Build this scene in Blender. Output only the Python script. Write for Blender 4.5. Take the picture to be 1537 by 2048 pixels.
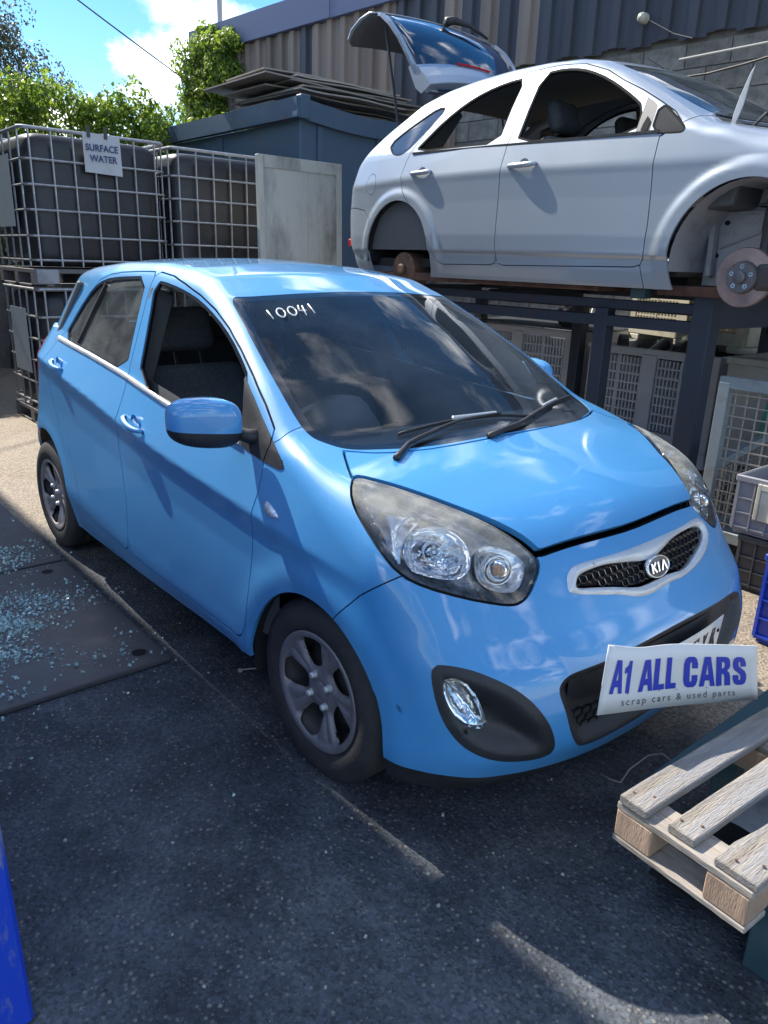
import bpy, bmesh, math, random
import numpy as np
from mathutils import Vector, Matrix
random.seed(7); rng = np.random.default_rng(7)
for o in list(bpy.data.objects): bpy.data.objects.remove(o)
scene = bpy.context.scene
C = scene.collection

# ---------------------------------------------------------------- camera (solved from the photograph)
CAM = np.array([1.60444645, -1.87220645, 1.50180311])
YAW, PITCH, ROLL, FPX = 2.43095843, 0.320872057, -0.0333020696, 1508.32381
def cam_axes(a, b, c):
    f = np.array([math.cos(b)*math.cos(a), math.cos(b)*math.sin(a), -math.sin(b)])
    r = np.array([math.sin(a), -math.cos(a), 0.0]); d = np.cross(f, r)
    return math.cos(c)*r+math.sin(c)*d, -math.sin(c)*r+math.cos(c)*d, f
_r, _d, _f = cam_axes(YAW, PITCH, ROLL)
cd = bpy.data.cameras.new('camera'); cam = bpy.data.objects.new('camera', cd); C.objects.link(cam)
M = Matrix(((_r[0], -_d[0], -_f[0], CAM[0]), (_r[1], -_d[1], -_f[1], CAM[1]), (_r[2], -_d[2], -_f[2], CAM[2]), (0, 0, 0, 1)))
cam.matrix_world = M
cd.sensor_fit = 'HORIZONTAL'; cd.sensor_width = 36.0; cd.lens = FPX/1537*36.0
cd.clip_start = 0.05; cd.clip_end = 3000
scene.camera = cam

# ---------------------------------------------------------------- light
SUN = Vector((-0.96, -0.12, 1.0)).normalized()        # towards the sun
world = bpy.data.worlds.new('World'); scene.world = world; world.use_nodes = True
nt = world.node_tree; nt.nodes.clear()
N = lambda t: nt.nodes.new(t)
out = N('ShaderNodeOutputWorld'); bg = N('ShaderNodeBackground')
sky = N('ShaderNodeTexSky'); sky.sky_type = 'NISHITA'; sky.sun_disc = False
sky.sun_elevation = math.asin(SUN.z); sky.sun_rotation = math.atan2(SUN.x, SUN.y)
sky.altitude = 100; sky.air_density = 1.0; sky.dust_density = 0.15; sky.ozone_density = 2.0
bg.inputs['Strength'].default_value = 0.15
# fair-weather clouds: noise on the view direction, puffed up
geo = N('ShaderNodeTexCoord'); mpc = N('ShaderNodeMapping'); mpc.inputs['Scale'].default_value = (1, 1, 1.7); mpc.inputs['Location'].default_value = (2.49, 0.22, 6.9)
nt.links.new(geo.outputs['Generated'], mpc.inputs[0])
no = N('ShaderNodeTexNoise'); no.inputs['Scale'].default_value = 3.3; no.inputs['Detail'].default_value = 10; no.inputs['Roughness'].default_value = 0.57
nt.links.new(mpc.outputs[0], no.inputs['Vector'])
cr = N('ShaderNodeValToRGB'); cr.color_ramp.elements[0].position = 0.505; cr.color_ramp.elements[1].position = 0.615
nt.links.new(no.outputs['Fac'], cr.inputs[0])
no2 = N('ShaderNodeTexNoise'); no2.inputs['Scale'].default_value = 7.5; no2.inputs['Detail'].default_value = 6
nt.links.new(mpc.outputs[0], no2.inputs['Vector'])
cc = N('ShaderNodeValToRGB'); cc.color_ramp.elements[0].position = 0.40; cc.color_ramp.elements[0].color = (2.6, 3.0, 3.7, 1)
cc.color_ramp.elements[1].position = 0.58; cc.color_ramp.elements[1].color = (9.0, 9.1, 9.3, 1)
nt.links.new(no2.outputs['Fac'], cc.inputs[0])
mx = N('ShaderNodeMix'); mx.data_type = 'RGBA'
hsv = N('ShaderNodeHueSaturation'); hsv.inputs['Saturation'].default_value = 1.35; hsv.inputs['Value'].default_value = .50; nt.links.new(sky.outputs[0], hsv.inputs['Color'])
nt.links.new(cr.outputs[0], mx.inputs[0]); nt.links.new(hsv.outputs[0], mx.inputs[6]); nt.links.new(cc.outputs[0], mx.inputs[7])
nt.links.new(mx.outputs[2], bg.inputs['Color']); nt.links.new(bg.outputs[0], out.inputs[0])

sl = bpy.data.lights.new('sun', 'SUN'); sl.energy = 3.0; sl.angle = math.radians(0.53); sl.color = (1.0, 0.93, 0.82)
so = bpy.data.objects.new('sun', sl); C.objects.link(so); so.rotation_euler = SUN.to_track_quat('Z', 'Y').to_euler(); so.location = (0, 0, 20)
scene.view_settings.view_transform = 'Standard'; scene.view_settings.look = 'None'
scene.view_settings.exposure = 1.56; scene.view_settings.gamma = 1.0; scene.view_settings.use_curve_mapping = False
scene.cycles.max_bounces = 10; scene.cycles.transparent_max_bounces = 24

# ---------------------------------------------------------------- materials
MATS = {}
def mat(name, col=(.5, .5, .5), rough=.5, metal=0., coat=0., spec=.5, var=0., vscale=6., col2=None, bump=0., bscale=60., dirt=0., dirtcol=(.22, .19, .15), dscale=3., dlo=.5, dhi=.7, rvar=0., alpha=None, emit=None, sheen=0., stretch=None):
    if name in MATS: return MATS[name]
    m = bpy.data.materials.new(name); m.use_nodes = True; t = m.node_tree; b = t.nodes['Principled BSDF']
    b.inputs['Base Color'].default_value = (*col, 1); b.inputs['Roughness'].default_value = rough; b.inputs['Metallic'].default_value = metal
    b.inputs['Coat Weight'].default_value = coat; b.inputs['Coat Roughness'].default_value = .04; b.inputs['Specular IOR Level'].default_value = spec
    tc = t.nodes.new('ShaderNodeTexCoord'); vec = tc.outputs['Object']
    if stretch:
        mp = t.nodes.new('ShaderNodeMapping'); mp.inputs['Scale'].default_value = stretch; t.links.new(vec, mp.inputs[0]); vec = mp.outputs[0]
    last = None
    if var > 0 or col2:
        n = t.nodes.new('ShaderNodeTexNoise'); n.inputs['Scale'].default_value = vscale; n.inputs['Detail'].default_value = 8; n.inputs['Roughness'].default_value = .62
        t.links.new(vec, n.inputs['Vector'])
        r = t.nodes.new('ShaderNodeValToRGB'); r.color_ramp.elements[0].position = .33; r.color_ramp.elements[1].position = .67
        c2 = col2 if col2 else tuple(min(1, c*(1+var)) for c in col)
        r.color_ramp.elements[0].color = (*[c*(1-var) for c in col], 1); r.color_ramp.elements[1].color = (*c2, 1)
        t.links.new(n.outputs['Fac'], r.inputs[0]); last = r.outputs[0]
    if dirt > 0:
        n = t.nodes.new('ShaderNodeTexNoise'); n.inputs['Scale'].default_value = dscale; n.inputs['Detail'].default_value = 10; n.inputs['Roughness'].default_value = .7
        t.links.new(vec, n.inputs['Vector'])
        r = t.nodes.new('ShaderNodeValToRGB'); r.color_ramp.elements[0].position = dlo; r.color_ramp.elements[1].position = dhi
        t.links.new(n.outputs['Fac'], r.inputs[0])
        ml = t.nodes.new('ShaderNodeMath'); ml.operation = 'MULTIPLY'; ml.inputs[1].default_value = dirt; t.links.new(r.outputs[0], ml.inputs[0])
        mxx = t.nodes.new('ShaderNodeMix'); mxx.data_type = 'RGBA'; t.links.new(ml.outputs[0], mxx.inputs[0])
        if last: t.links.new(last, mxx.inputs[6])
        else: mxx.inputs[6].default_value = (*col, 1)
        mxx.inputs[7].default_value = (*dirtcol, 1); last = mxx.outputs[2]
        rr = t.nodes.new('ShaderNodeMapRange'); rr.inputs[3].default_value = rough; rr.inputs[4].default_value = min(1, rough+.45); t.links.new(ml.outputs[0], rr.inputs[0]); t.links.new(rr.outputs[0], b.inputs['Roughness'])
    elif rvar > 0:
        n = t.nodes.new('ShaderNodeTexNoise'); n.inputs['Scale'].default_value = dscale; n.inputs['Detail'].default_value = 8; t.links.new(vec, n.inputs['Vector'])
        rr = t.nodes.new('ShaderNodeMapRange'); rr.inputs[1].default_value = .3; rr.inputs[2].default_value = .7; rr.inputs[3].default_value = max(0, rough-rvar); rr.inputs[4].default_value = min(1, rough+rvar)
        t.links.new(n.outputs['Fac'], rr.inputs[0]); t.links.new(rr.outputs[0], b.inputs['Roughness'])
    if last: t.links.new(last, b.inputs['Base Color'])
    if bump > 0:
        n = t.nodes.new('ShaderNodeTexNoise'); n.inputs['Scale'].default_value = bscale; n.inputs['Detail'].default_value = 6; t.links.new(vec, n.inputs['Vector'])
        bp_ = t.nodes.new('ShaderNodeBump'); bp_.inputs['Strength'].default_value = bump; bp_.inputs['Distance'].default_value = .01; t.links.new(n.outputs['Fac'], bp_.inputs['Height']); t.links.new(bp_.outputs[0], b.inputs['Normal'])
    if emit: b.inputs['Emission Color'].default_value = (*emit, 1); b.inputs['Emission Strength'].default_value = 1
    MATS[name] = m; return m

def glass(name, tint=(.80, .88, .86), haze=.04, hazecol=(.5, .52, .5), dust=0., ior=1.5, rough=.0, dscale=5.):
    """thin sheet glass: see-through with fresnel mirror and a film of dust"""
    if name in MATS: return MATS[name]
    m = bpy.data.materials.new(name); m.use_nodes = True; t = m.node_tree; t.nodes.clear()
    o = t.nodes.new('ShaderNodeOutputMaterial'); tr = t.nodes.new('ShaderNodeBsdfTransparent'); tr.inputs[0].default_value = (*tint, 1)
    gl = t.nodes.new('ShaderNodeBsdfGlossy'); gl.inputs['Roughness'].default_value = rough; gl.inputs['Color'].default_value = (1, 1, 1, 1)
    fr = t.nodes.new('ShaderNodeFresnel'); fr.inputs['IOR'].default_value = ior
    m1 = t.nodes.new('ShaderNodeMixShader'); t.links.new(fr.outputs[0], m1.inputs[0]); t.links.new(tr.outputs[0], m1.inputs[1]); t.links.new(gl.outputs[0], m1.inputs[2])
    df = t.nodes.new('ShaderNodeBsdfDiffuse'); df.inputs[0].default_value = (*hazecol, 1)
    m2 = t.nodes.new('ShaderNodeMixShader'); t.links.new(m1.outputs[0], m2.inputs[1]); t.links.new(df.outputs[0], m2.inputs[2])
    if dust > 0:
        tc = t.nodes.new('ShaderNodeTexCoord'); n = t.nodes.new('ShaderNodeTexNoise'); n.inputs['Scale'].default_value = dscale; n.inputs['Detail'].default_value = 6; n.inputs['Roughness'].default_value = .6
        t.links.new(tc.outputs['Object'], n.inputs['Vector']); r = t.nodes.new('ShaderNodeMapRange'); r.inputs[1].default_value = .42; r.inputs[2].default_value = .72; r.inputs[3].default_value = haze; r.inputs[4].default_value = haze+dust
        t.links.new(n.outputs['Fac'], r.inputs[0]); t.links.new(r.outputs[0], m2.inputs[0])
    else: m2.inputs[0].default_value = haze
    t.links.new(m2.outputs[0], o.inputs[0]); MATS[name] = m; return m

blue = mat('blue_paint', (.050, .265, .56), .42, .0, coat=1.0, dirt=.10, dirtcol=(.30, .33, .36), dscale=2.2, dlo=.35, dhi=.8)
silver = mat('silver_paint', (.33, .375, .43), .40, .45, coat=.8, dirt=.18, dirtcol=(.33, .32, .30), dscale=2.0, dlo=.45, dhi=.8)
black_pl = mat('black_plastic', (.018, .019, .022), .48, bump=.15, bscale=500, dirt=.25, dirtcol=(.10, .10, .10), dscale=6)
black_gl = mat('gloss_black', (.008, .009, .011), .12, coat=.6)
dark = mat('dark_void', (.006, .006, .007), .9)
rubber = mat('tyre_rubber', (.022, .022, .024), .75, dirt=.45, dirtcol=(.07, .066, .06), dscale=9, dlo=.35, dhi=.7, bump=.2, bscale=90)
hubcap = mat('wheel_trim_silver', (.31, .29, .30), .42, .5, dirt=.6, dirtcol=(.09, .08, .075), dscale=8, dlo=.3, dhi=.75)
steel_dark = mat('dark_wheel_steel', (.05, .048, .05), .6, .4, dirt=.4, dirtcol=(.06, .04, .03), dscale=12)
chrome = mat('chrome_trim', (.72, .73, .74), .16, 1.0, rvar=.06, dscale=30)
satin = mat('satin_silver_trim', (.56, .58, .60), .38, .35, coat=.2)
reflector = mat('lamp_reflector', (.80, .82, .86), .14, 1.0)
win = glass('side_glass', (.62, .68, .66), .03, (.45, .47, .45), dust=.22, dscale=3)
screen = glass('windscreen_glass', (.90, .96, .99), .022, (.36, .45, .55), dust=.05, ior=1.36, dscale=2.4)
lens = glass('lamp_lens', (.94, .94, .92), .03, (.60, .58, .50), dust=.16, ior=1.5, dscale=6)
def aged_lens():
    m = bpy.data.materials.new('aged_lens'); m.use_nodes = True; t = m.node_tree; t.nodes.clear(); n_ = t.nodes.new; l = t.links.new
    o = n_('ShaderNodeOutputMaterial'); tr = n_('ShaderNodeBsdfTransparent'); tr.inputs[0].default_value = (.95, .95, .93, 1); gl = n_('ShaderNodeBsdfGlossy'); gl.inputs['Roughness'].default_value = .02
    fr = n_('ShaderNodeFresnel'); fr.inputs['IOR'].default_value = 1.45; m1 = n_('ShaderNodeMixShader'); l(fr.outputs[0], m1.inputs[0]); l(tr.outputs[0], m1.inputs[1]); l(gl.outputs[0], m1.inputs[2])
    df = n_('ShaderNodeBsdfDiffuse'); df.inputs[0].default_value = (.50, .48, .40, 1)
    g = n_('ShaderNodeNewGeometry'); s3 = n_('ShaderNodeSeparateXYZ'); l(g.outputs['Normal'], s3.inputs[0]); mr = n_('ShaderNodeMapRange'); mr.inputs[1].default_value = .60; mr.inputs[2].default_value = .90; mr.inputs[3].default_value = .02; mr.inputs[4].default_value = .48; l(s3.outputs['Z'], mr.inputs[0])
    tc = n_('ShaderNodeTexCoord'); no_ = n_('ShaderNodeTexNoise'); no_.inputs['Scale'].default_value = 16; no_.inputs['Detail'].default_value = 5; l(tc.outputs['Object'], no_.inputs['Vector'])
    m3 = n_('ShaderNodeMapRange'); m3.inputs[1].default_value = .35; m3.inputs[2].default_value = .65; m3.inputs[3].default_value = .45; m3.inputs[4].default_value = 1.1; l(no_.outputs['Fac'], m3.inputs[0])
    mu = n_('ShaderNodeMath'); mu.operation = 'MULTIPLY'; l(mr.outputs[0], mu.inputs[0]); l(m3.outputs[0], mu.inputs[1])
    m2 = n_('ShaderNodeMixShader'); l(mu.outputs[0], m2.inputs[0]); l(m1.outputs[0], m2.inputs[1]); l(df.outputs[0], m2.inputs[2]); l(m2.outputs[0], o.inputs[0]); return m
lens = aged_lens()
lens_clear = glass('clear_lens', (.93, .95, .96), .03, (.6, .6, .58), dust=.05, dscale=14)
red_lens = mat('red_lens', (.55, .015, .02), .15, coat=.8)
cloth = mat('seat_cloth', (.085, .090, .098), .9, var=.25, vscale=90)
int_gray = mat('interior_plastic', (.095, .10, .105), .62, bump=.1, bscale=300)
int_light = mat('headlining', (.23, .22, .20), .85)
white_paint = mat('white_marker', (.75, .78, .76), .7)

def road_film(m, scale=260, amt=.5):
    """fine settled dust, stone chips and a trace of orange peel on car paint"""
    t = m.node_tree; b = t.nodes['Principled BSDF']; n_ = t.nodes.new; l = t.links.new; tc = n_('ShaderNodeTexCoord')
    v = n_('ShaderNodeTexVoronoi'); v.inputs['Scale'].default_value = scale; l(tc.outputs['Object'], v.inputs['Vector'])
    sc = n_('ShaderNodeSeparateColor'); l(v.outputs['Color'], sc.inputs[0]); a = n_('ShaderNodeMath'); a.operation = 'GREATER_THAN'; a.inputs[1].default_value = .955; l(sc.outputs[0], a.inputs[0])
    c_ = n_('ShaderNodeMath'); c_.operation = 'LESS_THAN'; c_.inputs[1].default_value = .25; l(v.outputs['Distance'], c_.inputs[0]); mu = n_('ShaderNodeMath'); mu.operation = 'MULTIPLY'; l(a.outputs[0], mu.inputs[0]); l(c_.outputs[0], mu.inputs[1])
    mp = n_('ShaderNodeMapping'); mp.inputs['Scale'].default_value = (3, 26, 26); mp.inputs['Rotation'].default_value = (.2, .35, .5); l(tc.outputs['Object'], mp.inputs[0])
    sn = n_('ShaderNodeTexNoise'); sn.inputs['Scale'].default_value = 3.2; sn.inputs['Detail'].default_value = 12; sn.inputs['Roughness'].default_value = .8; l(mp.outputs[0], sn.inputs['Vector'])
    sr = n_('ShaderNodeMapRange'); sr.inputs[1].default_value = .70; sr.inputs[2].default_value = .78; sr.inputs[4].default_value = .35; l(sn.outputs['Fac'], sr.inputs[0])
    ad = n_('ShaderNodeMath'); ad.operation = 'MULTIPLY_ADD'; ad.inputs[1].default_value = amt; ad.use_clamp = True; l(mu.outputs[0], ad.inputs[0]); l(sr.outputs[0], ad.inputs[2])
    mx_ = n_('ShaderNodeMix'); mx_.data_type = 'RGBA'; l(ad.outputs[0], mx_.inputs[0]); src = b.inputs['Base Color'].links[0].from_socket; l(src, mx_.inputs[6]); mx_.inputs[7].default_value = (.45, .48, .50, 1); l(mx_.outputs[2], b.inputs['Base Color'])
    n2 = n_('ShaderNodeTexNoise'); n2.inputs['Scale'].default_value = 3.5; n2.inputs['Detail'].default_value = 7; l(tc.outputs['Object'], n2.inputs['Vector'])
    cr_ = n_('ShaderNodeMapRange'); cr_.inputs[1].default_value = .4; cr_.inputs[2].default_value = .7; cr_.inputs[3].default_value = .01; cr_.inputs[4].default_value = .07; l(n2.outputs['Fac'], cr_.inputs[0]); l(cr_.outputs[0], b.inputs['Coat Roughness'])
    op = n_('ShaderNodeTexNoise'); op.inputs['Scale'].default_value = 320; op.inputs['Detail'].default_value = 1; l(tc.outputs['Object'], op.inputs['Vector'])
    bu = n_('ShaderNodeBump'); bu.inputs['Strength'].default_value = .015; bu.inputs['Distance'].default_value = .001; l(op.outputs['Fac'], bu.inputs['Height']); l(bu.outputs[0], b.inputs['Coat Normal'])
road_film(blue); road_film(silver)
# ---------------------------------------------------------------- smooth hull functions and mesh cutting
def tab(pts, sig=0.0, n=3000):
    """smooth curve through control points: dense table, softened by a gaussian"""
    xs = np.array([p[0] for p in pts], float); vs = np.array([p[1] for p in pts], float)
    lo, hi = xs[0]-0.6, xs[-1]+0.6
    X = np.linspace(lo, hi, n)
    Vv = np.interp(X, xs, vs)
    s0 = (vs[1]-vs[0])/(xs[1]-xs[0]); s1 = (vs[-1]-vs[-2])/(xs[-1]-xs[-2])
    Vv = np.where(X < xs[0], vs[0]+(X-xs[0])*s0, Vv); Vv = np.where(X > xs[-1], vs[-1]+(X-xs[-1])*s1, Vv)
    if sig > 0:
        dx = X[1]-X[0]; k = int(3*sig/dx)+1
        g = np.exp(-0.5*(np.arange(-k, k+1)*dx/sig)**2); g /= g.sum()
        P_ = np.r_[Vv[0]+(np.arange(-k, 0))*(Vv[1]-Vv[0]), Vv, Vv[-1]+(np.arange(1, k+1))*(Vv[-1]-Vv[-2])]
        Vv = np.convolve(P_, g, 'valid')
    return lambda q: np.interp(q, X, Vv)

def smax(a, b, k):
    h = np.maximum(k-np.abs(a-b), 0.0)
    return np.maximum(a, b)+h*h/(4*k)
def smin(a, b, k): return -smax(-a, -b, k)
def sstep(a, b, x):
    t = np.clip((x-a)/(b-a), 0, 1); return t*t*(3-2*t)

def kia_hull():
    Tc = tab([(-3.1,1.2993),(-2.75,1.38801),(-2.6,1.4219),(-2.3,1.46041),(-1.9,1.49089),(-1.5,1.49685),(-1.15,1.48284),(-0.92,1.45136),(-0.74,1.38817),(-0.5,1.27564),(-0.25,1.1458),(-0.02,1.01091),(0.06,0.98687),(0.2,0.9513),(0.36,0.89797),(0.46,0.84851),(0.54,0.7939),(0.62,0.72587),(0.7,0.6467)], .028)
    crown = tab([(-3,0.16354),(-1.2,0.13995),(-0.75,0.04429),(-0.1,-0.0163),(0.1,0.0175),(0.35,0.07061),(0.6,0.09294)], .05)
    sweep = tab([(-3,-0.00594),(-1.35,-0.01693),(-0.9,0.35423),(-0.1,0.39322),(0.02,0.37475),(0.15,0.09968),(0.3,0.03141),(0.6,0.03798)], .05)
    tum = tab([(0.9,0.76658),(0.97,0.73745),(1.1,0.68758),(1.25,0.62011),(1.38,0.55819),(1.44,0.51729),(1.5,0.46955)], .012)
    zc = tab([(-3,1.06),(-2.26,.995),(-1.65,.922),(-1.25,.868),(-.85,.824),(-.25,.775),(.1,.745),(.6,.70)], .04)
    zb = tab([(-3,1.17),(-2.06,1.12),(-1.3,1.055),(-.8,1.005),(-.35,.975),(.1,.965),(.5,.93)], .05)
    low = tab([(.20,-.040),(.30,-.016),(.40,.004),(.44,.004),(.50,-.001),(.62,-.006),(.8,-.013),(.92,-.012),(1.0,0.0),(1.2,0)], .012)
    F0 = tab([(0.1,0.52154),(0.17,0.59501),(0.24,0.6731),(0.34,0.71842),(0.45,0.72013),(0.55,0.68542),(0.63,0.62544),(0.72,0.57871),(0.79,0.55135),(0.86,0.51887),(1.1,0.2633)], .018)
    B0 = tab([(0.15,-2.8603),(0.3,-2.92755),(0.5,-2.95472),(0.62,-2.93361),(0.75,-2.8647),(0.95,-2.79845),(1.1,-2.72195),(1.25,-2.65278),(1.36,-2.60265),(1.45,-2.57005)], .02)
    plan = tab([(-3.1,-0.19702),(-2.85,-0.10863),(-2.6,-0.06598),(-2.3,-0.04267),(-1.9,-0.02223),(-1.2,-0.00554),(0,-0.00146),(0.25,-0.01281),(0.5,-0.05257),(0.8,-0.12365)], .05)
    def f(P):
        x, y, z = P[..., 0], np.abs(P[..., 1]), P[..., 2]
        c = zc(x); b = zb(x)
        amp = sstep(.45, -.15, x)*sstep(-2.75, -2.3, x)
        q = z/c
        body_lo = .790+low(np.where(q < .8, q, .8+(q-.8)*1.0))*np.where(q > .6, amp, 1.0)
        t = (z-c)/(b-c)
        tb = tum(b)
        up = .790+(tb-.790)*t
        rndf = .790-.10*np.clip(z-.62, 0, 1)**2*2.2           # front of the wing: one soft curve, no crease
        upn = np.where(t > 1, tum(z), up)
        S = smin(body_lo+ (1-amp)*0.0, upn, .003)
        S = S*1.0
        S = S*amp+(1-amp)*smin(np.where(z > b, tum(z), np.maximum(rndf, tum(np.maximum(z, b)))), body_lo, .02)
        S = S+plan(x)-.10*sstep(-2.0, -2.75, x)*np.clip(z-1.0, 0, 1)
        for ax in (.03, -2.385):                                    # slight swelling round the arches
            r = np.hypot(x-ax, z-.29); S = S+.007*np.exp(-((r-.36)/.05)**2)
        gs = (y-S)
        T = Tc(x+sweep(x)*y*y)-crown(x)*y*y
        sl = np.sqrt(1+sstep(-1.0, -.7, x)*sstep(.05, -.1, x)*.27)
        gt = (z-T)/sl*.97
        F = F0(z)-0.475522*y**3.1
        gf = (x-F)*.93
        gr = (B0(z)+0.810916*y**3.3-x)*.95
        k = .05+.09*sstep(-.1, .25, x)
        g = smax(gs, gt, k)
        g = smax(g, gf, .10)
        g = smax(g, gr, .12)
        return smax(g, .14-z, .02)
    f.zc = zc; f.zb = zb
    return f

def surface_net(f, lo, hi, h):
    """dual mesh of f = 0 on a grid, vertices then moved exactly onto the surface"""
    ax = [np.arange(lo[i], hi[i]+h, h) for i in range(3)]
    n = [len(a) for a in ax]
    G = np.empty(n, np.float64)
    for i in range(n[0]):
        Y, Z = np.meshgrid(ax[1], ax[2], indexing='ij')
        G[i] = f(np.stack([np.full_like(Y, ax[0][i]), Y, Z], -1))
    s = G < 0
    c = s[:-1, :-1, :-1].astype(np.int8)
    tot = sum(s[a:n[0]-1+a, b:n[1]-1+b, d:n[2]-1+d].astype(np.int8) for a in (0, 1) for b in (0, 1) for d in (0, 1))
    act = (tot > 0) & (tot < 8)
    idx = -np.ones(act.shape, np.int64); I = np.argwhere(act); idx[act] = np.arange(len(I))
    V = np.stack([ax[k][I[:, k]]+h/2 for k in range(3)], -1)
    F = []
    for k in range(3):
        sl0 = [slice(1, -1)]*3; sl0[k] = slice(0, n[k]-1)
        sl1 = [slice(1, -1)]*3; sl1[k] = slice(1, n[k])
        a, b = s[tuple(sl0)], s[tuple(sl1)]
        E = np.argwhere(a != b); sgn = a[a != b]
        E = E+1; E[:, k] -= 1
        u, v = (k+1) % 3, (k+2) % 3
        def cell(du, dv):
            q = E.copy(); q[:, u] -= du; q[:, v] -= dv
            return idx[q[:, 0], q[:, 1], q[:, 2]]
        q = np.stack([cell(1, 1), cell(0, 1), cell(0, 0), cell(1, 0)], -1)
        q = np.where(sgn[:, None], q, q[:, ::-1])
        F.append(q)
    F = np.concatenate(F); F = F[(F >= 0).all(1)]
    for _ in range(6): V = project(f, V)
    T = np.concatenate([F[:, [0, 1, 2]], F[:, [0, 2, 3]]])
    return V, T

def grad(f, P, e=1e-3):
    g = np.stack([f(P+np.eye(3)[i]*e)-f(P-np.eye(3)[i]*e) for i in range(3)], -1)/(2*e)
    return g
def project(f, V):
    g = grad(f, V); d = f(V)/np.maximum((g*g).sum(-1), .2)
    return V-g*np.clip(d, -.02, .02)[:, None]
def normals_of(f, V):
    g = grad(f, V); return g/np.maximum(np.linalg.norm(g, axis=1), 1e-9)[:, None]

def cut(V, T, d):
    """split triangles along d = 0"""
    d = np.where(np.abs(d) < 2e-4, 2e-4, d)
    s = d[T] > 0
    n = s.sum(1); mix = (n > 0) & (n < 3)
    if not mix.any(): return V, T
    K = T[~mix]; M = T[mix]; sm = s[mix]
    one = sm.sum(1) == 1
    lone = np.where(one[:, None], sm, ~sm)
    j = lone.argmax(1); r = np.arange(len(M))
    a, b, c = M[r, j], M[r, (j+1) % 3], M[r, (j+2) % 3]
    def edge(p, q):
        lo_, hi_ = np.minimum(p, q), np.maximum(p, q)
        return lo_.astype(np.int64)*10000000+hi_
    e1, e2 = edge(a, b), edge(a, c)
    ue, inv = np.unique(np.r_[e1, e2], return_inverse=True)
    p, q = ue//10000000, ue % 10000000
    t = (d[p]/(d[p]-d[q]))[:, None]
    NV = V[p]*(1-t)+V[q]*t
    i1 = inv[:len(e1)]+len(V); i2 = inv[len(e1):]+len(V)
    N = np.concatenate([np.stack([a, i1, i2], 1), np.stack([i1, b, c], 1), np.stack([i1, c, i2], 1)])
    return np.concatenate([V, NV]), np.concatenate([K, N])

def smooth_poly(pts, it=2, sharp=()):
    P = np.array(pts, float)
    for _ in range(it):
        Q = []
        for i in range(len(P)):
            a, b = P[i], P[(i+1) % len(P)]
            Q += [a*.75+b*.25, a*.25+b*.75]
        P = np.array(Q)
    return P
def sdf(poly, X, Y):
    """signed distance to a closed polygon, negative inside"""
    P = np.asarray(poly, float); sh = X.shape; X = X.ravel(); Y = Y.ravel()
    lo = P.min(0)-.06; hi = P.max(0)+.06
    m = (X > lo[0]) & (X < hi[0]) & (Y > lo[1]) & (Y < hi[1])
    out = np.full(X.shape, .06)
    x, y = X[m], Y[m]
    D = np.full(x.shape, 1e9); ins = np.zeros(x.shape, bool)
    for i in range(len(P)):
        a, b = P[i], P[(i+1) % len(P)]
        e = b-a; L = max(e@e, 1e-12)
        t = np.clip(((x-a[0])*e[0]+(y-a[1])*e[1])/L, 0, 1)
        D = np.minimum(D, (x-a[0]-t*e[0])**2+(y-a[1]-t*e[1])**2)
        c = ((a[1] <= y) != (b[1] <= y))
        with np.errstate(divide='ignore', invalid='ignore'):
            xi = a[0]+(y-a[1])*e[0]/np.where(e[1] == 0, 1e-12, e[1])
        ins ^= c & (x < xi)
    D = np.sqrt(D); out[m] = np.where(ins, -D, D)
    return out.reshape(sh)
# ---------------------------------------------------------------- things, parts and mesh building
def thing(name, label, cat, loc=(0, 0, 0), rot=(0, 0, 0), group=None):
    o = bpy.data.objects.new(name, None); C.objects.link(o); o.location = loc; o.rotation_euler = rot
    o.empty_display_size = .1; o['label'] = label; o['category'] = cat
    if group: o['group'] = group
    return o
def tag(o, label=None, cat=None, group=None, kind=None):
    for k, v in (('label', label), ('category', cat), ('group', group), ('kind', kind)):
        if v: o[k] = v
    return o
def raw(name, V, F, m, parent=None, normals=None, smooth=True, origin=None, mats=None, fm=None):
    """one mesh object; V in the parent's local coordinates"""
    me = bpy.data.meshes.new(name); V = np.asarray(V, float)
    org = np.zeros(3) if origin is None else np.asarray(origin, float)
    me.from_pydata((V-org).tolist(), [], F.tolist() if isinstance(F, np.ndarray) else F); me.update()
    if mats:
        for q in mats: me.materials.append(q)
        me.polygons.foreach_set('material_index', fm)
    elif m: me.materials.append(m)
    if smooth: me.polygons.foreach_set('use_smooth', [True]*len(me.polygons))
    if normals is not None: me.normals_split_custom_set_from_vertices(np.asarray(normals).tolist())
    o = bpy.data.objects.new(name, me); C.objects.link(o); o.location = org
    if parent: o.parent = parent
    return o
def dup(root, loc=None, rot=None, label=None, drop=()):
    r = root.copy(); C.objects.link(r)
    if loc is not None: r.location = loc
    if rot is not None: r.rotation_euler = rot
    if label: r['label'] = label
    for ch in list(root.children):
        if ch.name.split('.')[0] in drop: continue
        c = ch.copy(); C.objects.link(c); c.parent = r
        for g in ch.children:
            d = g.copy(); C.objects.link(d); d.parent = c
    return r

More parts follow.
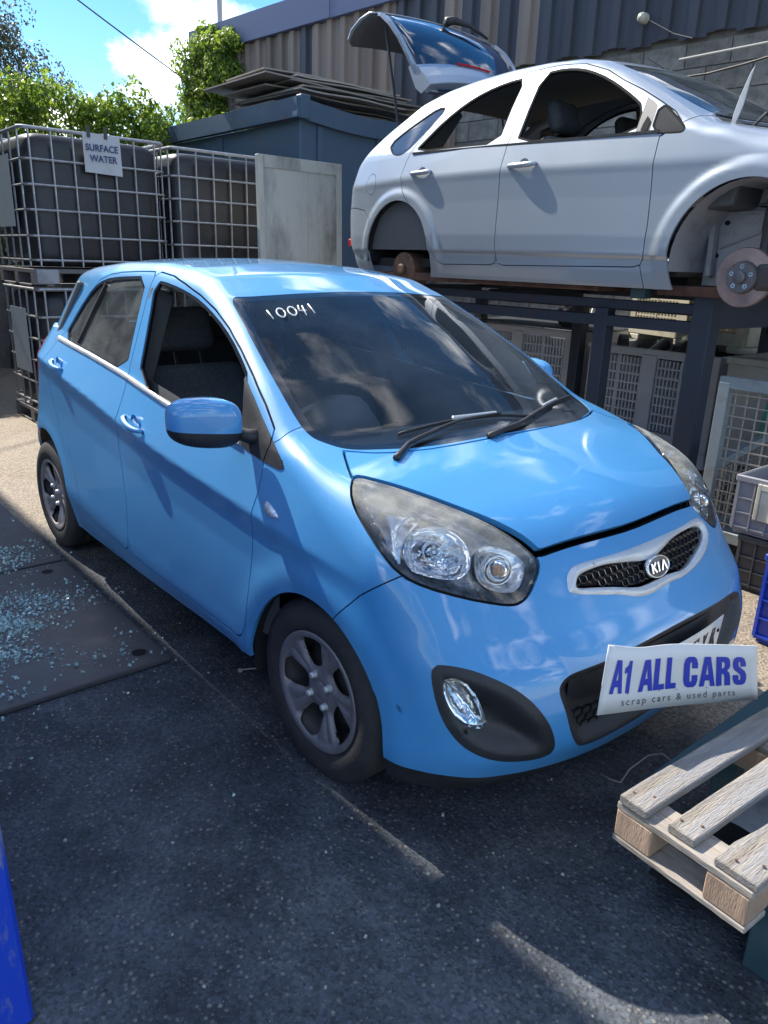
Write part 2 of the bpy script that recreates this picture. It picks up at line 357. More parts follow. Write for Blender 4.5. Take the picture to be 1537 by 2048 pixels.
class MB:
    def __init__(s): s.V = []; s.F = []; s.mi = []
    def add(s, V, F, k=0):
        n = len(s.V); s.V += [tuple(map(float, v)) for v in V]; s.F += [tuple(i+n for i in f) for f in F]; s.mi += [k]*len(F); return s
    def box(s, lo, hi, k=0, M=None):
        x0, y0, z0 = lo; x1, y1, z1 = hi
        V = [(x0, y0, z0), (x1, y0, z0), (x1, y1, z0), (x0, y1, z0), (x0, y0, z1), (x1, y0, z1), (x1, y1, z1), (x0, y1, z1)]
        if M is not None: V = [M @ Vector(v) for v in V]
        return s.add(V, [(0, 3, 2, 1), (4, 5, 6, 7), (0, 1, 5, 4), (1, 2, 6, 5), (2, 3, 7, 6), (3, 0, 4, 7)], k)
    def bar(s, a, b, w, h=None, k=0, up=(0, 0, 1)):
        """rectangular bar from a to b"""
        a, b = Vector(a), Vector(b); h = h or w; d = (b-a).normalized(); u = Vector(up)
        if abs(d.dot(u)) > .95: u = Vector((1, 0, 0))
        r = d.cross(u).normalized()*w/2; u = r.cross(d).normalized()*h/2
        V = [a-r-u, a+r-u, a+r+u, a-r+u, b-r-u, b+r-u, b+r+u, b-r+u]
        return s.add(V, [(0, 1, 2, 3), (7, 6, 5, 4), (0, 4, 5, 1), (1, 5, 6, 2), (2, 6, 7, 3), (3, 7, 4, 0)], k)
    def tube(s, path, r, n=8, k=0, caps=True, closed=False):
        P = [Vector(q) for q in path]; R = r if isinstance(r, (list, tuple)) else [r]*len(P)
        V = []; F = []; m = len(P); prev = None
        for i, q in enumerate(P):
            if closed: d = (P[(i+1) % m]-P[i-1])
            else: d = (P[min(i+1, m-1)]-P[max(i-1, 0)])
            d.normalize()
            if prev is None:
                u = Vector((0, 0, 1)) if abs(d.z) < .9 else Vector((1, 0, 0)); x = d.cross(u).normalized()
            else: x = (prev-d*prev.dot(d)).normalized()
            prev = x; y = d.cross(x)
            for j in range(n):
                a = 2*math.pi*j/n; V.append(q+(x*math.cos(a)+y*math.sin(a))*R[i])
        for i in range(m if closed else m-1):
            for j in range(n):
                a, b = i*n, ((i+1) % m)*n
                F.append((a+j, a+(j+1) % n, b+(j+1) % n, b+j))
        if caps and not closed:
            F.append(tuple(range(n))[::-1]); F.append(tuple((m-1)*n+j for j in range(n)))
        return s.add(V, F, k)
    def cyl(s, a, b, r, n=16, k=0, r2=None): return s.tube([a, b], [r, r if r2 is None else r2], n, k)
    def lathe(s, prof, o=(0, 0, 0), ax=(0, 0, 1), n=24, k=0, cap=False):
        """prof: (radius, height along ax)"""
        ax = Vector(ax).normalized(); o = Vector(o); u = Vector((0, 0, 1)) if abs(ax.z) < .9 else Vector((1, 0, 0)); x = ax.cross(u).normalized(); y = ax.cross(x)
        V = []; F = []
        for r, h in prof:
            for j in range(n):
                a = 2*math.pi*j/n; V.append(o+ax*h+(x*math.cos(a)+y*math.sin(a))*r)
        for i in range(len(prof)-1):
            for j in range(n): F.append((i*n+j, i*n+(j+1) % n, (i+1)*n+(j+1) % n, (i+1)*n+j))
        if cap: F.append(tuple(range(n))[::-1]); F.append(tuple((len(prof)-1)*n+j for j in range(n)))
        return s.add(V, F, k)
    def prism(s, poly, a, b, k=0, M=None):
        """polygon (u, v) pushed from plane w=a to w=b; M maps (u, v, w) to local space"""
        n = len(poly); V = [Vector((q[0], q[1], a)) for q in poly]+[Vector((q[0], q[1], b)) for q in poly]
        if M is not None: V = [M @ v for v in V]
        F = [tuple(range(n))[::-1], tuple(range(n, 2*n))]+[(i, (i+1) % n, n+(i+1) % n, n+i) for i in range(n)]
        return s.add(V, F, k)
    def xf(s, M): s.V = [tuple(M @ Vector(v)) for v in s.V]; return s
    def obj(s, name, m, parent=None, bevel=0, smooth=False, sub=0, origin='auto', seg=1):
        mats = m if isinstance(m, (list, tuple)) else [m]
        V = np.array(s.V); org = (V.min(0)+V.max(0))/2 if origin == 'auto' and parent is not None else (np.zeros(3) if origin in ('auto', None) else np.array(origin))
        if origin == 'auto' and parent is None: org = np.array([(V[:, 0].min()+V[:, 0].max())/2, (V[:, 1].min()+V[:, 1].max())/2, V[:, 2].min()])
        o = raw(name, V, s.F, None, parent, smooth=smooth, origin=org, mats=mats, fm=s.mi)
        if bevel:
            b = o.modifiers.new('bevel', 'BEVEL'); b.width = bevel; b.segments = seg; b.limit_method = 'ANGLE'; b.angle_limit = .6
        if sub:
            q = o.modifiers.new('sub', 'SUBSURF'); q.levels = q.render_levels = sub
        if smooth == 'auto': pass
        return o

def autosmooth(o, deg=40):
    me = o.data; bm = bmesh.new(); bm.from_mesh(me)
    for e in bm.edges:
        if len(e.link_faces) == 2 and e.calc_face_angle(0) > math.radians(deg): e.smooth = False
    for f_ in bm.faces: f_.smooth = True
    bm.to_mesh(me); bm.free(); return o

def text_obj(name, body, size, m, parent, M, depth=.001, offset=0., sx=1., spacing=1., align='CENTER'):
    cu = bpy.data.curves.new(name, 'FONT'); cu.body = body; cu.size = size; cu.extrude = depth; cu.offset = offset
    cu.align_x = align; cu.align_y = 'CENTER'; cu.space_character = spacing; cu.resolution_u = 4
    t = bpy.data.objects.new(name, cu); C.objects.link(t)
    dg = bpy.context.evaluated_depsgraph_get(); dg.update()
    me = bpy.data.meshes.new_from_object(t.evaluated_get(dg)); bpy.data.objects.remove(t)
    me.transform(M @ Matrix.Diagonal((sx, 1, 1, 1))); me.materials.clear(); me.materials.append(m)
    o = bpy.data.objects.new(name, me); C.objects.link(o)
    if parent: o.parent = parent
    return o

def frame(o, x, y, z=None):
    """matrix with axes x, y and origin o"""
    x = Vector(x).normalized(); y = Vector(y); z = x.cross(y).normalized() if z is None else Vector(z).normalized(); y = z.cross(x)
    return Matrix(((x.x, y.x, z.x, o[0]), (x.y, y.y, z.y, o[1]), (x.z, y.z, z.z, o[2]), (0, 0, 0, 1)))

class Shell:
    """a hull mesh that is cut into panels"""
    def __init__(s, f, lo, hi, h):
        s.f = f; s.V, s.T = surface_net(f, lo, hi, h); s.h = h
    def split(s, fn, vals=(0.,)):
        for v in vals: s.V, s.T = cut(s.V, s.T, fn(s.V)-v)
    def cen(s): return s.V[s.T].mean(1)
    def panel(s, name, mask, m, parent, inset=0., rim=.012, disp=None, autonorm=False, flipcheck=False):
        T = s.T[mask]
        if not len(T): return None
        u, inv = np.unique(T, return_inverse=True); V = s.V[u]; T = inv.reshape(T.shape)
        Nn = normals_of(s.f, V)
        P = V-Nn*inset
        if disp is not None: P = disp(P, Nn)
        nv = len(P)
        F = T
        Vall, Nall = P, Nn
        if rim:
            e = np.concatenate([T[:, [0, 1]], T[:, [1, 2]], T[:, [2, 0]]])
            key = np.sort(e, 1); _, ix, cnt = np.unique(key, axis=0, return_index=True, return_counts=True)
            b = e[ix[cnt == 1]]
            d = P[b[:, 1]]-P[b[:, 0]]; n0 = Nn[b[:, 0]]; sn = np.cross(d, n0); sn /= np.maximum(np.linalg.norm(sn, axis=1), 1e-9)[:, None]
            A, B = P[b[:, 0]], P[b[:, 1]]; A2, B2 = A-Nn[b[:, 0]]*rim, B-Nn[b[:, 1]]*rim
            k = len(b); RV = np.concatenate([A, B, A2, B2]); RN = np.concatenate([sn]*4)
            i = np.arange(k)+nv
            RF = np.concatenate([np.stack([i, i+2*k, i+3*k], 1), np.stack([i, i+3*k, i+k], 1)])
            Vall = np.concatenate([P, RV]); Nall = np.concatenate([Nn, RN]); F = np.concatenate([T, RF])
        org = (P.min(0)+P.max(0))/2
        o = raw(name, Vall, F, m, parent, normals=None if autonorm else Nall, origin=org)
        return o
def gap_pieces(S, mask, parent, off, inset=.012):
    T = S.T[mask]; lab = np.arange(len(S.V))
    while True:
        m = lab[T].min(1); new = lab.copy(); np.minimum.at(new, T.ravel(), np.repeat(m, 3)); new = new[new]
        if (new == lab).all(): break
        lab = new
    idx = np.flatnonzero(mask); comp = lab[T[:, 0]]
    for c_ in np.unique(comp):
        k = comp == c_
        if k.sum() < 40: continue
        mk = np.zeros(len(mask), bool); mk[idx[k]] = True
        o = S.panel('panel_gap', mk, dark, None, inset=inset, rim=0); o.parent = parent
        if off is not None: o.location = np.array(o.location)-off
def side_fn(poly, ymin=.4, sgn=0):
    P = np.array(poly)
    def g(V):
        d = sdf(P, V[:, 0], V[:, 2]); return np.maximum(d, ymin-(np.abs(V[:, 1]) if sgn == 0 else sgn*V[:, 1]))
    return g
def ob_fn(poly, X, Zv, nrm, sgn):
    """outline drawn in an oblique view of the near side (mirrored for the far side)"""
    P = np.array([(np.dot(q, X), np.dot(q, Zv)) for q in poly])
    def g(V):
        Q = V*np.array([1, -sgn, 1])                       # mirrored so that the near side rule applies
        d = sdf(P, Q@X, Q@Zv); return np.maximum(d, .03-(Q@nrm))
    return g
def orand(m, amt=.25, hue=None):
    """vary a material's colour from object to object"""
    t = m.node_tree; b = t.nodes['Principled BSDF']; oi = t.nodes.new('ShaderNodeObjectInfo')
    mr = t.nodes.new('ShaderNodeMapRange'); mr.inputs[3].default_value = 1-amt; mr.inputs[4].default_value = 1+amt; t.links.new(oi.outputs['Random'], mr.inputs[0])
    mx_ = t.nodes.new('ShaderNodeMix'); mx_.data_type = 'RGBA'; mx_.blend_type = 'MULTIPLY'; mx_.inputs[0].default_value = 1
    src = b.inputs['Base Color']
    if src.is_linked: t.links.new(src.links[0].from_socket, mx_.inputs[6])
    else: mx_.inputs[6].default_value = src.default_value
    t.links.new(mr.outputs[0], mx_.inputs[7]); t.links.new(mx_.outputs[2], src); return m
galv = mat('galvanised_bar', (.36, .37, .38), .42, .7, var=.25, vscale=12)
tank_black = mat('tank_black', (.020, .021, .024), .42, dirt=.35, dirtcol=(.10, .10, .105), dscale=2.5)
blue_steel = mat('blue_steel', (.070, .120, .185), .5, .1, coat=.2, dirt=.6, dirtcol=(.16, .13, .12), dscale=3.5, dlo=.58, dhi=.68, bump=.15, bscale=25)
panel_white = mat('panel_white', (.52, .51, .46), .5, dirt=.75, dirtcol=(.12, .11, .10), dscale=2.2, dlo=.47, dhi=.66, stretch=(1, 1, .35))
clad_brown = orand(mat('weathered_cladding', (.22, .18, .155), .7, .1, dirt=.6, dirtcol=(.14, .06, .045), dscale=2.0, dlo=.52, dhi=.68, stretch=(1, 1, .12)), .25)
clad_dark = orand(mat('dark_cladding', (.055, .062, .080), .6, .1, dirt=.35, dirtcol=(.12, .10, .10), dscale=2.0, dlo=.5, dhi=.75, stretch=(1, 1, .12)), .15)
fascia_m = mat('fascia_blue', (.075, .105, .21), .5, dirt=.3, dirtcol=(.15, .16, .2), dscale=2, stretch=(.5, 1, 1))
block_m = orand(mat('concrete_block', (.20, .19, .17), .92, var=.3, vscale=9, bump=.6, bscale=70), .22)
mortar_m = mat('mortar', (.17, .16, .145), .95, var=.2, vscale=14, bump=.4, bscale=60)
rack_m = mat('rack_steel', (.030, .040, .062), .55, .25, dirt=.5, dirtcol=(.075, .045, .032), dscale=7, dlo=.55, dhi=.7)
rust_m = mat('rusty_steel', (.10, .050, .036), .85, .1, var=.4, vscale=12, bump=.3, bscale=80)
crate_grey = orand(mat('crate_grey', (.50, .53, .58), .6, dirt=.35, dirtcol=(.22, .21, .20), dscale=3, dlo=.45, dhi=.75), .10)
crate_white = mat('crate_white', (.55, .52, .42), .55, dirt=.6, dirtcol=(.20, .16, .11), dscale=4, dlo=.48, dhi=.7)
wood_m = mat('pallet_wood', (.30, .255, .20), .85, var=.45, vscale=7, dirt=.85, dirtcol=(.26, .26, .27), dscale=2, dlo=.38, dhi=.60, bump=.8, bscale=40, stretch=(9, 1, 9)); orand(wood_m, .14)
wood_x = mat('pallet_wood_cross', (.31, .265, .21), .85, var=.42, vscale=7, dirt=.55, dirtcol=(.26, .25, .25), dscale=3, dlo=.35, dhi=.62, bump=.45, bscale=40, stretch=(1, 9, 9)); orand(wood_x, .14)
block_wood = mat('pallet_block_wood', (.40, .27, .18), .85, var=.25, vscale=8, dirt=.4, dirtcol=(.20, .15, .12), dscale=5, bump=.4, bscale=60, stretch=(6, 1, 1)); orand(block_wood, .14)
teal_m = mat('teal_steel', (.030, .075, .095), .5, .2, dirt=.6, dirtcol=(.08, .12, .12), dscale=8, dlo=.45, dhi=.65)
bright_blue = mat('bright_blue_plastic', (.012, .05, .42), .4, coat=.2, dirt=.5, dirtcol=(.10, .12, .20), dscale=5, dlo=.5, dhi=.7)
# ================================================================ the blue hatchback
def wheel(name, parent, c, side, R, W_, rimR, trim=True, lock=0.):
    """side = -1 for the near (right) side; axis along y"""
    M = Matrix.Translation(c) @ Matrix.Rotation(lock, 4, 'Z')
    w = bpy.data.objects.new(name, None); C.objects.link(w); w.parent = parent; w.matrix_local = M; w.empty_display_size = .1
    s = side
    b = MB()
    h = W_/2
    prof = [(rimR, h*.80), (rimR+.012, h*.93), (rimR+.030, h*1.0), (rimR+.055, h*1.02), (R-.030, h*.96), (R-.012, h*.86), (R-.003, h*.70), (R, h*.45), (R, h*.10), (R-.006, h*.06), (R-.006, h*.0), (R, -h*.04), (R, -h*.4), (R-.006, -h*.45), (R, -h*.5), (R-.004, -h*.72), (R-.03, -h*.95), (rimR+.02, -h), (rimR, -h*.85)]
    b.lathe(prof, ax=(0, s, 0), n=64)
    t = b.obj('tyre', rubber, w, smooth=True); t['n'] = 0; del t['n']
    b = MB(); b.lathe([(rimR+.004, h*.84), (rimR-.006, h*.80), (rimR-.018, h*.5), (rimR-.03, h*.2), (rimR-.03, -h*.8)], ax=(0, s, 0), n=48)
    b.lathe([(rimR-.02, h*.10), (rimR*.80, h*.05), (rimR*.62, h*.22), (rimR*.45, h*.30), (.0, h*.28)], ax=(0, s, 0), n=48)
    for k in range(12):                                    # vent holes in the steel disc, as dark dished discs
        a = 2*math.pi*k/12; r = rimR*.72
        b.cyl((r*math.cos(a), s*h*.10, r*math.sin(a)), (r*math.cos(a), s*h*.165, r*math.sin(a)), .014, 10, 1)
    b.obj('steel_rim', [steel_dark, dark], w, smooth=True)
    if trim:
        # moulded trim: a dished disc with five openings, cut along their outlines
        nr, na = 34, 180; Vv = [[0, 0, 0]]; T = []
        rr = np.linspace(.0, rimR+.006, nr+1)[1:]
        for r in rr:
            for j in range(na): Vv.append([r*math.cos(2*math.pi*j/na), 0, r*math.sin(2*math.pi*j/na)])
        for j in range(na): T.append([0, 1+j, 1+(j+1) % na])
        for i in range(nr-1):
            for j in range(na):
                a, a2 = 1+i*na+j, 1+i*na+(j+1) % na; T += [[a, a+na, a2+na], [a, a2+na, a2]]
        V = np.array(Vv); T = np.array(T)
        def hole(V):
            r = np.hypot(V[:, 0], V[:, 2])/rimR; a = np.arctan2(V[:, 2], V[:, 0])
            q = (a/(2*np.pi/5)) % 1.0; q = q-.5                            # -0.5..0.5 within a fifth
            x = q*2*np.pi/5*r*rimR; y = (r-.62)*rimR
            # rounded trapezoid: wider towards the rim, slanted
            half = .030+.26*(y+.055)+.0; xx = x+.12*y
            d = np.maximum(np.abs(xx)-np.clip(half-.006, .010, .08), np.abs(y-.006)-.050)
            return smax(np.abs(xx)-np.clip(half-.006, .010, .08), np.abs(y-.006)-.050, .03)
        V, T = cut(V, T, hole(V)); T = T[hole(V[T].mean(1)) > 0]
        def dish(V):
            r = np.hypot(V[:, 0], V[:, 2])/rimR; d = hole(V)
            y = h*(.62+.20*sstep(.0, .95, r)-.10*sstep(.10, .36, r)*sstep(.6, .40, r)*0+.07*sstep(.34, .22, r))
            y = y+h*.10*sstep(.88, .97, r)-h*.12*sstep(.014, .0, d)*sstep(.95, .85, r)
            a = np.arctan2(V[:, 2], V[:, 0]); q = ((a/(2*np.pi/5)) % 1.0)
            y = y-.006*np.exp(-(np.minimum(q, 1-q)*2*np.pi/5*r*rimR/.008)**2)*sstep(.35, .5, r)*sstep(.9, .8, r)
            return y
        V[:, 1] = s*dish(V)
        if s < 0: T = T[:, ::-1]
        u, inv = np.unique(T, return_inverse=True); V = V[u]; T = inv.reshape(T.shape)
        cap_ = raw('wheel_trim', V, T[:, ::-1], hubcap, w)
        so_ = cap_.modifiers.new('thick', 'SOLIDIFY'); so_.thickness = .006; so_.offset = 0
        for k in range(4):
            a = 2*math.pi*(k+.35)/4; r = .050
            b = MB(); b.lathe([(.0125, 0), (.0125, .007), (.010, .012), (.010, .020), (.007, .023), (0, .023)], (r*math.cos(a), s*h*.66, r*math.sin(a)), (0, s, 0), 12)
            b.obj('wheel_nut', satin, w, smooth=True)
        b = MB(); b.lathe([(.030, .0), (.030, .006), (.026, .009), (0, .010)], (0, s*h*.66, 0), (0, s, 0), 24); b.obj('centre_cap', hubcap, w, smooth=True)
    return w

def door_handle(name, parent, p0, p1, out, m, thick=.011):
    """pull handle: arched bar over a dished cup"""
    p0, p1 = Vector(p0), Vector(p1); out = Vector(out); P = []
    for i in range(13):
        t = i/12; a = math.sin(math.pi*min(1, max(0, (t-.0)/1.0)))**.5
        P.append(p0.lerp(p1, t)+out*(.004+.026*a)+Vector((0, 0, -.004*math.sin(math.pi*t))))
    R = [thick*(.55+.45*min(1, 4*min(i/12, 1-i/12)+.25)) for i in range(13)]
    b = MB(); b.tube(P, R, 10); c = b.obj(name, m, parent, smooth=True)
    c.scale = (1, 1, 1)
    cup = MB(); mid = p0.lerp(p1, .56)
    x = (p1-p0).normalized()
    Mx = frame(mid, x, Vector((0, 0, 1)))
    prof = []
    cup.lathe([(.046, .0015), (.042, -.003), (.032, -.016), (.015, -.022), (0, -.023)], (0, 0, 0), (0, 0, 1), 24)
    sg = 1 if Mx.col[2].xyz.dot(out) > 0 else -1
    cup.V = [(v[0]*.95, v[1]*.80, v[2]*sg) for v in cup.V]; cup.xf(Mx)
    cu = cup.obj('handle_cup', m, parent, smooth=True)
    return c

def build_kia():
    f = kia_hull(); O = (-1.1, 0, 0)
    root = thing('blue_hatchback', 'bright blue five-door hatchback with open driver window parked in the middle of the yard', 'car', O)
    f0 = f
    fl = lambda P: f0(P+np.array(O))                      # hull in the car's own coordinates
    S = Shell(f0, (-3.06, -.87, .10), (.80, .87, 1.55), .0135)
    A = np.array
    # ---- outlines, metres, x forward from the front axle
    doorF = [(-.253,.93),(-.250,.842),(-.272,.735),(-.292,.567),(-.305,.40),(-.325,.350),(-.36,.336),(-1.18,.336),(-1.235,.352),(-1.256,.40),(-1.268,.56),(-1.305,.70),(-1.316,.79),(-1.302,.90),(-1.316,.99),(-1.335,1.05),(-1.385,1.25),(-1.432,1.415),(-1.40,1.433),(-1.26,1.422),(-1.125,1.398),(-.97,1.366),(-.833,1.326),(-.70,1.273),(-.587,1.218),(-.46,1.149),(-.346,1.082),(-.26,1.025),(-.240,.985)]
    doorR = [(-1.256,.40),(-1.268,.56),(-1.305,.70),(-1.316,.79),(-1.302,.90),(-1.316,.99),(-1.335,1.05),(-1.385,1.25),(-1.432,1.415),(-1.46,1.433),(-1.60,1.430),(-1.80,1.420),(-1.92,1.407),(-2.01,1.38),(-2.10,1.315),(-2.19,1.21),(-2.262,1.11),(-2.272,1.0),(-2.25,.90),(-2.20,.80),(-2.11,.71),(-1.99,.62),(-1.90,.51),(-1.85,.42),(-1.82,.345),(-1.78,.330),(-1.30,.336),(-1.262,.352)]
    glR = [(-2.235,1.109),(-2.155,1.232),(-2.06,1.335),(-1.95,1.376),(-1.78,1.392),(-1.496,1.404),(-1.439,1.245),(-1.372,1.053),(-1.80,1.085)]
    glF = [(-1.382,1.392),(-1.306,1.255),(-1.215,1.028),(-.841,.996),(-.40,.972),(-.440,1.06),(-.483,1.138),(-.547,1.176),(-.66,1.236),(-.80,1.292),(-.95,1.337),(-1.089,1.364),(-1.25,1.384)]
    tri = [(-.488,1.142),(-.40,1.092),(-.333,1.050),(-.24,.996),(-.160,.952),(-.150,.938),(-.166,.928),(-.263,.933),(-.38,.950),(-.402,.970),(-.440,1.06)]
    strip = [(-2.262,1.107),(-1.80,1.081),(-1.37,1.048),(-.84,.991),(-.395,.966),(-.395,.952),(-.84,.974),(-1.37,1.031),(-1.80,1.064),(-2.262,1.090)]
    bump = [(.115,0),(.12,.56),(.137,.588),(.241,.693),(.345,.772),(.40,.80),(.40,1.2),(1.2,1.2),(1.2,0)]
    fend = [(-.250,.842),(-.272,.735),(-.292,.567),(-.305,.40),(-.31,.1),(.115,.0),(.12,.56),(.137,.588),(.241,.693),(.345,.772),(.40,.80),(.40,.95),(.08,1.2),(-.10,1.2),(-.205,1.06),(-.217,1.003),(-.240,.985),(-.253,.93)]
    bonnet = [(-.058,-.594),(.0,-.51),(.040,-.38),(.055,-.25),(.060,-.10),(.058,.07),(.045,.25),(.02,.40),(-.02,.52),(-.062,.60),(-.058,.602),
              (.066,.670),(.075,.672),(.185,.612),(.300,.535),(.398,.472),(.460,.435),(.490,.40),(.497,.30),(.508,.14),(.513,0),(.508,-.14),(.497,-.30),(.490,-.395),(.460,-.430),(.398,-.470),(.300,-.533),(.185,-.608),(.078,-.668),(.066,-.668),(-.055,-.603),(-.062,-.600)]
    screenP = [(-.745,-.09),(-.765,-.30),(-.800,-.46),(-.832,-.522),(-.70,-.553),(-.552,-.587),(-.389,-.618),(-.232,-.640),(-.165,-.640),(-.128,-.628),(-.060,-.588),(-.02,-.50),(.025,-.38),(.043,-.25),(.048,-.10),
               (.048,.10),(.043,.25),(.025,.38),(-.02,.50),(-.060,.588),(-.128,.628),(-.165,.640),(-.232,.640),(-.389,.618),(-.552,.587),(-.70,.553),(-.832,.522),(-.800,.46),(-.765,.30),(-.745,.09)]
    head3 = [(.066,-.661,.952),(.11,-.705,.925),(.156,-.727,.897),(.223,-.737,.855),(.288,-.74,.812),(.341,-.727,.774),(.395,-.692,.751),(.462,-.62,.727),(.505,-.55,.708),(.527,-.505,.700),(.535,-.470,.712),(.520,-.415,.755),(.500,-.388,.785),(.474,-.400,.806),(.442,-.418,.832),(.375,-.460,.868),(.283,-.522,.903),(.194,-.585,.931),(.122,-.632,.947)]
    Hn = A([.68, -.54, .5]); Hn = Hn/np.linalg.norm(Hn); HX = A([.625, .78, 0.]); HZ = np.cross(Hn, HX); HZ = HZ if HZ[2] > 0 else -HZ
    head3 = smooth_poly(head3, 1)
    z1 = smooth_poly([(.194,-.694,.906),(.195,-.666,.918),(.225,-.633,.915),(.285,-.59,.898),(.299,-.646,.882),(.307,-.691,.854),(.319,-.717,.817),(.334,-.722,.793),(.304,-.729,.815),(.256,-.723,.859)], 2)
    z2 = smooth_poly([(.32,-.707,.829),(.306,-.677,.864),(.308,-.62,.884),(.34,-.562,.877),(.385,-.543,.853),(.428,-.557,.815),(.446,-.586,.782),(.437,-.624,.766),(.395,-.677,.774),(.351,-.712,.787)], 2)
    z3 = smooth_poly([(.411,-.527,.837),(.432,-.471,.831),(.471,-.425,.806),(.499,-.425,.774),(.519,-.472,.731),(.505,-.522,.73),(.472,-.571,.754),(.442,-.567,.796)], 2)
    both = lambda poly: (lambda V: np.minimum(ob_fn(poly, HX, HZ, Hn, -1)(V*A([1, -1, 1])), ob_fn(poly, HX, HZ, Hn, -1)(V)))
    def heads(V):
        return np.minimum(ob_fn(head3, HX, HZ, Hn, -1)(V*A([1, -1, 1])), ob_fn(head3, HX, HZ, Hn, -1)(V))
    # ob_fn(sgn=-1) leaves coordinates unchanged
    fog3 = [(.461,-.724,.556),(.467,-.715,.576),(.482,-.703,.582),(.515,-.675,.580),(.548,-.642,.570),(.597,-.586,.539),(.635,-.54,.495),(.658,-.50,.44),(.668,-.478,.385),(.668,-.470,.345),(.655,-.495,.325),(.623,-.57,.330),(.574,-.645,.355),(.53,-.690,.392),(.490,-.716,.460)]
    Fn = A([.70, -.71, .05]); Fn = Fn/np.linalg.norm(Fn); FX = A([.71, .70, 0.]); FZ = A([0, 0, 1.])
    fog3 = smooth_poly(fog3, 2)
    def fogs(V): return np.minimum(ob_fn(fog3, FX, FZ, Fn, -1)(V), ob_fn(fog3, FX, FZ, Fn, -1)(V*A([1, -1, 1])))
    flamp3 = [(.492,-.712,.540),(.504,-.699,.553),(.525,-.685,.553),(.544,-.669,.540),(.565,-.655,.518),(.582,-.645,.485),(.594,-.640,.450),(.595,-.640,.430),(.571,-.668,.428),(.545,-.690,.440),(.52,-.706,.470),(.50,-.715,.51)]
    flamp3 = smooth_poly(flamp3, 2)
    def flamps(V): return np.minimum(ob_fn(flamp3, FX, FZ, Fn, -1)(V), ob_fn(flamp3, FX, FZ, Fn, -1)(V*A([1, -1, 1])))
    def front_fn(poly): 
        P = A(poly)
        return lambda V: np.maximum(sdf(P, V[:, 1], V[:, 2]), .35-V[:, 0])
    grO = [(-.334,.700),(-.336,.715),(-.315,.742),(-.268,.750),(-.18,.748),(-.081,.746),(.03,.746),(.131,.748),(.25,.748),(.350,.752),(.395,.745),(.410,.722),(.408,.706),(.378,.687),(.315,.668),(.253,.659),(.185,.652),(.140,.650),(.097,.652),(.045,.650),(-.03,.645),(-.093,.652),(-.15,.668),(-.234,.682)]
    grI = [(-.308,.706),(-.305,.714),(-.281,.730),(-.22,.733),(-.165,.733),(-.11,.727),(-.061,.722),(0,.713),(.051,.712),(.11,.722),(.177,.734),(.26,.738),(.341,.736),(.375,.722),(.367,.705),(.31,.690),(.25,.678),(.205,.668),(.161,.664),(.12,.668),(.078,.670),(.02,.668),(-.048,.667),(-.102,.674),(-.16,.686),(-.24,.698)]
    grO = [(y_, .699+(z_-.699)*1.16) for y_, z_ in grO]; grI = [(y_, .700+(z_-.700)*1.20) for y_, z_ in grI]
    intake = [(-.467,.495),(-.462,.517),(-.440,.533),(-.408,.540),(-.30,.543),(-.228,.546),(-.06,.550),(.087,.551),(.20,.549),(.297,.545),(.40,.540),(.455,.528),(.500,.510),(.507,.49),(.480,.433),(.43,.405),(.351,.378),(.25,.360),(.16,.350),(.0,.342),(-.108,.338),(-.25,.330),(-.36,.322),(-.405,.335),(-.44,.40)]
    tail3 = [(-2.50,1.07),(-2.44,1.01),(-2.46,.92),(-2.54,.80),(-2.70,.72),(-3.2,.72),(-3.2,1.16),(-2.72,1.16),(-2.60,1.12)]
    arF = lambda V: np.maximum((np.sqrt(((V[:,0]-.030)/.312)**2+((V[:,2]-.283)/.325)**2)-1)*.31, .45-np.abs(V[:,1]))
    arR = lambda V: np.maximum((np.sqrt(((V[:,0]+2.375)/.365)**2+((V[:,2]-.285)/.355)**2)-1)*.35, .45-np.abs(V[:,1]))
    zbot = lambda x: np.interp(x, [-3,-2.9,-2.7,-2.0,-1.8,-1.37,-.63,-.22,.2,.36,.52,.9], [.32,.30,.27,.22,.225,.252,.285,.292,.25,.262,.280,.280])
    fbot = lambda V: V[:, 2]-zbot(V[:, 0])
    flip = lambda V: V[:, 2]-.190
    g = 0.0026
    F_ = dict(doorF=side_fn(doorF, .40), doorR=side_fn(doorR, .40), glR=side_fn(smooth_poly(glR, 1)), glF=side_fn(smooth_poly(glF, 1)), tri=side_fn(tri), strip=side_fn(strip),
              bump=side_fn(bump, -1.), fend=side_fn(fend, .42), head=heads, fog=fogs, flamp=flamps, grO=front_fn(smooth_poly(grO, 1)), grI=front_fn(smooth_poly(grI, 1)), intake=front_fn(smooth_poly(intake, 2)),
              tail=side_fn(smooth_poly(tail3, 1), .44), arF=arF, arR=arR)
    F_['z1'], F_['z2'], F_['z3'] = both(z1), both(z2), both(z3)
    bsm = A(smooth_poly(bonnet, 1)); F_['bonnet'] = lambda V: np.maximum(sdf(bsm, V[:, 0], V[:, 1]), .70-V[:, 2])
    ssm = A(smooth_poly(screenP, 2)); F_['screen'] = lambda V: np.maximum(sdf(ssm, V[:, 0], V[:, 1]), .90-V[:, 2])
    rwin = [(-3.2,1.13),(-2.775,1.13),(-2.70,1.20),(-2.63,1.32),(-2.60,1.40),(-3.2,1.40)]
    F_['rwin'] = lambda V: np.maximum(sdf(A(rwin), V[:, 0], V[:, 2]), np.abs(V[:, 1])-.50)
    F_['rwin'] = (lambda V: np.maximum(np.maximum(V[:, 0]+2.58, np.abs(V[:, 2]-1.25)-.115), np.abs(V[:, 1])-.30-.1*(1.4-V[:, 2])))
    S.split(fbot); S.split(flip)
    S.T = S.T[S.cen()[:, 2] > .190]
    S.split(F_['arF']); S.T = S.T[F_['arF'](S.cen()) > 0]
    S.split(F_['arR']); S.T = S.T[F_['arR'](S.cen()) > 0]
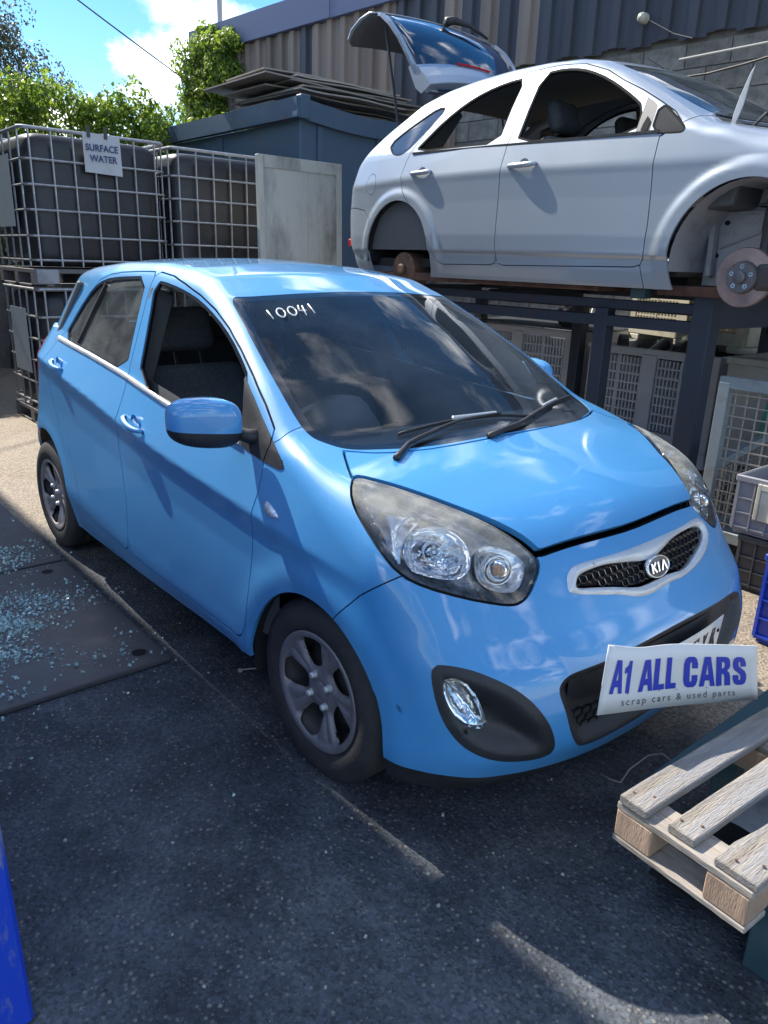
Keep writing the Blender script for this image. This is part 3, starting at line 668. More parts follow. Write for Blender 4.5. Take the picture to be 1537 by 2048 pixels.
    for k, w in (('doorF', g), ('doorR', g), ('bump', g*.7), ('fend', g*.7), ('head', .0035)): S.split(F_[k], (-w, w))
    S.split(F_['head'], (.011,))
    for k in ('z1', 'z2', 'z3'): S.split(F_[k])
    S.split(F_['bonnet'], (-.004, .004)); S.split(F_['screen'], (0., -.028)); S.split(F_['tri'], (0.,))
    S.split(F_['glR'], (0., .011)); S.split(F_['glF'], (0., .011)); S.split(F_['strip'])
    S.split(F_['fog'], (0., -.020)); S.split(F_['flamp']); S.split(F_['grO']); S.split(F_['grI']); S.split(F_['intake']); S.split(F_['tail']); S.split(F_['rwin'])
    S.split(lambda V: V[:, 2]-f.zc(V[:, 0]))
    S.split(lambda V: V[:, 1])
    c = S.cen(); v = {k: fn(c) for k, fn in F_.items()}
    lab = np.zeros(len(c), int); NM = {}
    def L(name, m, force=False):
        k = NM.setdefault(name, len(NM)+1)
        lab[(lab == 0) & m] = k
        return k
    y = c[:, 1]
    low = (c[:, 2] < zbot(c[:, 0]))
    L('drop', low & (c[:, 0] < .1))
    L('lip', low & (c[:, 0] >= .1))
    for s, nm in ((-1, 'R'), (1, 'L')):
        sd = (y*s > 0)
        L('z1'+nm, sd & (v['z1'] < 0)); L('z2'+nm, sd & (v['z2'] < 0)); L('z3'+nm, sd & (v['z3'] < 0)); L('head'+nm, sd & (v['head'] < -.0035)); L('headgap', sd & (np.abs(v['head']) <= .0035))
        L('flamp'+nm, sd & (v['flamp'] < 0)); L('fogin'+nm, sd & (v['fog'] < -.020)); L('fogrim'+nm, sd & (v['fog'] < 0))
        L('tail'+nm, sd & (v['tail'] < 0))
    L('bgap', (v['head'] < .011) & (v['bonnet'] < .004))
    L('grille', v['grI'] < 0); L('grframe', v['grO'] < 0); L('intake', v['intake'] < 0)
    L('screen', v['screen'] < -.028); L('frit', v['screen'] < 0)
    L('bonnet', v['bonnet'] < -.004); L('bgap', v['bonnet'] < .004)
    L('rwin', v['rwin'] < 0)
    for s, nm in ((-1, 'R'), (1, 'L')):
        sd = (y*s > 0)
        L('glR'+nm, sd & (v['glR'] < 0)); L('glF'+nm, sd & (v['glF'] < 0))
        L('tri'+nm, sd & (v['tri'] < 0) & ~((np.abs(v['doorF']) < g) & (c[:, 0] > -.3))); 
        L('strip'+nm, sd & (v['strip'] < 0))
        L('ring'+nm, sd & ((v['glR'] < .011) | (v['glF'] < .011)))
        L('doorF'+nm, sd & (v['doorF'] < -g)); L('doorR'+nm, sd & (v['doorR'] < -g))
    L('gap', (np.abs(v['doorF']) <= g) | (np.abs(v['doorR']) <= g))
    L('bgap2', (np.abs(v['bump']) <= g*.7) | ((np.abs(v['fend']) <= g*.7)))
    L('bumper', v['bump'] < 0)
    for s, nm in ((-1, 'R'), (1, 'L')): L('fender'+nm, (y*s > 0) & (v['fend'] < 0))
    L('body', lab == 0)
    m = lambda n: lab == NM[n]
    off = A(O)
    def P(name, key, material, parent=root, **kw):
        msk = np.zeros(len(lab), bool)
        for k in ([key] if isinstance(key, str) else key): msk |= m(k)
        if not msk.any(): print('EMPTY', key); return None
        o = S.panel(name, msk, material, None, **kw)
        # into the parent's frame
        o.parent = parent; po = off if parent is root else A(parent.matrix_world.translation) if False else off
        o.location = A(o.location)-off-(A(parent.location) if parent is not root else 0)
        return o
    P('body_shell', 'body', blue)
    P('front_bumper', 'bumper', blue)
    P('bumper_lip', 'lip', black_pl, inset=.008)
    # the bonnet stands a finger proud of its catch
    def pop(Pp, Nn):
        t = sstep(.28, .52, Pp[:, 0]); Pp = Pp.copy(); Pp[:, 2] += .016*t; Pp[:, 0] += .004*t; return Pp
    P('bonnet', 'bonnet', blue, disp=pop, rim=.02)
    gap_pieces(S, m('gap') | m('bgap2') | m('headgap'), root, off)
    P('bonnet_gap', 'bgap', dark, inset=.03, rim=0)
    P('windscreen', 'screen', screen, inset=.002, rim=0)
    P('windscreen_border', 'frit', black_gl, inset=.002, rim=.006)
    P('rear_window', 'rwin', win, inset=.004, rim=.004)
    for nm, s in (('R', -1), ('L', 1)):
        P('front_wing', 'fender'+nm, blue)
        fd = P('front_door', 'doorF'+nm, blue); rd = P('rear_door', 'doorR'+nm, blue)
        P('window_seal', 'ring'+nm, black_gl, inset=.003, rim=.012)
        P('side_glass', 'glR'+nm, win, inset=.010, rim=0)
        if s > 0: P('side_glass', 'glF'+nm, win, inset=.010, rim=0)
        P('mirror_triangle', 'tri'+nm, black_pl, inset=-.003, rim=.01)
        def bulge(Pp, Nn):
            zm = np.interp(Pp[:, 0], [-2.262, -1.8, -1.37, -.84, -.395], [1.0985, 1.0725, 1.0395, .9825, .959]); t = np.clip((Pp[:, 2]-zm)/.0095, -1, 1); return Pp+Nn*(.003+.009*np.sqrt(np.maximum(0, 1-t*t)))[:, None]
        P('belt_moulding', 'strip'+nm, satin, disp=bulge, rim=.006, autonorm=True)
        P('tail_light', 'tail'+nm, red_lens, inset=-.004, rim=.01)
        # fog lamp pocket
        def pocket(Pp, Nn, sdn=s):
            d = -F_['fog'](Pp); t = sstep(.018, .085, d); Q = Pp.copy(); Q[:, 0] -= .045*t; Q[:, 1] -= .012*t*sdn; return Q
        P('fog_lamp_surround', ['fogrim'+nm, 'fogin'+nm], black_pl, disp=pocket, rim=.01, autonorm=True, inset=-.001)
        def fl_out(Pp, Nn, sdn=s):
            Q = Pp.copy(); Q[:, 0] -= .016; return Q
        fo = P('fog_lamp', 'flamp'+nm, lens_clear, disp=fl_out, rim=.012)
        def fl_in(Pp, Nn, sdn=s):
            d = -F_['flamp'](Pp); Q = Pp-Nn*(.014+.030*sstep(0, .045, d))[:, None]; Q[:, 0] -= .016; return Q
        P('lamp_reflector', 'flamp'+nm, reflector, parent=fo, disp=fl_in, rim=0, autonorm=True)
    def bowl(Pp, Nn):
        Q = Pp.copy(); d = -F_['intake'](Pp); t = sstep(.0, .05, d); Q[:, 0] -= .035*t; return Q
    P('lower_grille', 'intake', black_pl, disp=bowl, rim=.01, autonorm=True)
    def gback(Pp, Nn): Q = Pp.copy(); Q[:, 0] -= .018; return Q
    gr = P('grille', 'grille', dark, disp=gback, rim=0)
    def gfr(Pp, Nn):
        dO, dI = -F_['grO'](Pp), F_['grI'](Pp); t = np.clip(np.minimum(dO, dI)/.010, 0, 1); Q = Pp+Nn*(.001+.009*np.sin(t*np.pi/2))[:, None]; return Q
    P('grille_frame', 'grframe', satin, disp=gfr, rim=.018, autonorm=True)
    surf = lambda y_, z_: _ray_x(f0, y_, z_)
    # honeycomb mesh of the two grilles
    def comb(name, poly, sz, back, zr, par, inset_):
        b = MB(); Pg = A(poly); wv = sz; row = 0; z = zr[0]
        while z < zr[1]:
            yy = -.50+(wv*.5 if row % 2 else 0)*1.0
            while yy < .53:
                d = sdf(Pg, A([yy]), A([z]))[0]
                if d < -.0015:
                    ring = []
                    for k in range(6):
                        a = math.pi/6+k*math.pi/3
                        ring.append((yy+wv*.56*math.cos(a), z+wv*.40*math.sin(a)))
                    for k in range(6):
                        p, q = ring[k], ring[(k+1) % 6]
                        if k in (0, 1, 2) or d > -.02:
                            if sdf(Pg, A([p[0]]), A([p[1]]))[0] < .001 and sdf(Pg, A([q[0]]), A([q[1]]))[0] < .001:
                                b.bar((surf(*p)-back, p[0], p[1]), (surf(*q)-back, q[0], q[1]), .0028, .006, up=(1, 0, 0))
                yy += wv
            z += sz*.72; row += 1
        b.V = [(A(v_)-off) for v_ in b.V]
        o = b.obj(name, black_gl, par, origin=None if par is root else None); o['kind'] = 'stuff'
        return o
    comb('honeycomb_mesh', smooth_poly(grI, 1), .026, .008, (.645, .755), root, 0)
    low_in = [(-.43,.39),(-.40,.342),(-.36,.335),(-.25,.342),(-.108,.350),(0,.356),(.16,.364),(.25,.374),(.34,.390),(.34,.44),(-.43,.44)]
    comb('honeycomb_mesh', low_in, .030, .034, (.33, .44), root, 0)
    # dark number-plate panel across the intake
    return root, S, f0, F_, m, P, off, surf

def _ray_x(f, y, z, x0=1.0, x1=-.2):
    xs = np.linspace(x0, x1, 400); g = f(np.stack([xs, np.full(400, y), np.full(400, z)], -1)); i = np.argmax(g < 0)
    return xs[i]-(xs[i]-xs[i-1])*(g[i]/(g[i]-g[i-1])) if i > 0 else xs[-1]
def _ray_y(f, x, z, s=-1, y0=1.1):
    ys = np.linspace(y0, 0, 500); g = f(np.stack([np.full(500, x), ys, np.full(500, z)], -1)); i = np.argmax(g < 0)
    return s*(ys[i]-(ys[i]-ys[i-1])*(g[i]/(g[i]-g[i-1]))) if i > 0 else 0.
def _ray_z(f, x, y, z0=2.0):
    zs = np.linspace(z0, 0, 900); g = f(np.stack([np.full(900, x), np.full(900, y), zs], -1)); i = np.argmax(g < 0)
    return zs[i]-(zs[i]-zs[i-1])*(g[i]/(g[i]-g[i-1])) if i > 0 else 0.

kia, KS, kf, KF, km, KP, koff, ksurf = build_kia()
kW = lambda p: tuple(np.array(p, float)-koff)                     # world point -> car coordinates
def kobj(b, name, m, parent=None, **kw):
    b.V = [kW(v) for v in b.V]
    par = parent or kia
    if par is not kia: b.V = [tuple(np.array(v)-np.array(par.location)) for v in b.V]
    return b.obj(name, m, par, **kw)

# ---- wheels
for s in (-1, 1):
    wheel('front_wheel', kia, kW((.005, s*.660, .285)), s, .285, .175, .183, lock=0.02*1)
    wheel('rear_wheel', kia, kW((-2.385, s*.652, .285)), s, .285, .175, .183)
# wheel wells
for s in (-1, 1):
    for cx, r in ((.03, .33), (-2.375, .365)):
        b = MB(); prof = []
        n = 20; V = []; F = []
        for i in range(n+1):
            a = math.pi*(1.12*i/n-.06)
            xx_, zz_ = cx+r*math.cos(a), .285+r*math.sin(a)
            for yy in (max(.5, min(.765, abs(_ray_y(kf, xx_, max(zz_, .3)))-.02)), .40):
                V.append((xx_, s*yy, zz_))
        for i in range(n): F.append((2*i, 2*i+1, 2*i+3, 2*i+2))
        V += [(cx-r, s*.40, .1), (cx+r, s*.40, .1), (cx+r, s*.40, .7), (cx-r, s*.40, .7)]; k = 2*(n+1); F.append((k, k+1, k+2, k+3))
        b.add(V, F); kobj(b, 'wheel_arch_liner', black_pl, smooth=False)
# ---- headlamp innards and lenses
for nm, s in (('R', -1), ('L', 1)):
    le = KP('headlight', ['head'+nm, 'z1'+nm, 'z2'+nm, 'z3'+nm], lens, inset=-.001, rim=.004)
    def back(Pp, Nn):
        d = -KF['head'](Pp); return Pp-Nn*(.006+.030*sstep(0., .03, d))[:, None]
    KP('lamp_bezel', 'head'+nm, mat('lamp_bezel_black', (.26, .26, .28), .24, .7, var=.6, vscale=24), parent=le, disp=back, rim=0, autonorm=True)
    def f1(Pp, Nn): d = -KF['z1'](Pp); return Pp-Nn*(.026-.016*sstep(0, .03, d))[:, None]
    KP('side_reflector', 'z1'+nm, mat('lamp_satin', (.74, .75, .78), .24, .85), parent=le, disp=f1, rim=.02, autonorm=True)
    def f2(Pp, Nn): d = -KF['z2'](Pp); return Pp-Nn*(.022+.050*sstep(0, .055, d)+.003*np.sign(np.sin(Pp[:, 2]*420))*sstep(.02, .03, d))[:, None]
    KP('main_reflector', 'z2'+nm, reflector, parent=le, disp=f2, rim=-.006, autonorm=True)
    def f3(Pp, Nn): d = -KF['z3'](Pp); return Pp-Nn*(.020+.020*sstep(0, .035, d))[:, None]
    KP('indicator_reflector', 'z3'+nm, mat('lamp_satin'), parent=le, disp=f3, rim=-.005, autonorm=True)
    m_ = lambda q: (q[0], q[1]*-s, q[2])
    b = MB(); b.lathe([(0, .036), (.012, .034), (.022, .026), (.029, .012), (.030, 0), (.030, -.02)], m_((.455, -.500, .770)), m_((.84, -.50, .2)), 24); kobj(b, 'indicator_globe', glass('globe', (.92, .90, .88), .06, (.7, .55, .42)), le, smooth=True)
    b = MB(); b.lathe([(0, .020), (.010, .017), (.014, .006), (.012, -.01)], m_((.455, -.500, .770)), m_((.84, -.50, .2)), 16); kobj(b, 'indicator_bulb', mat('amber_bulb', (.75, .36, .16), .2, .3), le, smooth=True)
    b = MB(); b.lathe([(.034, .004), (.036, .010), (.039, .004), (.040, -.015)], m_((.455, -.500, .770)), m_((.84, -.50, .2)), 28); kobj(b, 'indicator_ring', chrome, le, smooth=True)
    b = MB(); b.lathe([(0, .030), (.008, .028), (.011, .020), (.011, -.015)], m_((.345, -.625, .812)), m_((.84, -.45, .25)), 16); b.lathe([(.022, .006), (.024, .010), (.026, .004), (.026, -.01)], m_((.345, -.625, .812)), m_((.84, -.45, .25)), 20); kobj(b, 'lamp_bulb', mat('bulb_glass', (.6, .66, .75), .05, .9), le, smooth=True)
# ---- mirrors
for s in (-1, 1):
    def sy(q): return (q[0], q[1]*-s, q[2])
    # housing: rounded box, swept
    n_u, n_v = 28, 20; V = []; F = []
    cx, cy, cz = (-.375, -.872, 1.048) if s < 0 else (-.505, -.782, 1.055)
    for i in range(n_v+1):
        ph = -math.pi/2+math.pi*i/n_v
        for j in range(n_u):
            th = 2*math.pi*j/n_u
            e1, e2 = .62, .60
            sp = lambda a, e: math.copysign(abs(a)**e, a)
            X = sp(math.cos(ph), e1)*sp(math.cos(th), e2); Y = sp(math.cos(ph), e1)*sp(math.sin(th), e2); Z = sp(math.sin(ph), e1)
            xx = X*.060; yy = Y*.108; zz = Z*.074
            if X < 0: xx *= .45
            if s > 0: xx, yy = yy*.8, xx*.9
            xx += .012*Y; zz += .010*(-Y)-.006
            if Y < 0: zz *= 1-.10*abs(Y)
            V.append(sy((cx+xx, cy+yy, cz+zz)))
    for i in range(n_v):
        for j in range(n_u): F.append((i*n_u+j, i*n_u+(j+1) % n_u, (i+1)*n_u+(j+1) % n_u, (i+1)*n_u+j) if s < 0 else (i*n_u+j, (i+1)*n_u+j, (i+1)*n_u+(j+1) % n_u, i*n_u+(j+1) % n_u))
    cutr = int(n_v*.46)*n_u; up, lo_ = F[cutr:], F[:cutr]
    b = MB(); b.add(V, up); mir = kobj(b, 'door_mirror', blue, smooth=True)
    b = MB(); b.add(V, lo_); kobj(b, 'mirror_base', black_pl, mir, smooth=True)
    b = MB(); b.tube([sy((-.40, -.80, 1.018)), sy((-.375, -.775, 1.005)), sy((-.345, -.745, .992)), sy((-.33, -.71, .985))], [.020, .019, .022, .030], 12); kobj(b, 'mirror_arm', black_pl, mir, smooth=True)
    if s < 0:
      b = MB(); b.box((cx-.027, cy-.085, cz-.05), (cx-.023, cy+.085, cz+.045)); kobj(b, 'mirror_glass', mat('mirror_silver', (.8, .82, .84), .02, 1.), mir, bevel=.001)
# ---- handles, repeaters
for s in (-1, 1):
    for x0, x1, z0, z1 in ((-1.232, -1.052, .905, .876), (-2.155, -1.985, 1.012, .988)):
        ya, yb = _ray_y(kf, x0, z0, s), _ray_y(kf, x1, z1, s)
        door_handle('door_handle', kia, kW((x0, ya, z0)), kW((x1, yb, z1)), (0, s, .0), blue)
    pts = [(-.206, .829), (-.186, .832), (-.150, .818), (-.124, .806), (-.128, .797), (-.150, .793), (-.190, .800)]
    b = MB(); P3 = [Vector((x, _ray_y(kf, x, z, s), z)) for x, z in smooth_poly(pts, 2)]
    cen = sum(P3, Vector())/len(P3); V = [q+Vector((0, s*.001, 0)) for q in P3]+[(q*.75+cen*.25)+Vector((0, s*.009, 0)) for q in P3]+[cen+Vector((0, s*.010, 0))]
    n = len(P3); F = [(i, (i+1) % n, n+(i+1) % n, n+i) for i in range(n)]+[(n+i, n+(i+1) % n, 2*n) for i in range(n)]
    b.add(V, F); kobj(b, 'side_repeater', mat('repeater_clear', (.62, .66, .70), .12, .35, coat=1, var=.35, vscale=90), smooth=True)
# ---- badge KIA on its oval
bc = Vector((ksurf(.040, .697)+.012, .040, .697)); nx = Vector((.93, .0, .36)).normalized()
Mb = frame(kW(bc), (0.02, 1, 0), nx.cross(Vector((0, 1, 0))), nx)
b = MB(); b.lathe([(.056, -.012), (.058, -.002), (.056, .002), (.052, .003), (.050, .0005)], n=40); b.V = [(v[0], v[1]*.56, v[2]) for v in b.V]; b.xf(Mb); badge = b.obj('front_badge', chrome, kia, smooth=True)
b = MB(); b.lathe([(.050, .0), (.0, .0025)], n=40); b.V = [(v[0], v[1]*.56, v[2]) for v in b.V]; b.xf(Mb); o = b.obj('badge_oval', mat('badge_dark', (.10, .10, .11), .3, .8), kia, smooth=True); o.parent = badge; o.location = o.location-badge.location
def letter(b, ch, x, w, h, t, M_, d):
    segs = {'K': [((0, 0), (0, 1)), ((0, .45), (1, 1)), ((.25, .62), (1, 0))], 'I': [((.5, 0), (.5, 1))], 'A': [((0, 0), (.5, 1)), ((.5, 1), (1, 0))]}[ch]
    for p, q in segs:
        b.bar((x+p[0]*w, (p[1]-.5)*h, d), (x+q[0]*w, (q[1]-.5)*h, d), t, .002, up=(0, 0, 1))
b = MB(); letter(b, 'K', -.036, .019, .028, .006, None, .0045); letter(b, 'I', -.012, .014, .028, .006, None, .0045); letter(b, 'A', .010, .025, .028, .006, None, .0045)
b.xf(Mb); o = b.obj('badge_letters', chrome, kia); o.parent = badge; o.location = o.location-badge.location
# ---- number plate on a dark backing
pz = .462; 
def px_at(y): return .727-.16*(y-.02)**2*1.6
b = MB()
V = []; F = []; ys = np.linspace(-.250, .275, 12)
for i, yy in enumerate(ys):
    x = px_at(yy)-.01; V += [(x-.004, yy, pz-.056), (x+.004, yy, pz+.056)]
for i in range(11): F.append((2*i, 2*i+2, 2*i+3, 2*i+1))
b.add(V, F); plate = kobj(b, 'number_plate', mat('plate_white', (.70, .71, .70), .35, coat=.5, dirt=.3, dirtcol=(.35, .34, .30)), smooth=False)
so_ = plate.modifiers.new('thick', 'SOLIDIFY'); so_.thickness = .003; so_.offset = 0
yend = .262; pn = Vector((.975, .075, -.03)).normalized()
for i, ch in enumerate('GYR'):
    yy = .255-(2-i)*.060-.042
    nn = Vector((1, .0, 0)); sl_ = -.16*2*(yy-.02)*1.6; xa = Vector((sl_, 1, 0)).normalized(); nn = Vector((1, -sl_, 0)).normalized()
    Mt = frame(kW((px_at(yy)-.007, yy, pz+.002)), xa, (.07, 0, 1), nn)
    o = text_obj('plate_letter', ch, .098, mat('plate_ink', (.02, .02, .022), .5), kia, Mt, .0008, .0035, .62)
b = MB(); b.lathe([(.006, 0), (.006, .003), (0, .004)], (px_at(.262)-.006, .250, pz+.012), (1, .07, 0), 12); kobj(b, 'plate_screw', dark)
# dark backing tray and the upper slot
b = MB(); V = []; F = []; ys = np.linspace(-.42, .47, 16)
for i, yy in enumerate(ys):
    x = ksurf(yy, .47)-.030; V += [(x, yy, .405), (x, yy, .530)]
for i in range(15): F.append((2*i, 2*i+2, 2*i+3, 2*i+1))
b.add(V, F); kobj(b, 'plate_tray', black_pl)
# ---- wipers and scuttle
b = MB(); V = []; F = []; ys = np.linspace(-.60, .60, 25)
for yy in ys:
    xr = np.interp(abs(yy), [0, .25, .42, .52, .6], [.075, .065, .03, -.01, -.06]); z1 = _ray_z(kf, xr, yy)-.018
    V += [(xr+.03, yy, z1-.03), (xr-.02, yy, z1), (xr-.13, yy, z1+.012)]
for i in range(24):
    F += [(3*i, 3*i+1, 3*i+4, 3*i+3), (3*i+1, 3*i+2, 3*i+5, 3*i+4)]
b.add(V, F); kobj(b, 'scuttle_panel', black_pl, smooth=True)
def on_screen(x, y, h=.012): return Vector((x, y, _ray_z(kf, x, y)+h))
def poly_on(pts, h, n=14):
    P_ = [Vector((q[0], q[1], 0)) for q in pts]; out = []
    for i in range(n):
        t = i/(n-1)*(len(P_)-1); k = min(int(t), len(P_)-2); q = P_[k].lerp(P_[k+1], t-k); out.append(on_screen(q.x, q.y, h[0]+(h[1]-h[0])*i/(n-1)))
    return out
for arm_, bl_ in (([(.055, -.50), (.0, -.40), (-.035, -.18), (-.030, .03)], [(-.055, -.40), (-.050, -.19), (-.036, .03), (-.012, .19)]), ([(.060, -.12), (.020, .08), (-.050, .29), (-.088, .40)], [(-.015, .16), (-.078, .35), (-.160, .59)])):
    pp = poly_on(arm_, (.008, .018)); b = MB(); b.tube(pp, [.011, .010, .009, .008]+[.0065]*4+[.005]*4+[.004, .004], 8); arm = kobj(b, 'wiper_arm', black_pl, smooth=True)
    pp = poly_on(bl_, (.009, .009), 18); b = MB(); b.tube(pp, [.002]+[.004]*16+[.002], 6); b.tube(poly_on(bl_, (.004, .004), 18), .003, 5); kobj(b, 'wiper_blade', black_pl, arm, smooth=True)
    c_ = pp[8]; b = MB(); b.bar(pp[6]+Vector((0, 0, .006)), pp[11]+Vector((0, 0, .006)), .010, .014); kobj(b, 'wiper_clip', satin, arm, bevel=.003)
# ---- hand-written stock number on the glass
def stroke(b, pts, r=.0026):
    P3 = []
    for u, v in pts:
        p = og+ux*u*.0205+vy*v*.050
        P3.append(Vector((p.x, p.y, _ray_z(kf, p.x, p.y)+.004)))
    b.tube(P3, r, 5)
og = Vector((-.648, -.465, 0)); ux = Vector((.10, 1, 0)); vy = Vector((-1, .25, 0))
b = MB()
stroke(b, [(0, 1), (.35, 0)]); 
circ = lambda c, rx, ry: [(c+rx*math.cos(a), .5+ry*math.sin(a)) for a in np.linspace(.3, .3+2*math.pi, 16)]
stroke(b, circ(2.2, .72, .5)); stroke(b, circ(4.3, .72, .5)); stroke(b, [(5.9, 1.05), (5.6, .45), (6.9, .40)]); stroke(b, [(6.6, .95), (6.4, -.15)]); stroke(b, [(7.9, 1.1), (8.15, 0)])
kobj(b, 'marker_number', white_paint, smooth=True)
# ---- cabin
def seat(x, y, rear=False, w=.50):
    b = MB(); o = None
    b.box((x-.02, y-w/2, .42), (x+.50, y+w/2, .60)); st = kobj(b, 'seat', cloth, bevel=.05, seg=3)
    b = MB(); Mx = Matrix.Translation((x, y, .52)) @ Matrix.Rotation(math.radians(-20), 4, 'Y')
    b.box((-.13, -w/2, 0), (.0, w/2, .58), M=Mx); kobj(b, 'backrest', cloth, st, bevel=.05, seg=3)
    b = MB(); b.box((-.10, -.135, .64), (.0, .135, .83), M=Mx); kobj(b, 'headrest', cloth, st, bevel=.045, seg=4)
    b = MB(); b.tube([Mx @ Vector((-.05, -.06, .55)), Mx @ Vector((-.05, -.06, .68))], .006, 6); kobj(b, 'headrest_post', steel_dark, st); b = MB(); b.tube([Mx @ Vector((-.05, .06, .55)), Mx @ Vector((-.05, .06, .68))], .006, 6); kobj(b, 'headrest_post', steel_dark, st)
for y_ in (-.36, .36): seat(-1.25, y_)
b = MB(); b.box((-2.25, -.60, .45), (-1.75, .60, .60)); rs = kobj(b, 'rear_seat', cloth, bevel=.05, seg=3)
b = MB(); Mx = Matrix.Translation((-2.2, 0, .55)) @ Matrix.Rotation(math.radians(-24), 4, 'Y'); b.box((-.12, -.60, 0), (0, .60, .56), M=Mx); kobj(b, 'rear_backrest', cloth, rs, bevel=.04, seg=3)
for y_ in (-.33, .33):
    b = MB(); b.box((-.10, -.12, .56), (0, .12, .70), M=Mx @ Matrix.Translation((0, y_, 0))); kobj(b, 'rear_headrest', cloth, rs, bevel=.035, seg=3)
# dashboard: profile swept across
prof = [(-.02, .62), (.0, .90), (-.06, .945), (-.20, .955), (-.36, .945), (-.44, .90), (-.47, .82), (-.42, .70), (-.45, .55)]
b = MB(); b.prism(prof, -.66, .66, M=Matrix(((1, 0, 0, 0), (0, 0, 1, 0), (0, 1, 0, 0), (0, 0, 0, 1)))); kobj(b, 'dashboard', int_gray, bevel=.012, seg=2)
b = MB(); b.tube([(-.30+.05*math.sin(0), -.36, .93), (-.38, -.36, .965), (-.44, -.36, .96)], [.10, .12, .11], 16); kobj(b, 'instrument_cowl', int_gray, smooth=True)
b = MB(); cW = Vector((-.56, -.36, .87)); axw = Vector((-.88, 0, .47)).normalized(); yv = Vector((0, 1, 0)); zv = axw.cross(yv)
b.tube([cW+(yv*math.cos(a)+zv*math.sin(a))*.180 for a in np.linspace(0, 2*math.pi, 40)[:-1]], .015, 8, closed=True)
b.lathe([(.0, .03), (.045, .025), (.065, .0)], cW, axw, 16)
for a in (0.1, math.pi-.1, math.pi*1.5): b.bar(cW, cW+(yv*math.cos(a)+zv*math.sin(a))*.175, .035, .014, up=axw)
kobj(b, 'steering_wheel', int_gray, smooth=False)
# rear-view mirror and roof lining, far pillars
b = MB(); b.box((-.80, -.09, 1.26), (-.775, .13, 1.32)); kobj(b, 'rear_view_mirror', black_pl, bevel=.01, seg=2)
b = MB(); V = []; F = []; xs = np.linspace(-2.45, -.86, 18); ys = np.linspace(-.46, .46, 11)
for x in xs:
    for yy in ys: V.append((x, yy, _ray_z(kf, x, yy)-.035))
for i in range(17):
    for j in range(10): a = i*11+j; F.append((a, a+1, a+12, a+11))
b.add(V, F); kobj(b, 'headlining', int_light, smooth=True)
for s in (-1, 1):
    # inner door cards: skin offset inwards below the belt
    b = MB(); V = []; F = []; xs = np.linspace(-2.25, -.20, 24)
    for x in xs:
        zb_ = float(kf.zb(x)); 
        for z in (.36, .55, .75, zb_-.015): V.append((x, (abs(_ray_y(kf, x, z))-.055)*s, z))
    for i in range(23):
        for j in range(3): a = i*4+j; F.append((a, a+1, a+5, a+4))
    b.add(V, F); kobj(b, 'door_card', int_gray, smooth=True)
    # sun visor
    b = MB(); Mx = Matrix.Translation((-.98, .29*s, 1.395)) @ Matrix.Rotation(math.radians(13), 4, 'Y'); b.box((-.07, -.17, -.008), (.09, .17, .008), M=Mx); kobj(b, 'sun_visor', mat('visor_grey', (.12, .12, .12), .8), bevel=.007, seg=2)
    # B pillar trim
    b = MB(); b.bar((-1.33, s*.685, .70), (-1.335, s*.67, .98), .10, .03, up=(1, 0, 0)); b.bar((-1.335, s*.665, .98), (-1.40, s*.505, 1.36), .10, .03, up=(1, 0, 0)); kobj(b, 'pillar_trim', mat('pillar_grey', (.10, .10, .10), .7), bevel=.008)
    # C pillar inner trim
    b = MB(); b.bar((-2.40, s*.585, 1.02), (-2.26, s*.47, 1.34), .16, .03, up=(1, 0, 0)); kobj(b, 'pillar_trim', mat('pillar_grey'), bevel=.008)
    b = MB(); b.tube([(-1.335, s*.665, 1.02), (-1.355, s*.60, 1.22), (-1.35, s*.56, 1.30)], .008, 6); kobj(b, 'seat_belt', cloth)
# rear door quarter divider on the glass
for s in (-1, 1):
    xx = [(-2.005, 1.100), (-1.985, 1.18), (-1.955, 1.27), (-1.925, 1.365)]
    b = MB(); pp = [Vector((x, _ray_y(kf, x, z, s)-s*.006, z)) for x, z in xx]
    for i in range(3): b.bar(pp[i], pp[i+1], .016, .012, up=(1, 0, 0))
    kobj(b, 'window_divider', black_pl)
# floor pan and axles, exhaust so that nothing shines through
b = MB(); b.box((-2.0, -.66, .20), (-.36, .66, .24)); b.box((-2.85, -.42, .28), (.55, .42, .32)); b.box((.35, -.55, .20), (.56, .55, .26)); kobj(b, 'floor_pan', dark)
b = MB(); b.box((-.30, -.42, .30), (.42, .42, .72)); kobj(b, 'engine_block', dark, bevel=.03)
b = MB(); b.tube([(-1.6, _ray_y(kf, -1.6, 1.5) if False else 0, _ray_z(kf, -2.3, 0)+.0), (-1.6, 0, 1.0)], .001, 4); b = None
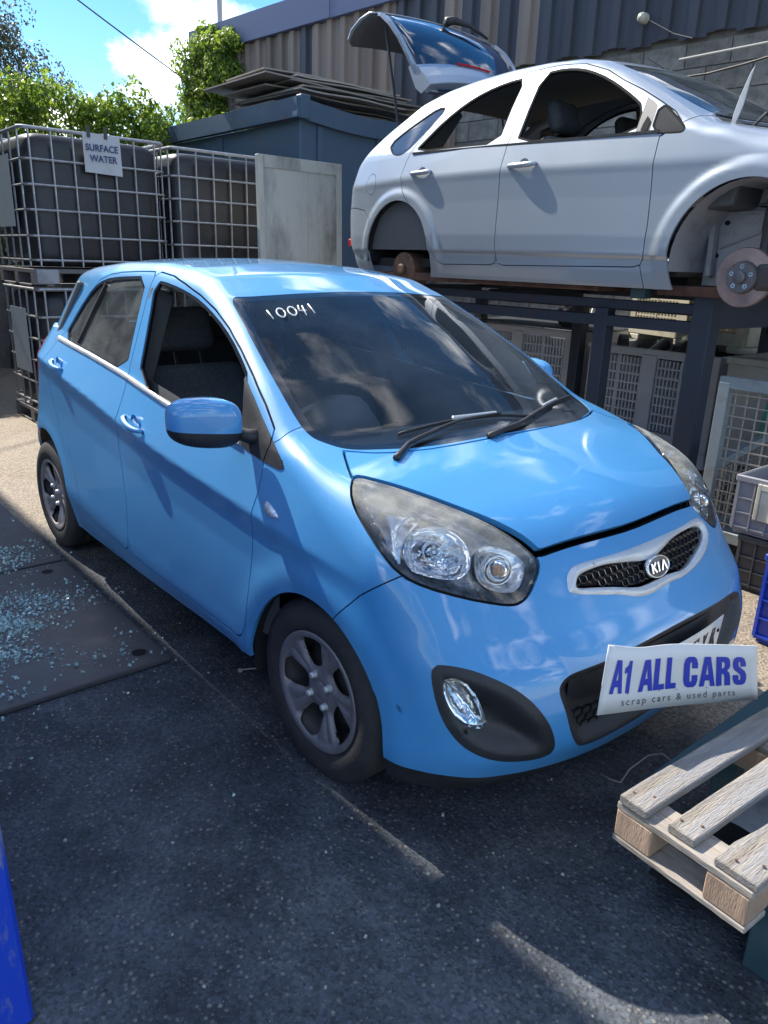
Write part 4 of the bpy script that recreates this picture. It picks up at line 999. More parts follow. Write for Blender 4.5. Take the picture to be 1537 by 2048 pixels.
# ================================================================ the silver hatchback on the rack
def focus_hull():
    Tc = tab([(-3.7,.98),(-3.45,1.03),(-3.3,1.12),(-3.1,1.235),(-2.9,1.325),(-2.7,1.40),(-2.45,1.462),(-2.2,1.498),(-1.9,1.515),(-1.6,1.512),(-1.3,1.487),(-1.05,1.438),(-.8,1.345),(-.5,1.205),(-.22,1.068),(-.05,1.0),(.1,.975),(.45,.91),(.75,.82)], .03)
    crown = tab([(-3.5,.05),(-2.6,.07),(-1.5,.07),(-1.0,.05),(-.2,.03),(.1,.08),(.7,.10)], .05)
    sweep = tab([(-3,0),(-1.7,0),(-1.2,.22),(-.3,.36),(-.05,.36),(.12,.1),(.5,.05)], .05)
    tum = tab([(.9,.855),(.97,.838),(1.05,.806),(1.2,.742),(1.35,.668),(1.43,.612),(1.52,.52)], .014)
    zc = tab([(-3.5,.815),(-2.6,.842),(-1.6,.838),(-.5,.808),(.5,.80)], .05)
    zb = tab([(-3.5,1.05),(-2.8,1.03),(-1.6,.992),(-.6,.955),(.5,.95)], .05)
    low = tab([(.15,-.075),(.24,-.045),(.33,-.026),(.405,-.020),(.425,-.004),(.55,.002),(.8,-.004),(.95,-.003),(1,0),(1.2,0)], .006)
    F0 = tab([(.1,.80),(.5,.84),(.7,.84),(.9,.70),(1.1,.3)], .03)
    B0 = tab([(.12,-3.34),(.25,-3.44),(.43,-3.515),(.63,-3.535),(.82,-3.50),(.98,-3.44),(1.08,-3.33),(1.18,-3.15),(1.27,-2.97),(1.4,-2.75)], .02)
    plan = tab([(-3.6,-.16),(-3.3,-.07),(-3.0,-.030),(-2.6,-.012),(-2,0),(-.3,0),(.3,-.015),(.8,-.12)], .06)
    def f(P):
        x, y, z = P[..., 0], np.abs(P[..., 1]), P[..., 2]
        c = zc(x); b = zb(x); q = z/c
        lo = .872+low(q); t = (z-c)/(b-c)
        up = np.where(t > 1, tum(z), .872+(tum(b)-.872)*t)
        S = smin(lo, up, .006)+plan(x)-.06*sstep(-2.4, -3.1, x)*np.clip(z-1.0, 0, 1)
        for ax, az, R in ((0.0, .31, .475), (-2.65, .31, .455)):
            r = np.hypot(x-ax, (z-az)); S = S+.019*sstep(R+.035, R-.035, r)*sstep(.2, .4, z)
        gs = y-S
        gt = (z-(Tc(x+sweep(x)*y*y)-crown(x)*y*y))*.93
        g = smax(gs, gt, .06+.05*sstep(-.2, .2, x))
        g = smax(g, (x-F0(z)+.6*y**3)*.95, .12)
        g = smax(g, (B0(z)+.30*y**3.3-x)*.93, .10)
        return smax(g, .15-z, .02)
    f.zc = zc
    return f
FX0, FY0, FZ0, FYAW = -0.24491, 2.84863, 1.22984, -0.02437
foc = thing('silver_hatchback', 'silver hatchback shell without wheels or bonnet, tailgate up, propped on the steel rack', 'car', (FX0, FY0, FZ0), (0, 0, FYAW))
def build_focus():
    f = focus_hull(); A = np.array
    S = Shell(f, (-3.62, -.96, .12), (.74, .96, 1.60), .016)
    doorF = [(-.545,.935),(-.545,.80),(-.530,.50),(-.537,.34),(-.56,.298),(-.60,.286),(-1.58,.272),(-1.625,.285),(-1.640,.33),(-1.640,.84),(-1.632,.99),(-1.60,1.20),(-1.600,1.44),(-1.45,1.44),(-1.25,1.415),(-1.05,1.345),(-.90,1.265),(-.75,1.195),(-.62,1.125),(-.50,1.055),(-.44,1.0),(-.52,.955)]
    doorR = [(-1.640,.33),(-1.640,.84),(-1.632,.99),(-1.60,1.20),(-1.600,1.44),(-1.80,1.435),(-2.0,1.405),(-2.2,1.345),(-2.35,1.265),(-2.50,1.15),(-2.585,1.03),(-2.613,.968),(-2.641,.87),(-2.607,.768),(-2.50,.66),(-2.36,.53),(-2.27,.40),(-2.218,.292),(-2.164,.266),(-1.70,.272),(-1.65,.285)]
    glF = [(-1.550,1.005),(-1.545,1.10),(-1.535,1.398),(-1.40,1.400),(-1.25,1.375),(-1.10,1.322),(-.95,1.248),(-.80,1.158),(-.715,1.098),(-.700,.972),(-1.1,.985)]
    glR = [(-1.725,1.015),(-1.715,1.20),(-1.695,1.392),(-1.85,1.388),(-2.02,1.352),(-2.18,1.290),(-2.32,1.205),(-2.46,1.09),(-2.53,1.030),(-2.1,1.025)]
    qtr = [(-2.89,1.105),(-2.83,1.045),(-2.76,1.02),(-2.69,1.022),(-2.600,1.070),(-2.47,1.19),(-2.36,1.290),(-2.45,1.305),(-2.60,1.245),(-2.75,1.18)]
    triM = [(-.700,.962),(-.700,1.150),(-.655,1.125),(-.615,1.095),(-.612,.957)]
    triG = [(-.602,1.110),(-.600,.962),(-.440,.950),(-.412,.954),(-.418,.970),(-.50,1.035)]
    screenP = [(-.93,0),(-.945,-.30),(-1.0,-.50),(-1.045,-.575),(-.85,-.625),(-.6,-.665),(-.44,-.680),(-.30,-.66),(-.20,-.56),(-.10,-.38),(-.06,-.15),(-.06,.15),(-.10,.38),(-.20,.56),(-.30,.66),(-.44,.68),(-.6,.665),(-.85,.625),(-1.045,.575),(-1.0,.50),(-.945,.30)]
    bonnet = [(-.36,-.675),(-.22,-.60),(-.08,-.40),(-.04,-.15),(-.04,.15),(-.08,.40),(-.22,.60),(-.36,.675),(-.10,.70),(.4,.68),(.9,.60),(.9,-.60),(.4,-.68),(-.1,-.70),(-.24,-.72),(-.27,-.735)]
    cap = [(-3.00,.909),(-2.955,.875),(-2.946,.818),(-2.965,.77),(-3.006,.75),(-3.055,.765),(-3.080,.805),(-3.075,.86),(-3.045,.900)]
    F_ = dict(dF=side_fn(doorF), dR=side_fn(doorR), gF=side_fn(smooth_poly(glF, 1)), gR=side_fn(smooth_poly(glR, 1)), q=side_fn(smooth_poly(qtr, 1)), tM=side_fn(triM), tG=side_fn(smooth_poly(triG, 1)),
              wing=side_fn([(-.545,.935),(-.545,.80),(-.530,.50),(-.537,.34),(-.56,.298),(-.52,.10),(1.2,.1),(1.2,1.1),(-.28,1.02),(-.36,1.03),(-.42,1.00),(-.50,.955)]),
              bum=side_fn([(-3.9,.665),(-3.25,.669),(-3.098,.646),(-3.03,.585),(-2.98,.5),(-2.98,.1),(-3.9,.1)], 0.), cap=side_fn(smooth_poly(cap, 2), .4, -1))
    for k, cx, r in (('aF', -.005, .385), ('aR', -2.655, .375)):
        F_[k] = (lambda cx, r: lambda V: np.maximum(np.hypot(V[:, 0]-cx, (V[:, 2]-.318)*.98)-r, .50-np.abs(V[:, 1])))(cx, r)
    sp = A(smooth_poly(screenP, 2)); F_['scr'] = lambda V: np.maximum(sdf(sp, V[:, 0], V[:, 1]), .9-V[:, 2])
    bp_ = A(bonnet); F_['bon'] = lambda V: np.maximum(sdf(bp_, V[:, 0], V[:, 1]), .80-V[:, 2])
    F_['hatch'] = lambda V: np.maximum(np.maximum(V[:, 0]+2.70-.12*0, np.abs(V[:, 1])-.575-.05*(1.2-V[:, 2])), .66-V[:, 2])
    S.split(lambda V: V[:, 2]-.175); S.T = S.T[S.cen()[:, 2] > .175]
    for k in ('aF', 'aR', 'bon', 'hatch'): S.split(F_[k]); S.T = S.T[F_[k](S.cen()) > 0]
    g = .0028
    for k in ('dF', 'dR', 'wing', 'bum'): S.split(F_[k], (-g, g))
    S.split(F_['cap'], (-.0025, .0015)); S.split(F_['scr'], (0, -.025)); S.split(F_['gF'], (0, .013)); S.split(F_['gR'], (0, .013)); S.split(F_['q'], (0, .010)); S.split(F_['tM']); S.split(F_['tG'], (0, .010))
    S.split(lambda V: V[:, 2]-f.zc(V[:, 0])); S.split(lambda V: V[:, 1])
    c = S.cen(); v = {k: fn(c) for k, fn in F_.items()}; lab = np.zeros(len(c), int); NM = {}
    def L(n, m): k = NM.setdefault(n, len(NM)+1); lab[(lab == 0) & m] = k
    L('cap', v['cap'] < -.0025); L('gap', np.abs(v['cap']+.0005) <= .002)
    L('screen', v['scr'] < -.025); L('frit', v['scr'] < 0)
    for s, nm in ((-1, 'R'), (1, 'L')):
        sd = c[:, 1]*s > 0
        L('open'+nm, sd & ((v['gF'] < 0) | (v['gR'] < 0))); L('q'+nm, sd & (v['q'] < 0)); L('tM'+nm, sd & (v['tM'] < 0)); L('tG'+nm, sd & (v['tG'] < 0))
        L('ring'+nm, sd & ((v['gF'] < .013) | (v['gR'] < .013) | (v['q'] < .010) | (v['tG'] < .010)))
        L('dF'+nm, sd & (v['dF'] < -g)); L('dR'+nm, sd & (v['dR'] < -g))
    L('gap', (np.abs(v['dF']) <= g) | (np.abs(v['dR']) <= g) | (np.abs(v['wing']) <= g) | (np.abs(v['bum']) <= g))
    L('bum', v['bum'] < 0)
    for s, nm in ((-1, 'R'), (1, 'L')): L('wing'+nm, (c[:, 1]*s > 0) & (v['wing'] < 0))
    L('body', lab == 0)
    def P(name, key, m, parent=foc, **kw):
        msk = lab == NM[key]
        if not msk.any(): print('EMPTY', key); return
        o = S.panel(name, msk, m, None, **kw); o.parent = parent
        if parent is not foc: o.location = o.location-parent.location
        return o
    P('body_shell', 'body', silver); P('rear_bumper', 'bum', silver); gap_pieces(S, lab == NM['gap'], foc, None)
    P('windscreen', 'screen', screen2, rim=0); P('windscreen_border', 'frit', black_gl, rim=.006); P('fuel_flap', 'cap', silver)
    for s, nm in ((-1, 'R'), (1, 'L')):
        P('front_door', 'dF'+nm, silver); P('rear_door', 'dR'+nm, silver); P('front_wing', 'wing'+nm, silver)
        P('window_seal', 'ring'+nm, mat('seal_rubber', (.014, .014, .015), .85, spec=.15), inset=.002, rim=.02)
        P('quarter_glass', 'q'+nm, mat('privacy_glass', (.02, .03, .05), .05, coat=1), inset=.006, rim=0)
        P('quarter_panel', 'tG'+nm, mat('grained_black', (.045, .046, .048), .85, spec=.2), inset=.004, rim=0)
        tm = P('mirror_mount', 'tM'+nm, mat('bare_mount', (.14, .14, .14), .6, .3), inset=.001, rim=.01)
    return f, F_
screen2 = glass('second_windscreen_glass', (.55, .66, .66), .06, (.36, .42, .42), dust=.12, ior=1.7)
ff, FF = build_focus()
def fobj(b, name, m, parent=foc, **kw):
    if parent is not foc: b.V = [tuple(np.array(v)-np.array(parent.location)) for v in b.V]
    return b.obj(name, m, parent, **kw)
fy = lambda x, z, s=-1: _ray_y(ff, x, z, s)
for s in (-1, 1):
    for x0, x1, z in ((-1.575, -1.345, .858), (-2.520, -2.300, .872)):
        door_handle('door_handle', foc, (x0, fy(x0, z, s), z), (x1, fy(x1, z, s), z+.002), (0, s, 0), silver, .016)
# mirror mount hole and lower white waist line
b = MB(); b.add([(-.672, fy(-.672, .975)-.004, .975), (-.632, fy(-.632, .975)-.004, .975), (-.628, fy(-.628, 1.02)-.004, 1.02), (-.655, fy(-.655, 1.05)-.004, 1.05), (-.668, fy(-.668, 1.01)-.004, 1.01)], [(0, 1, 2, 3, 4)])
fobj(b, 'mirror_wiring_hole', dark)
b = MB(); b.bar((-.55, fy(-.55, .962)-.006, .962), (-2.56, fy(-2.56, 1.012)-.006, 1.012), .006, .014, up=(0, 0, 1)); fobj(b, 'waist_moulding', black_pl)
# tail reflector
b = MB(); yy = fy(-3.35, .42); b.box((-3.39, yy-.004, .38), (-3.345, yy+.02, .44)); fobj(b, 'rear_reflector', red_lens, bevel=.008)
# B pillar black applique, roof aerial
b = MB(); az = _ray_z(ff, -1.12, .0)
b.lathe([(.022, 0), (.020, .012), (.006, .018), (0, .018)], (-1.12, 0, az-.003), (0, 0, 1), 14); b.tube([(-1.12, 0, az+.01), (-1.24, -.03, az+.085)], [.005, .003], 6); fobj(b, 'roof_aerial', black_pl)
# wheel wells
for s in (-1, 1):
    for cx, r, nm in ((-.005, .395, 0), (-2.655, .385, 1)):
        b = MB(); V = []; F = []; n = 22
        for i in range(n+1):
            a = math.pi*(1.08*i/n-.04)
            for yy in (.83, .46): V.append((cx+r*math.cos(a), s*yy, .318+r*math.sin(a)))
        for i in range(n): F.append((2*i, 2*i+1, 2*i+3, 2*i+2))
        b.add(V, F)
        b.add([(cx-r, s*.46, .20), (cx+r, s*.46, .20), (cx+r, s*.46, .72), (cx-r, s*.46, .72)], [(0, 1, 2, 3)])
        ln = fobj(b, 'wheel_arch_liner', mat('undersealed_steel', (.34, .34, .36), .65, .1, dirt=.55, dirtcol=(.16, .13, .11), dscale=7) if nm == 0 else dark)
        if nm == 0:
            # pressed details of the bare wheelhouse: ledges, plugs, drain holes
            for (x, z, rr) in ((-.27, .60, .014), (-.20, .275, .016), (-.30, .53, .012), (-.335, .36, .012), (-.10, .29, .026)):
                b = MB(); b.cyl((x, s*.475, z), (x, s*.450, z), rr, 14); fobj(b, 'drain_plug', dark)
            b = MB(); b.bar((-.32, s*.465, .40), (-.06, s*.465, .50), .018, .014); b.bar((-.30, s*.47, .58), (-.05, s*.47, .585), .02, .014); b.bar((-.34, s*.50, .25), (-.36, s*.50, .60), .05, .03); fobj(b, 'pressed_rib', mat('undersealed_steel'), bevel=.004)
# suspension, disc and hub
for s in (-1, 1):
    hub = (0.0, s*.765, .252)
    b = MB()
    b.lathe([(.070, .02), (.078, .018), (.142, .018), (.145, .014), (.145, -.010), (.142, -.014), (.08, -.014)], hub, (0, s, 0), 48)
    dsk = fobj(b, 'brake_disc', mat('rusty_disc', (.36, .26, .24), .38, .75, var=.35, vscale=9, dirt=.5, dirtcol=(.20, .10, .07), dscale=8), smooth=False); autosmooth(dsk, 35)
    b = MB(); b.lathe([(.080, .018), (.078, .040), (.072, .048), (.030, .048), (.030, .066), (.022, .070), (.0, .070)], hub, (0, s, 0), 40); h_ = fobj(b, 'wheel_hub', mat('hub_steel', (.16, .15, .16), .5, .7, dirt=.4, dirtcol=(.12, .08, .06), dscale=20), dsk); autosmooth(h_, 35)
    for k in range(5):
        a = 2*math.pi*k/5+.3; p = (hub[0]+.052*math.cos(a), hub[1], hub[2]+.052*math.sin(a))
        b = MB(); b.lathe([(.011, .047), (.011, .051), (.006, .051), (.006, .040)], p, (0, s, 0), 12); fobj(b, 'stud_hole', chrome, dsk)
    b = MB(); b.box((hub[0]+.06, min(s*.70, s*.80), .19), (hub[0]+.165, max(s*.70, s*.80), .32)); fobj(b, 'brake_caliper', mat('cast_iron', (.07, .065, .065), .6, .5, dirt=.5, dirtcol=(.12, .07, .05)), bevel=.02, seg=2)
    b = MB(); b.tube([(.03, s*.66, .26), (.0, s*.60, .42), (-.02, s*.56, .52)], [.035, .032, .030], 14); b.tube([(-.02, s*.56, .48), (-.03, s*.53, .72)], [.036, .036], 16); b.lathe([(.075, 0), (.078, .01), (.05, .02)], (-.03, s*.53, .60), (0, 0, 1), 24); fobj(b, 'suspension_strut', mat('strut_grey', (.085, .085, .09), .5, .4, dirt=.5, dirtcol=(.13, .10, .08)))
    b = MB(); b.tube([(-.05, s*.62, .37), (-.16, s*.55, .27), (-.30, s*.45, .20)], .013, 8); b.bar((0.02, s*.70, .20), (-.12, s*.35, .19), .07, .035); b.bar((0.02, s*.70, .24), (.10, s*.35, .22), .03); fobj(b, 'control_arm', mat('cast_iron'))
    b = MB(); b.cyl((-2.64, s*.62, .22), (-2.64, s*.80, .22), .125, 32); b.cyl((-2.64, s*.80, .22), (-2.64, s*.83, .22), .04, 18); rh = fobj(b, 'rear_hub', mat('rust_brown', (.13, .075, .05), .75, .2, var=.4, vscale=20), bevel=.01)
# cowl, engine bay, bonnet hinge, cabin
b = MB(); V = []; F = []; ys = np.linspace(-.68, .68, 21)
for yy in ys:
    xr = np.interp(abs(yy), [0, .15, .38, .56, .68], [-.055, -.06, -.10, -.20, -.33]); z1 = _ray_z(ff, xr, yy)-.015; V += [(xr-.02, yy, z1), (xr+.10, yy, z1-.045), (xr+.13, yy, .78)]
for i in range(20): F += [(3*i, 3*i+1, 3*i+4, 3*i+3), (3*i+1, 3*i+2, 3*i+5, 3*i+4)]
b.add(V, F); fobj(b, 'scuttle_panel', black_pl)
b = MB(); b.box((-.02, -.62, .55), (.60, .62, .80)); b.box((.1, -.4, .8), (.45, .1, .90)); fobj(b, 'engine_block', mat('engine_dark', (.035, .035, .037), .6, .2, var=.5, vscale=14), bevel=.03, seg=2)
b = MB(); b.prism([(-.245, .965), (-.225, .965), (-.195, 1.06), (-.175, 1.19), (-.165, 1.235), (-.185, 1.20), (-.220, 1.10), (-.238, 1.03)], -.700, -.692, M=Matrix(((1, 0, 0, 0), (0, 0, 1, 0), (0, 1, 0, 0), (0, 0, 0, 1))))
fobj(b, 'bonnet_hinge', mat('hinge_grey', (.55, .56, .57), .5, .3), bevel=.003)
b = MB(); b.tube([(-.16, -.64, .965), (-.12, -.60, 1.03), (-.10, -.50, 1.0)], .008, 6); b.tube([(-.20, -.50, .98), (-.12, -.2, 1.0), (-.10, 0, 1.0)], .010, 6); fobj(b, 'wiper_linkage', black_pl)
def fseat(x, y):
    b = MB(); b.box((x-.02, y-.25, .45), (x+.50, y+.25, .62)); st = fobj(b, 'seat', cloth, bevel=.05, seg=3)
    Mx = Matrix.Translation((x, y, .55)) @ Matrix.Rotation(math.radians(-20), 4, 'Y')
    b = MB(); b.box((-.13, -.25, 0), (0, .25, .56), M=Mx); fobj(b, 'backrest', cloth, st, bevel=.05, seg=3)
    b = MB(); b.box((-.10, -.13, .60), (0, .13, .80), M=Mx); fobj(b, 'headrest', cloth, st, bevel=.05, seg=4)
for y_ in (-.37, .37): fseat(-1.30, y_)
b = MB(); b.box((-2.35, -.60, .45), (-1.95, .60, .62)); rb = fobj(b, 'rear_seat', cloth, bevel=.05, seg=3)
b = MB(); b.box((-2.55, -.62, .55), (-2.42, .62, 1.05)); fobj(b, 'rear_backrest', cloth, rb, bevel=.05, seg=3)
b = MB(); prof = [(-.15, .60), (-.10, .90), (-.35, .97), (-.60, .94), (-.66, .80), (-.60, .55)]
b.prism(prof, -.72, .72, M=Matrix(((1, 0, 0, 0), (0, 0, 1, 0), (0, 1, 0, 0), (0, 0, 0, 1)))); fobj(b, 'dashboard', int_gray, bevel=.02, seg=2)
b = MB(); V = []; F = []; xs = np.linspace(-2.65, -1.10, 14); ys = np.linspace(-.52, .52, 9)
for x in xs:
    for yy in ys: V.append((x, yy, _ray_z(ff, x, yy)-.035))
for i in range(13):
    for j in range(8): a = i*9+j; F.append((a, a+1, a+10, a+9))
b.add(V, F); fobj(b, 'headlining', int_light, smooth=True)
for s in (-1, 1):
    b = MB(); V = []; F = []; xs = np.linspace(-3.2, -.5, 20)
    for x in xs:
        for z in (.36, .6, .97): V.append((x, (abs(fy(x, z))-.06)*s, z))
    for i in range(19):
        for j in range(2): a = i*3+j; F.append((a, a+1, a+4, a+3))
    b.add(V, F); fobj(b, 'door_card', int_gray, smooth=True)
    b = MB(); b.bar((-1.64, s*.77, .6), (-1.65, s*.755, 1.0), .12, .035, up=(1, 0, 0)); b.bar((-1.65, s*.75, 1.0), (-1.66, s*.57, 1.40), .10, .035, up=(1, 0, 0)); fobj(b, 'pillar_trim', mat('pillar_grey'), bevel=.01)
    b = MB(); b.bar((-2.62, s*.66, 1.0), (-2.46, s*.52, 1.33), .18, .03, up=(1, 0, 0)); fobj(b, 'pillar_trim', mat('pillar_grey'), bevel=.01)
b = MB(); b.box((-3.2, -.70, .24), (-.42, .70, .30)); b.box((-.5, -.42, .28), (.5, .42, .33)); b.box((-2.3, -.44, .19), (-.5, .44, .235)); fobj(b, 'floor_pan', mat('underbody', (.03, .03, .032), .8))
# tailgate, wide open: outer skin faces forwards and up
b = MB(); prof = [(-2.72, 1.465), (-2.80, 1.56), (-2.90, 1.72), (-3.00, 1.86), (-3.10, 1.96), (-3.21, 2.035), (-3.26, 2.05)]
V = []; F = []; W_ = [.55, .575, .60, .615, .62, .615, .60]; ny = 13
def tg_point(i, t, prof, Wd):
    x, z = prof[i]; y = Wd[i]*t; bow = .05*(1-t*t); return (x+bow*.7, y, z+bow*.5)
for i in range(len(prof)):
    for t in np.linspace(-1, 1, ny): V.append(tg_point(i, t, prof, W_))
for i in range(len(prof)-1):
    for j in range(ny-1): a = i*ny+j; F.append((a, a+ny, a+ny+1, a+1))
b.add(V, F); tg = fobj(b, 'tailgate', mat('tailgate_glass', (.012, .022, .045), .06, coat=1.0, dirt=.12, dirtcol=(.10, .14, .18)), smooth=True)
q = tg.modifiers.new('thick', 'SOLIDIFY'); q.thickness = .018; q.offset = 1
b = MB(); prof2 = [(-3.25, 2.062), (-3.34, 2.075), (-3.46, 2.055), (-3.60, 2.01), (-3.70, 1.965), (-3.71, 1.95)]; W2 = [.62, .64, .64, .62, .58, .55]; V = []; F = []
for i in range(len(prof2)):
    for t in np.linspace(-1, 1, ny): V.append(tg_point(i, t, prof2, W2))
for i in range(len(prof2)-1):
    for j in range(ny-1): a = i*ny+j; F.append((a, a+ny, a+ny+1, a+1))
b.add(V, F); lp = fobj(b, 'tailgate_skin', silver, tg, smooth=True); q = lp.modifiers.new('thick', 'SOLIDIFY'); q.thickness = .012; q.offset = 1
b = MB(); b.add([(v_[0]+.01, v_[1]*.97, v_[2]-.03) for v_ in V], F); tt = fobj(b, 'tailgate_trim', mat('trim_grey', (.10, .10, .11), .7), tg, smooth=True); q = tt.modifiers.new('thick', 'SOLIDIFY'); q.thickness = .012
for s in (-1, 1):
    b = MB(); pts = [tg_point(i, s*1.0, prof, W_) for i in range(len(prof))]
    for i in range(len(pts)-1): b.bar(pts[i], pts[i+1], .022, .04, up=(0, 1, 0))
    fobj(b, 'tailgate_frame', silver, tg)
    b = MB(); b.tube([(-2.98, s*.60, 1.22), (-3.18, s*.60, 1.94)], .010, 8); fobj(b, 'gas_strut', black_pl, tg)
# spoiler at the hinge
b = MB(); V = []; F = []; sp = [(-2.66, 1.500), (-2.72, 1.56), (-2.80, 1.625), (-2.86, 1.655), (-2.885, 1.64), (-2.85, 1.58), (-2.80, 1.50), (-2.74, 1.46)]
ns = len(sp)
for t in np.linspace(-1, 1, 15):
    dz = .07*(1-t*t)
    for x, z in sp: V.append((x+.02*(1-t*t), .60*t, z+dz))
for i in range(14):
    for j in range(ns): F.append((i*ns+j, i*ns+(j+1) % ns, (i+1)*ns+(j+1) % ns, (i+1)*ns+j))
F.append(tuple(range(ns))); F.append(tuple(14*ns+j for j in range(ns))[::-1]); b.add(V, F); sp_ = fobj(b, 'spoiler', silver, tg, bevel=.01, seg=2)
b = MB(); 
for i in range(8): 
    t0, t1 = -.3+.075*i, -.3+.075*(i+1); f1 = lambda t: (-2.845+.02*(1-t*t), .60*t, 1.658+.07*(1-t*t)); b.bar(f1(t0), f1(t1), .02, .010)
fobj(b, 'brake_light', red_lens, tg)
b = MB(); b.tube([(-3.17, .0, 2.095), (-3.16, .08, 2.12), (-3.12, .22, 2.10), (-3.05, .36, 2.02)], [.035, .03, .016, .010], 8); fobj(b, 'rear_wiper', black_pl, tg, smooth=True)
# ================================================================ the yard
# ---- ground: stony tarmac, dusty concrete beyond; sun and shade contrast put into the colour
def ground_mat():
    m = bpy.data.materials.new('yard_surface'); m.use_nodes = True; t = m.node_tree; b = t.nodes['Principled BSDF']; n_ = t.nodes.new; l = t.links.new
    tc = n_('ShaderNodeTexCoord'); P = tc.outputs['Object']
    vo = n_('ShaderNodeTexVoronoi'); vo.inputs['Scale'].default_value = 62; vo.inputs['Randomness'].default_value = 1; l(P, vo.inputs['Vector'])
    sc = n_('ShaderNodeSeparateColor'); l(vo.outputs['Color'], sc.inputs[0])
    pick = n_('ShaderNodeMath'); pick.operation = 'GREATER_THAN'; pick.inputs[1].default_value = .45; l(sc.outputs[0], pick.inputs[0])
    near = n_('ShaderNodeMapRange'); near.inputs[1].default_value = .40; near.inputs[2].default_value = .18; l(vo.outputs['Distance'], near.inputs[0])
    st = n_('ShaderNodeMath'); st.operation = 'MULTIPLY'; l(pick.outputs[0], st.inputs[0]); l(near.outputs[0], st.inputs[1])
    v2 = n_('ShaderNodeTexVoronoi'); v2.inputs['Scale'].default_value = 170; l(P, v2.inputs['Vector']); s2 = n_('ShaderNodeSeparateColor'); l(v2.outputs['Color'], s2.inputs[0])
    p2 = n_('ShaderNodeMath'); p2.operation = 'GREATER_THAN'; p2.inputs[1].default_value = .70; l(s2.outputs[1], p2.inputs[0]); n2_ = n_('ShaderNodeMapRange'); n2_.inputs[1].default_value = .38; n2_.inputs[2].default_value = .20; n2_.inputs[4].default_value = .55; l(v2.outputs['Distance'], n2_.inputs[0])
    t2 = n_('ShaderNodeMath'); t2.operation = 'MULTIPLY'; l(p2.outputs[0], t2.inputs[0]); l(n2_.outputs[0], t2.inputs[1]); t3 = n_('ShaderNodeMath'); t3.operation = 'MAXIMUM'; l(st.outputs[0], t3.inputs[0]); l(t2.outputs[0], t3.inputs[1]); st = t3
    big = n_('ShaderNodeTexNoise'); big.inputs['Scale'].default_value = 1.1; big.inputs['Detail'].default_value = 8; big.inputs['Roughness'].default_value = .6; l(P, big.inputs['Vector'])
    fine = n_('ShaderNodeTexNoise'); fine.inputs['Scale'].default_value = 95; fine.inputs['Detail'].default_value = 8; fine.inputs['Roughness'].default_value = .7; l(P, fine.inputs['Vector'])
    # tarmac darkened for the shade near the car, paler concrete for the sunlight beyond
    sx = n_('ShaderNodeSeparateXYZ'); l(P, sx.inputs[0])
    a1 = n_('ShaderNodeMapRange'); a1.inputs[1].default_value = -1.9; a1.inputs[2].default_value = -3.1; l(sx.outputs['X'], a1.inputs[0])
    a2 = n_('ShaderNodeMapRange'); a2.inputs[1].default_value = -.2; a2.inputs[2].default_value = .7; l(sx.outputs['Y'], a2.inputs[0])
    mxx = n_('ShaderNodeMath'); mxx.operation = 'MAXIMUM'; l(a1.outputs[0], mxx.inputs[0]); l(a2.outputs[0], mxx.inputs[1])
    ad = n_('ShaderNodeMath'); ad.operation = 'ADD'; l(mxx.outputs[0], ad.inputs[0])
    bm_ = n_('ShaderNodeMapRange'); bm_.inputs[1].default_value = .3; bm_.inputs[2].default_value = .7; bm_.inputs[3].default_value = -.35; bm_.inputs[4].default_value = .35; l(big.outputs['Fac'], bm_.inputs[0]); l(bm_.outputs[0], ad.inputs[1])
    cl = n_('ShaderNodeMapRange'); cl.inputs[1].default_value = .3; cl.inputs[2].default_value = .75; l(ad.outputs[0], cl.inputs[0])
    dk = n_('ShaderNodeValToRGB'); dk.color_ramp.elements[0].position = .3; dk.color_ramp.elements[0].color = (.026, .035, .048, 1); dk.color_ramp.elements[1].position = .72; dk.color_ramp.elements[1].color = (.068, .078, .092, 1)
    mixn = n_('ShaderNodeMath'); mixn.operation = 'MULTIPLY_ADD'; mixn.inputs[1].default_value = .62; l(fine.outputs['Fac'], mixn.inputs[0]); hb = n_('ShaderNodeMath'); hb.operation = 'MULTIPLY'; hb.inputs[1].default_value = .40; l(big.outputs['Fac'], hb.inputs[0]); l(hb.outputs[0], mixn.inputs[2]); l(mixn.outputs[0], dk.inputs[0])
    sunlit_con = n_('ShaderNodeValToRGB'); sunlit_con.color_ramp.elements[0].position = .3; sunlit_con.color_ramp.elements[0].color = (.17, .135, .10, 1); sunlit_con.color_ramp.elements[1].position = .75; sunlit_con.color_ramp.elements[1].color = (.33, .27, .20, 1); l(mixn.outputs[0], sunlit_con.inputs[0])
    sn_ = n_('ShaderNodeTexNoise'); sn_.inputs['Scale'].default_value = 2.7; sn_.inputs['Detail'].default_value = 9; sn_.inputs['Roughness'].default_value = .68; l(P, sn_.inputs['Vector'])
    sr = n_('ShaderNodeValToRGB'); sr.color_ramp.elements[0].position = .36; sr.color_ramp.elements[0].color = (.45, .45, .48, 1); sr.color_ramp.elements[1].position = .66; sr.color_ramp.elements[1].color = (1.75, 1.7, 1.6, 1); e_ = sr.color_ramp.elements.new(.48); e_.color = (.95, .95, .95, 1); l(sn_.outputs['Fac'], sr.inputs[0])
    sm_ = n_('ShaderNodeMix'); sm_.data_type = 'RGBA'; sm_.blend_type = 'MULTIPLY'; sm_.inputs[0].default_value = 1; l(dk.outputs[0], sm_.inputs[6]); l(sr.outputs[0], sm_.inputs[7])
    m1 = n_('ShaderNodeMix'); m1.data_type = 'RGBA'; l(cl.outputs[0], m1.inputs[0]); l(sm_.outputs[2], m1.inputs[6]); l(sunlit_con.outputs[0], m1.inputs[7])
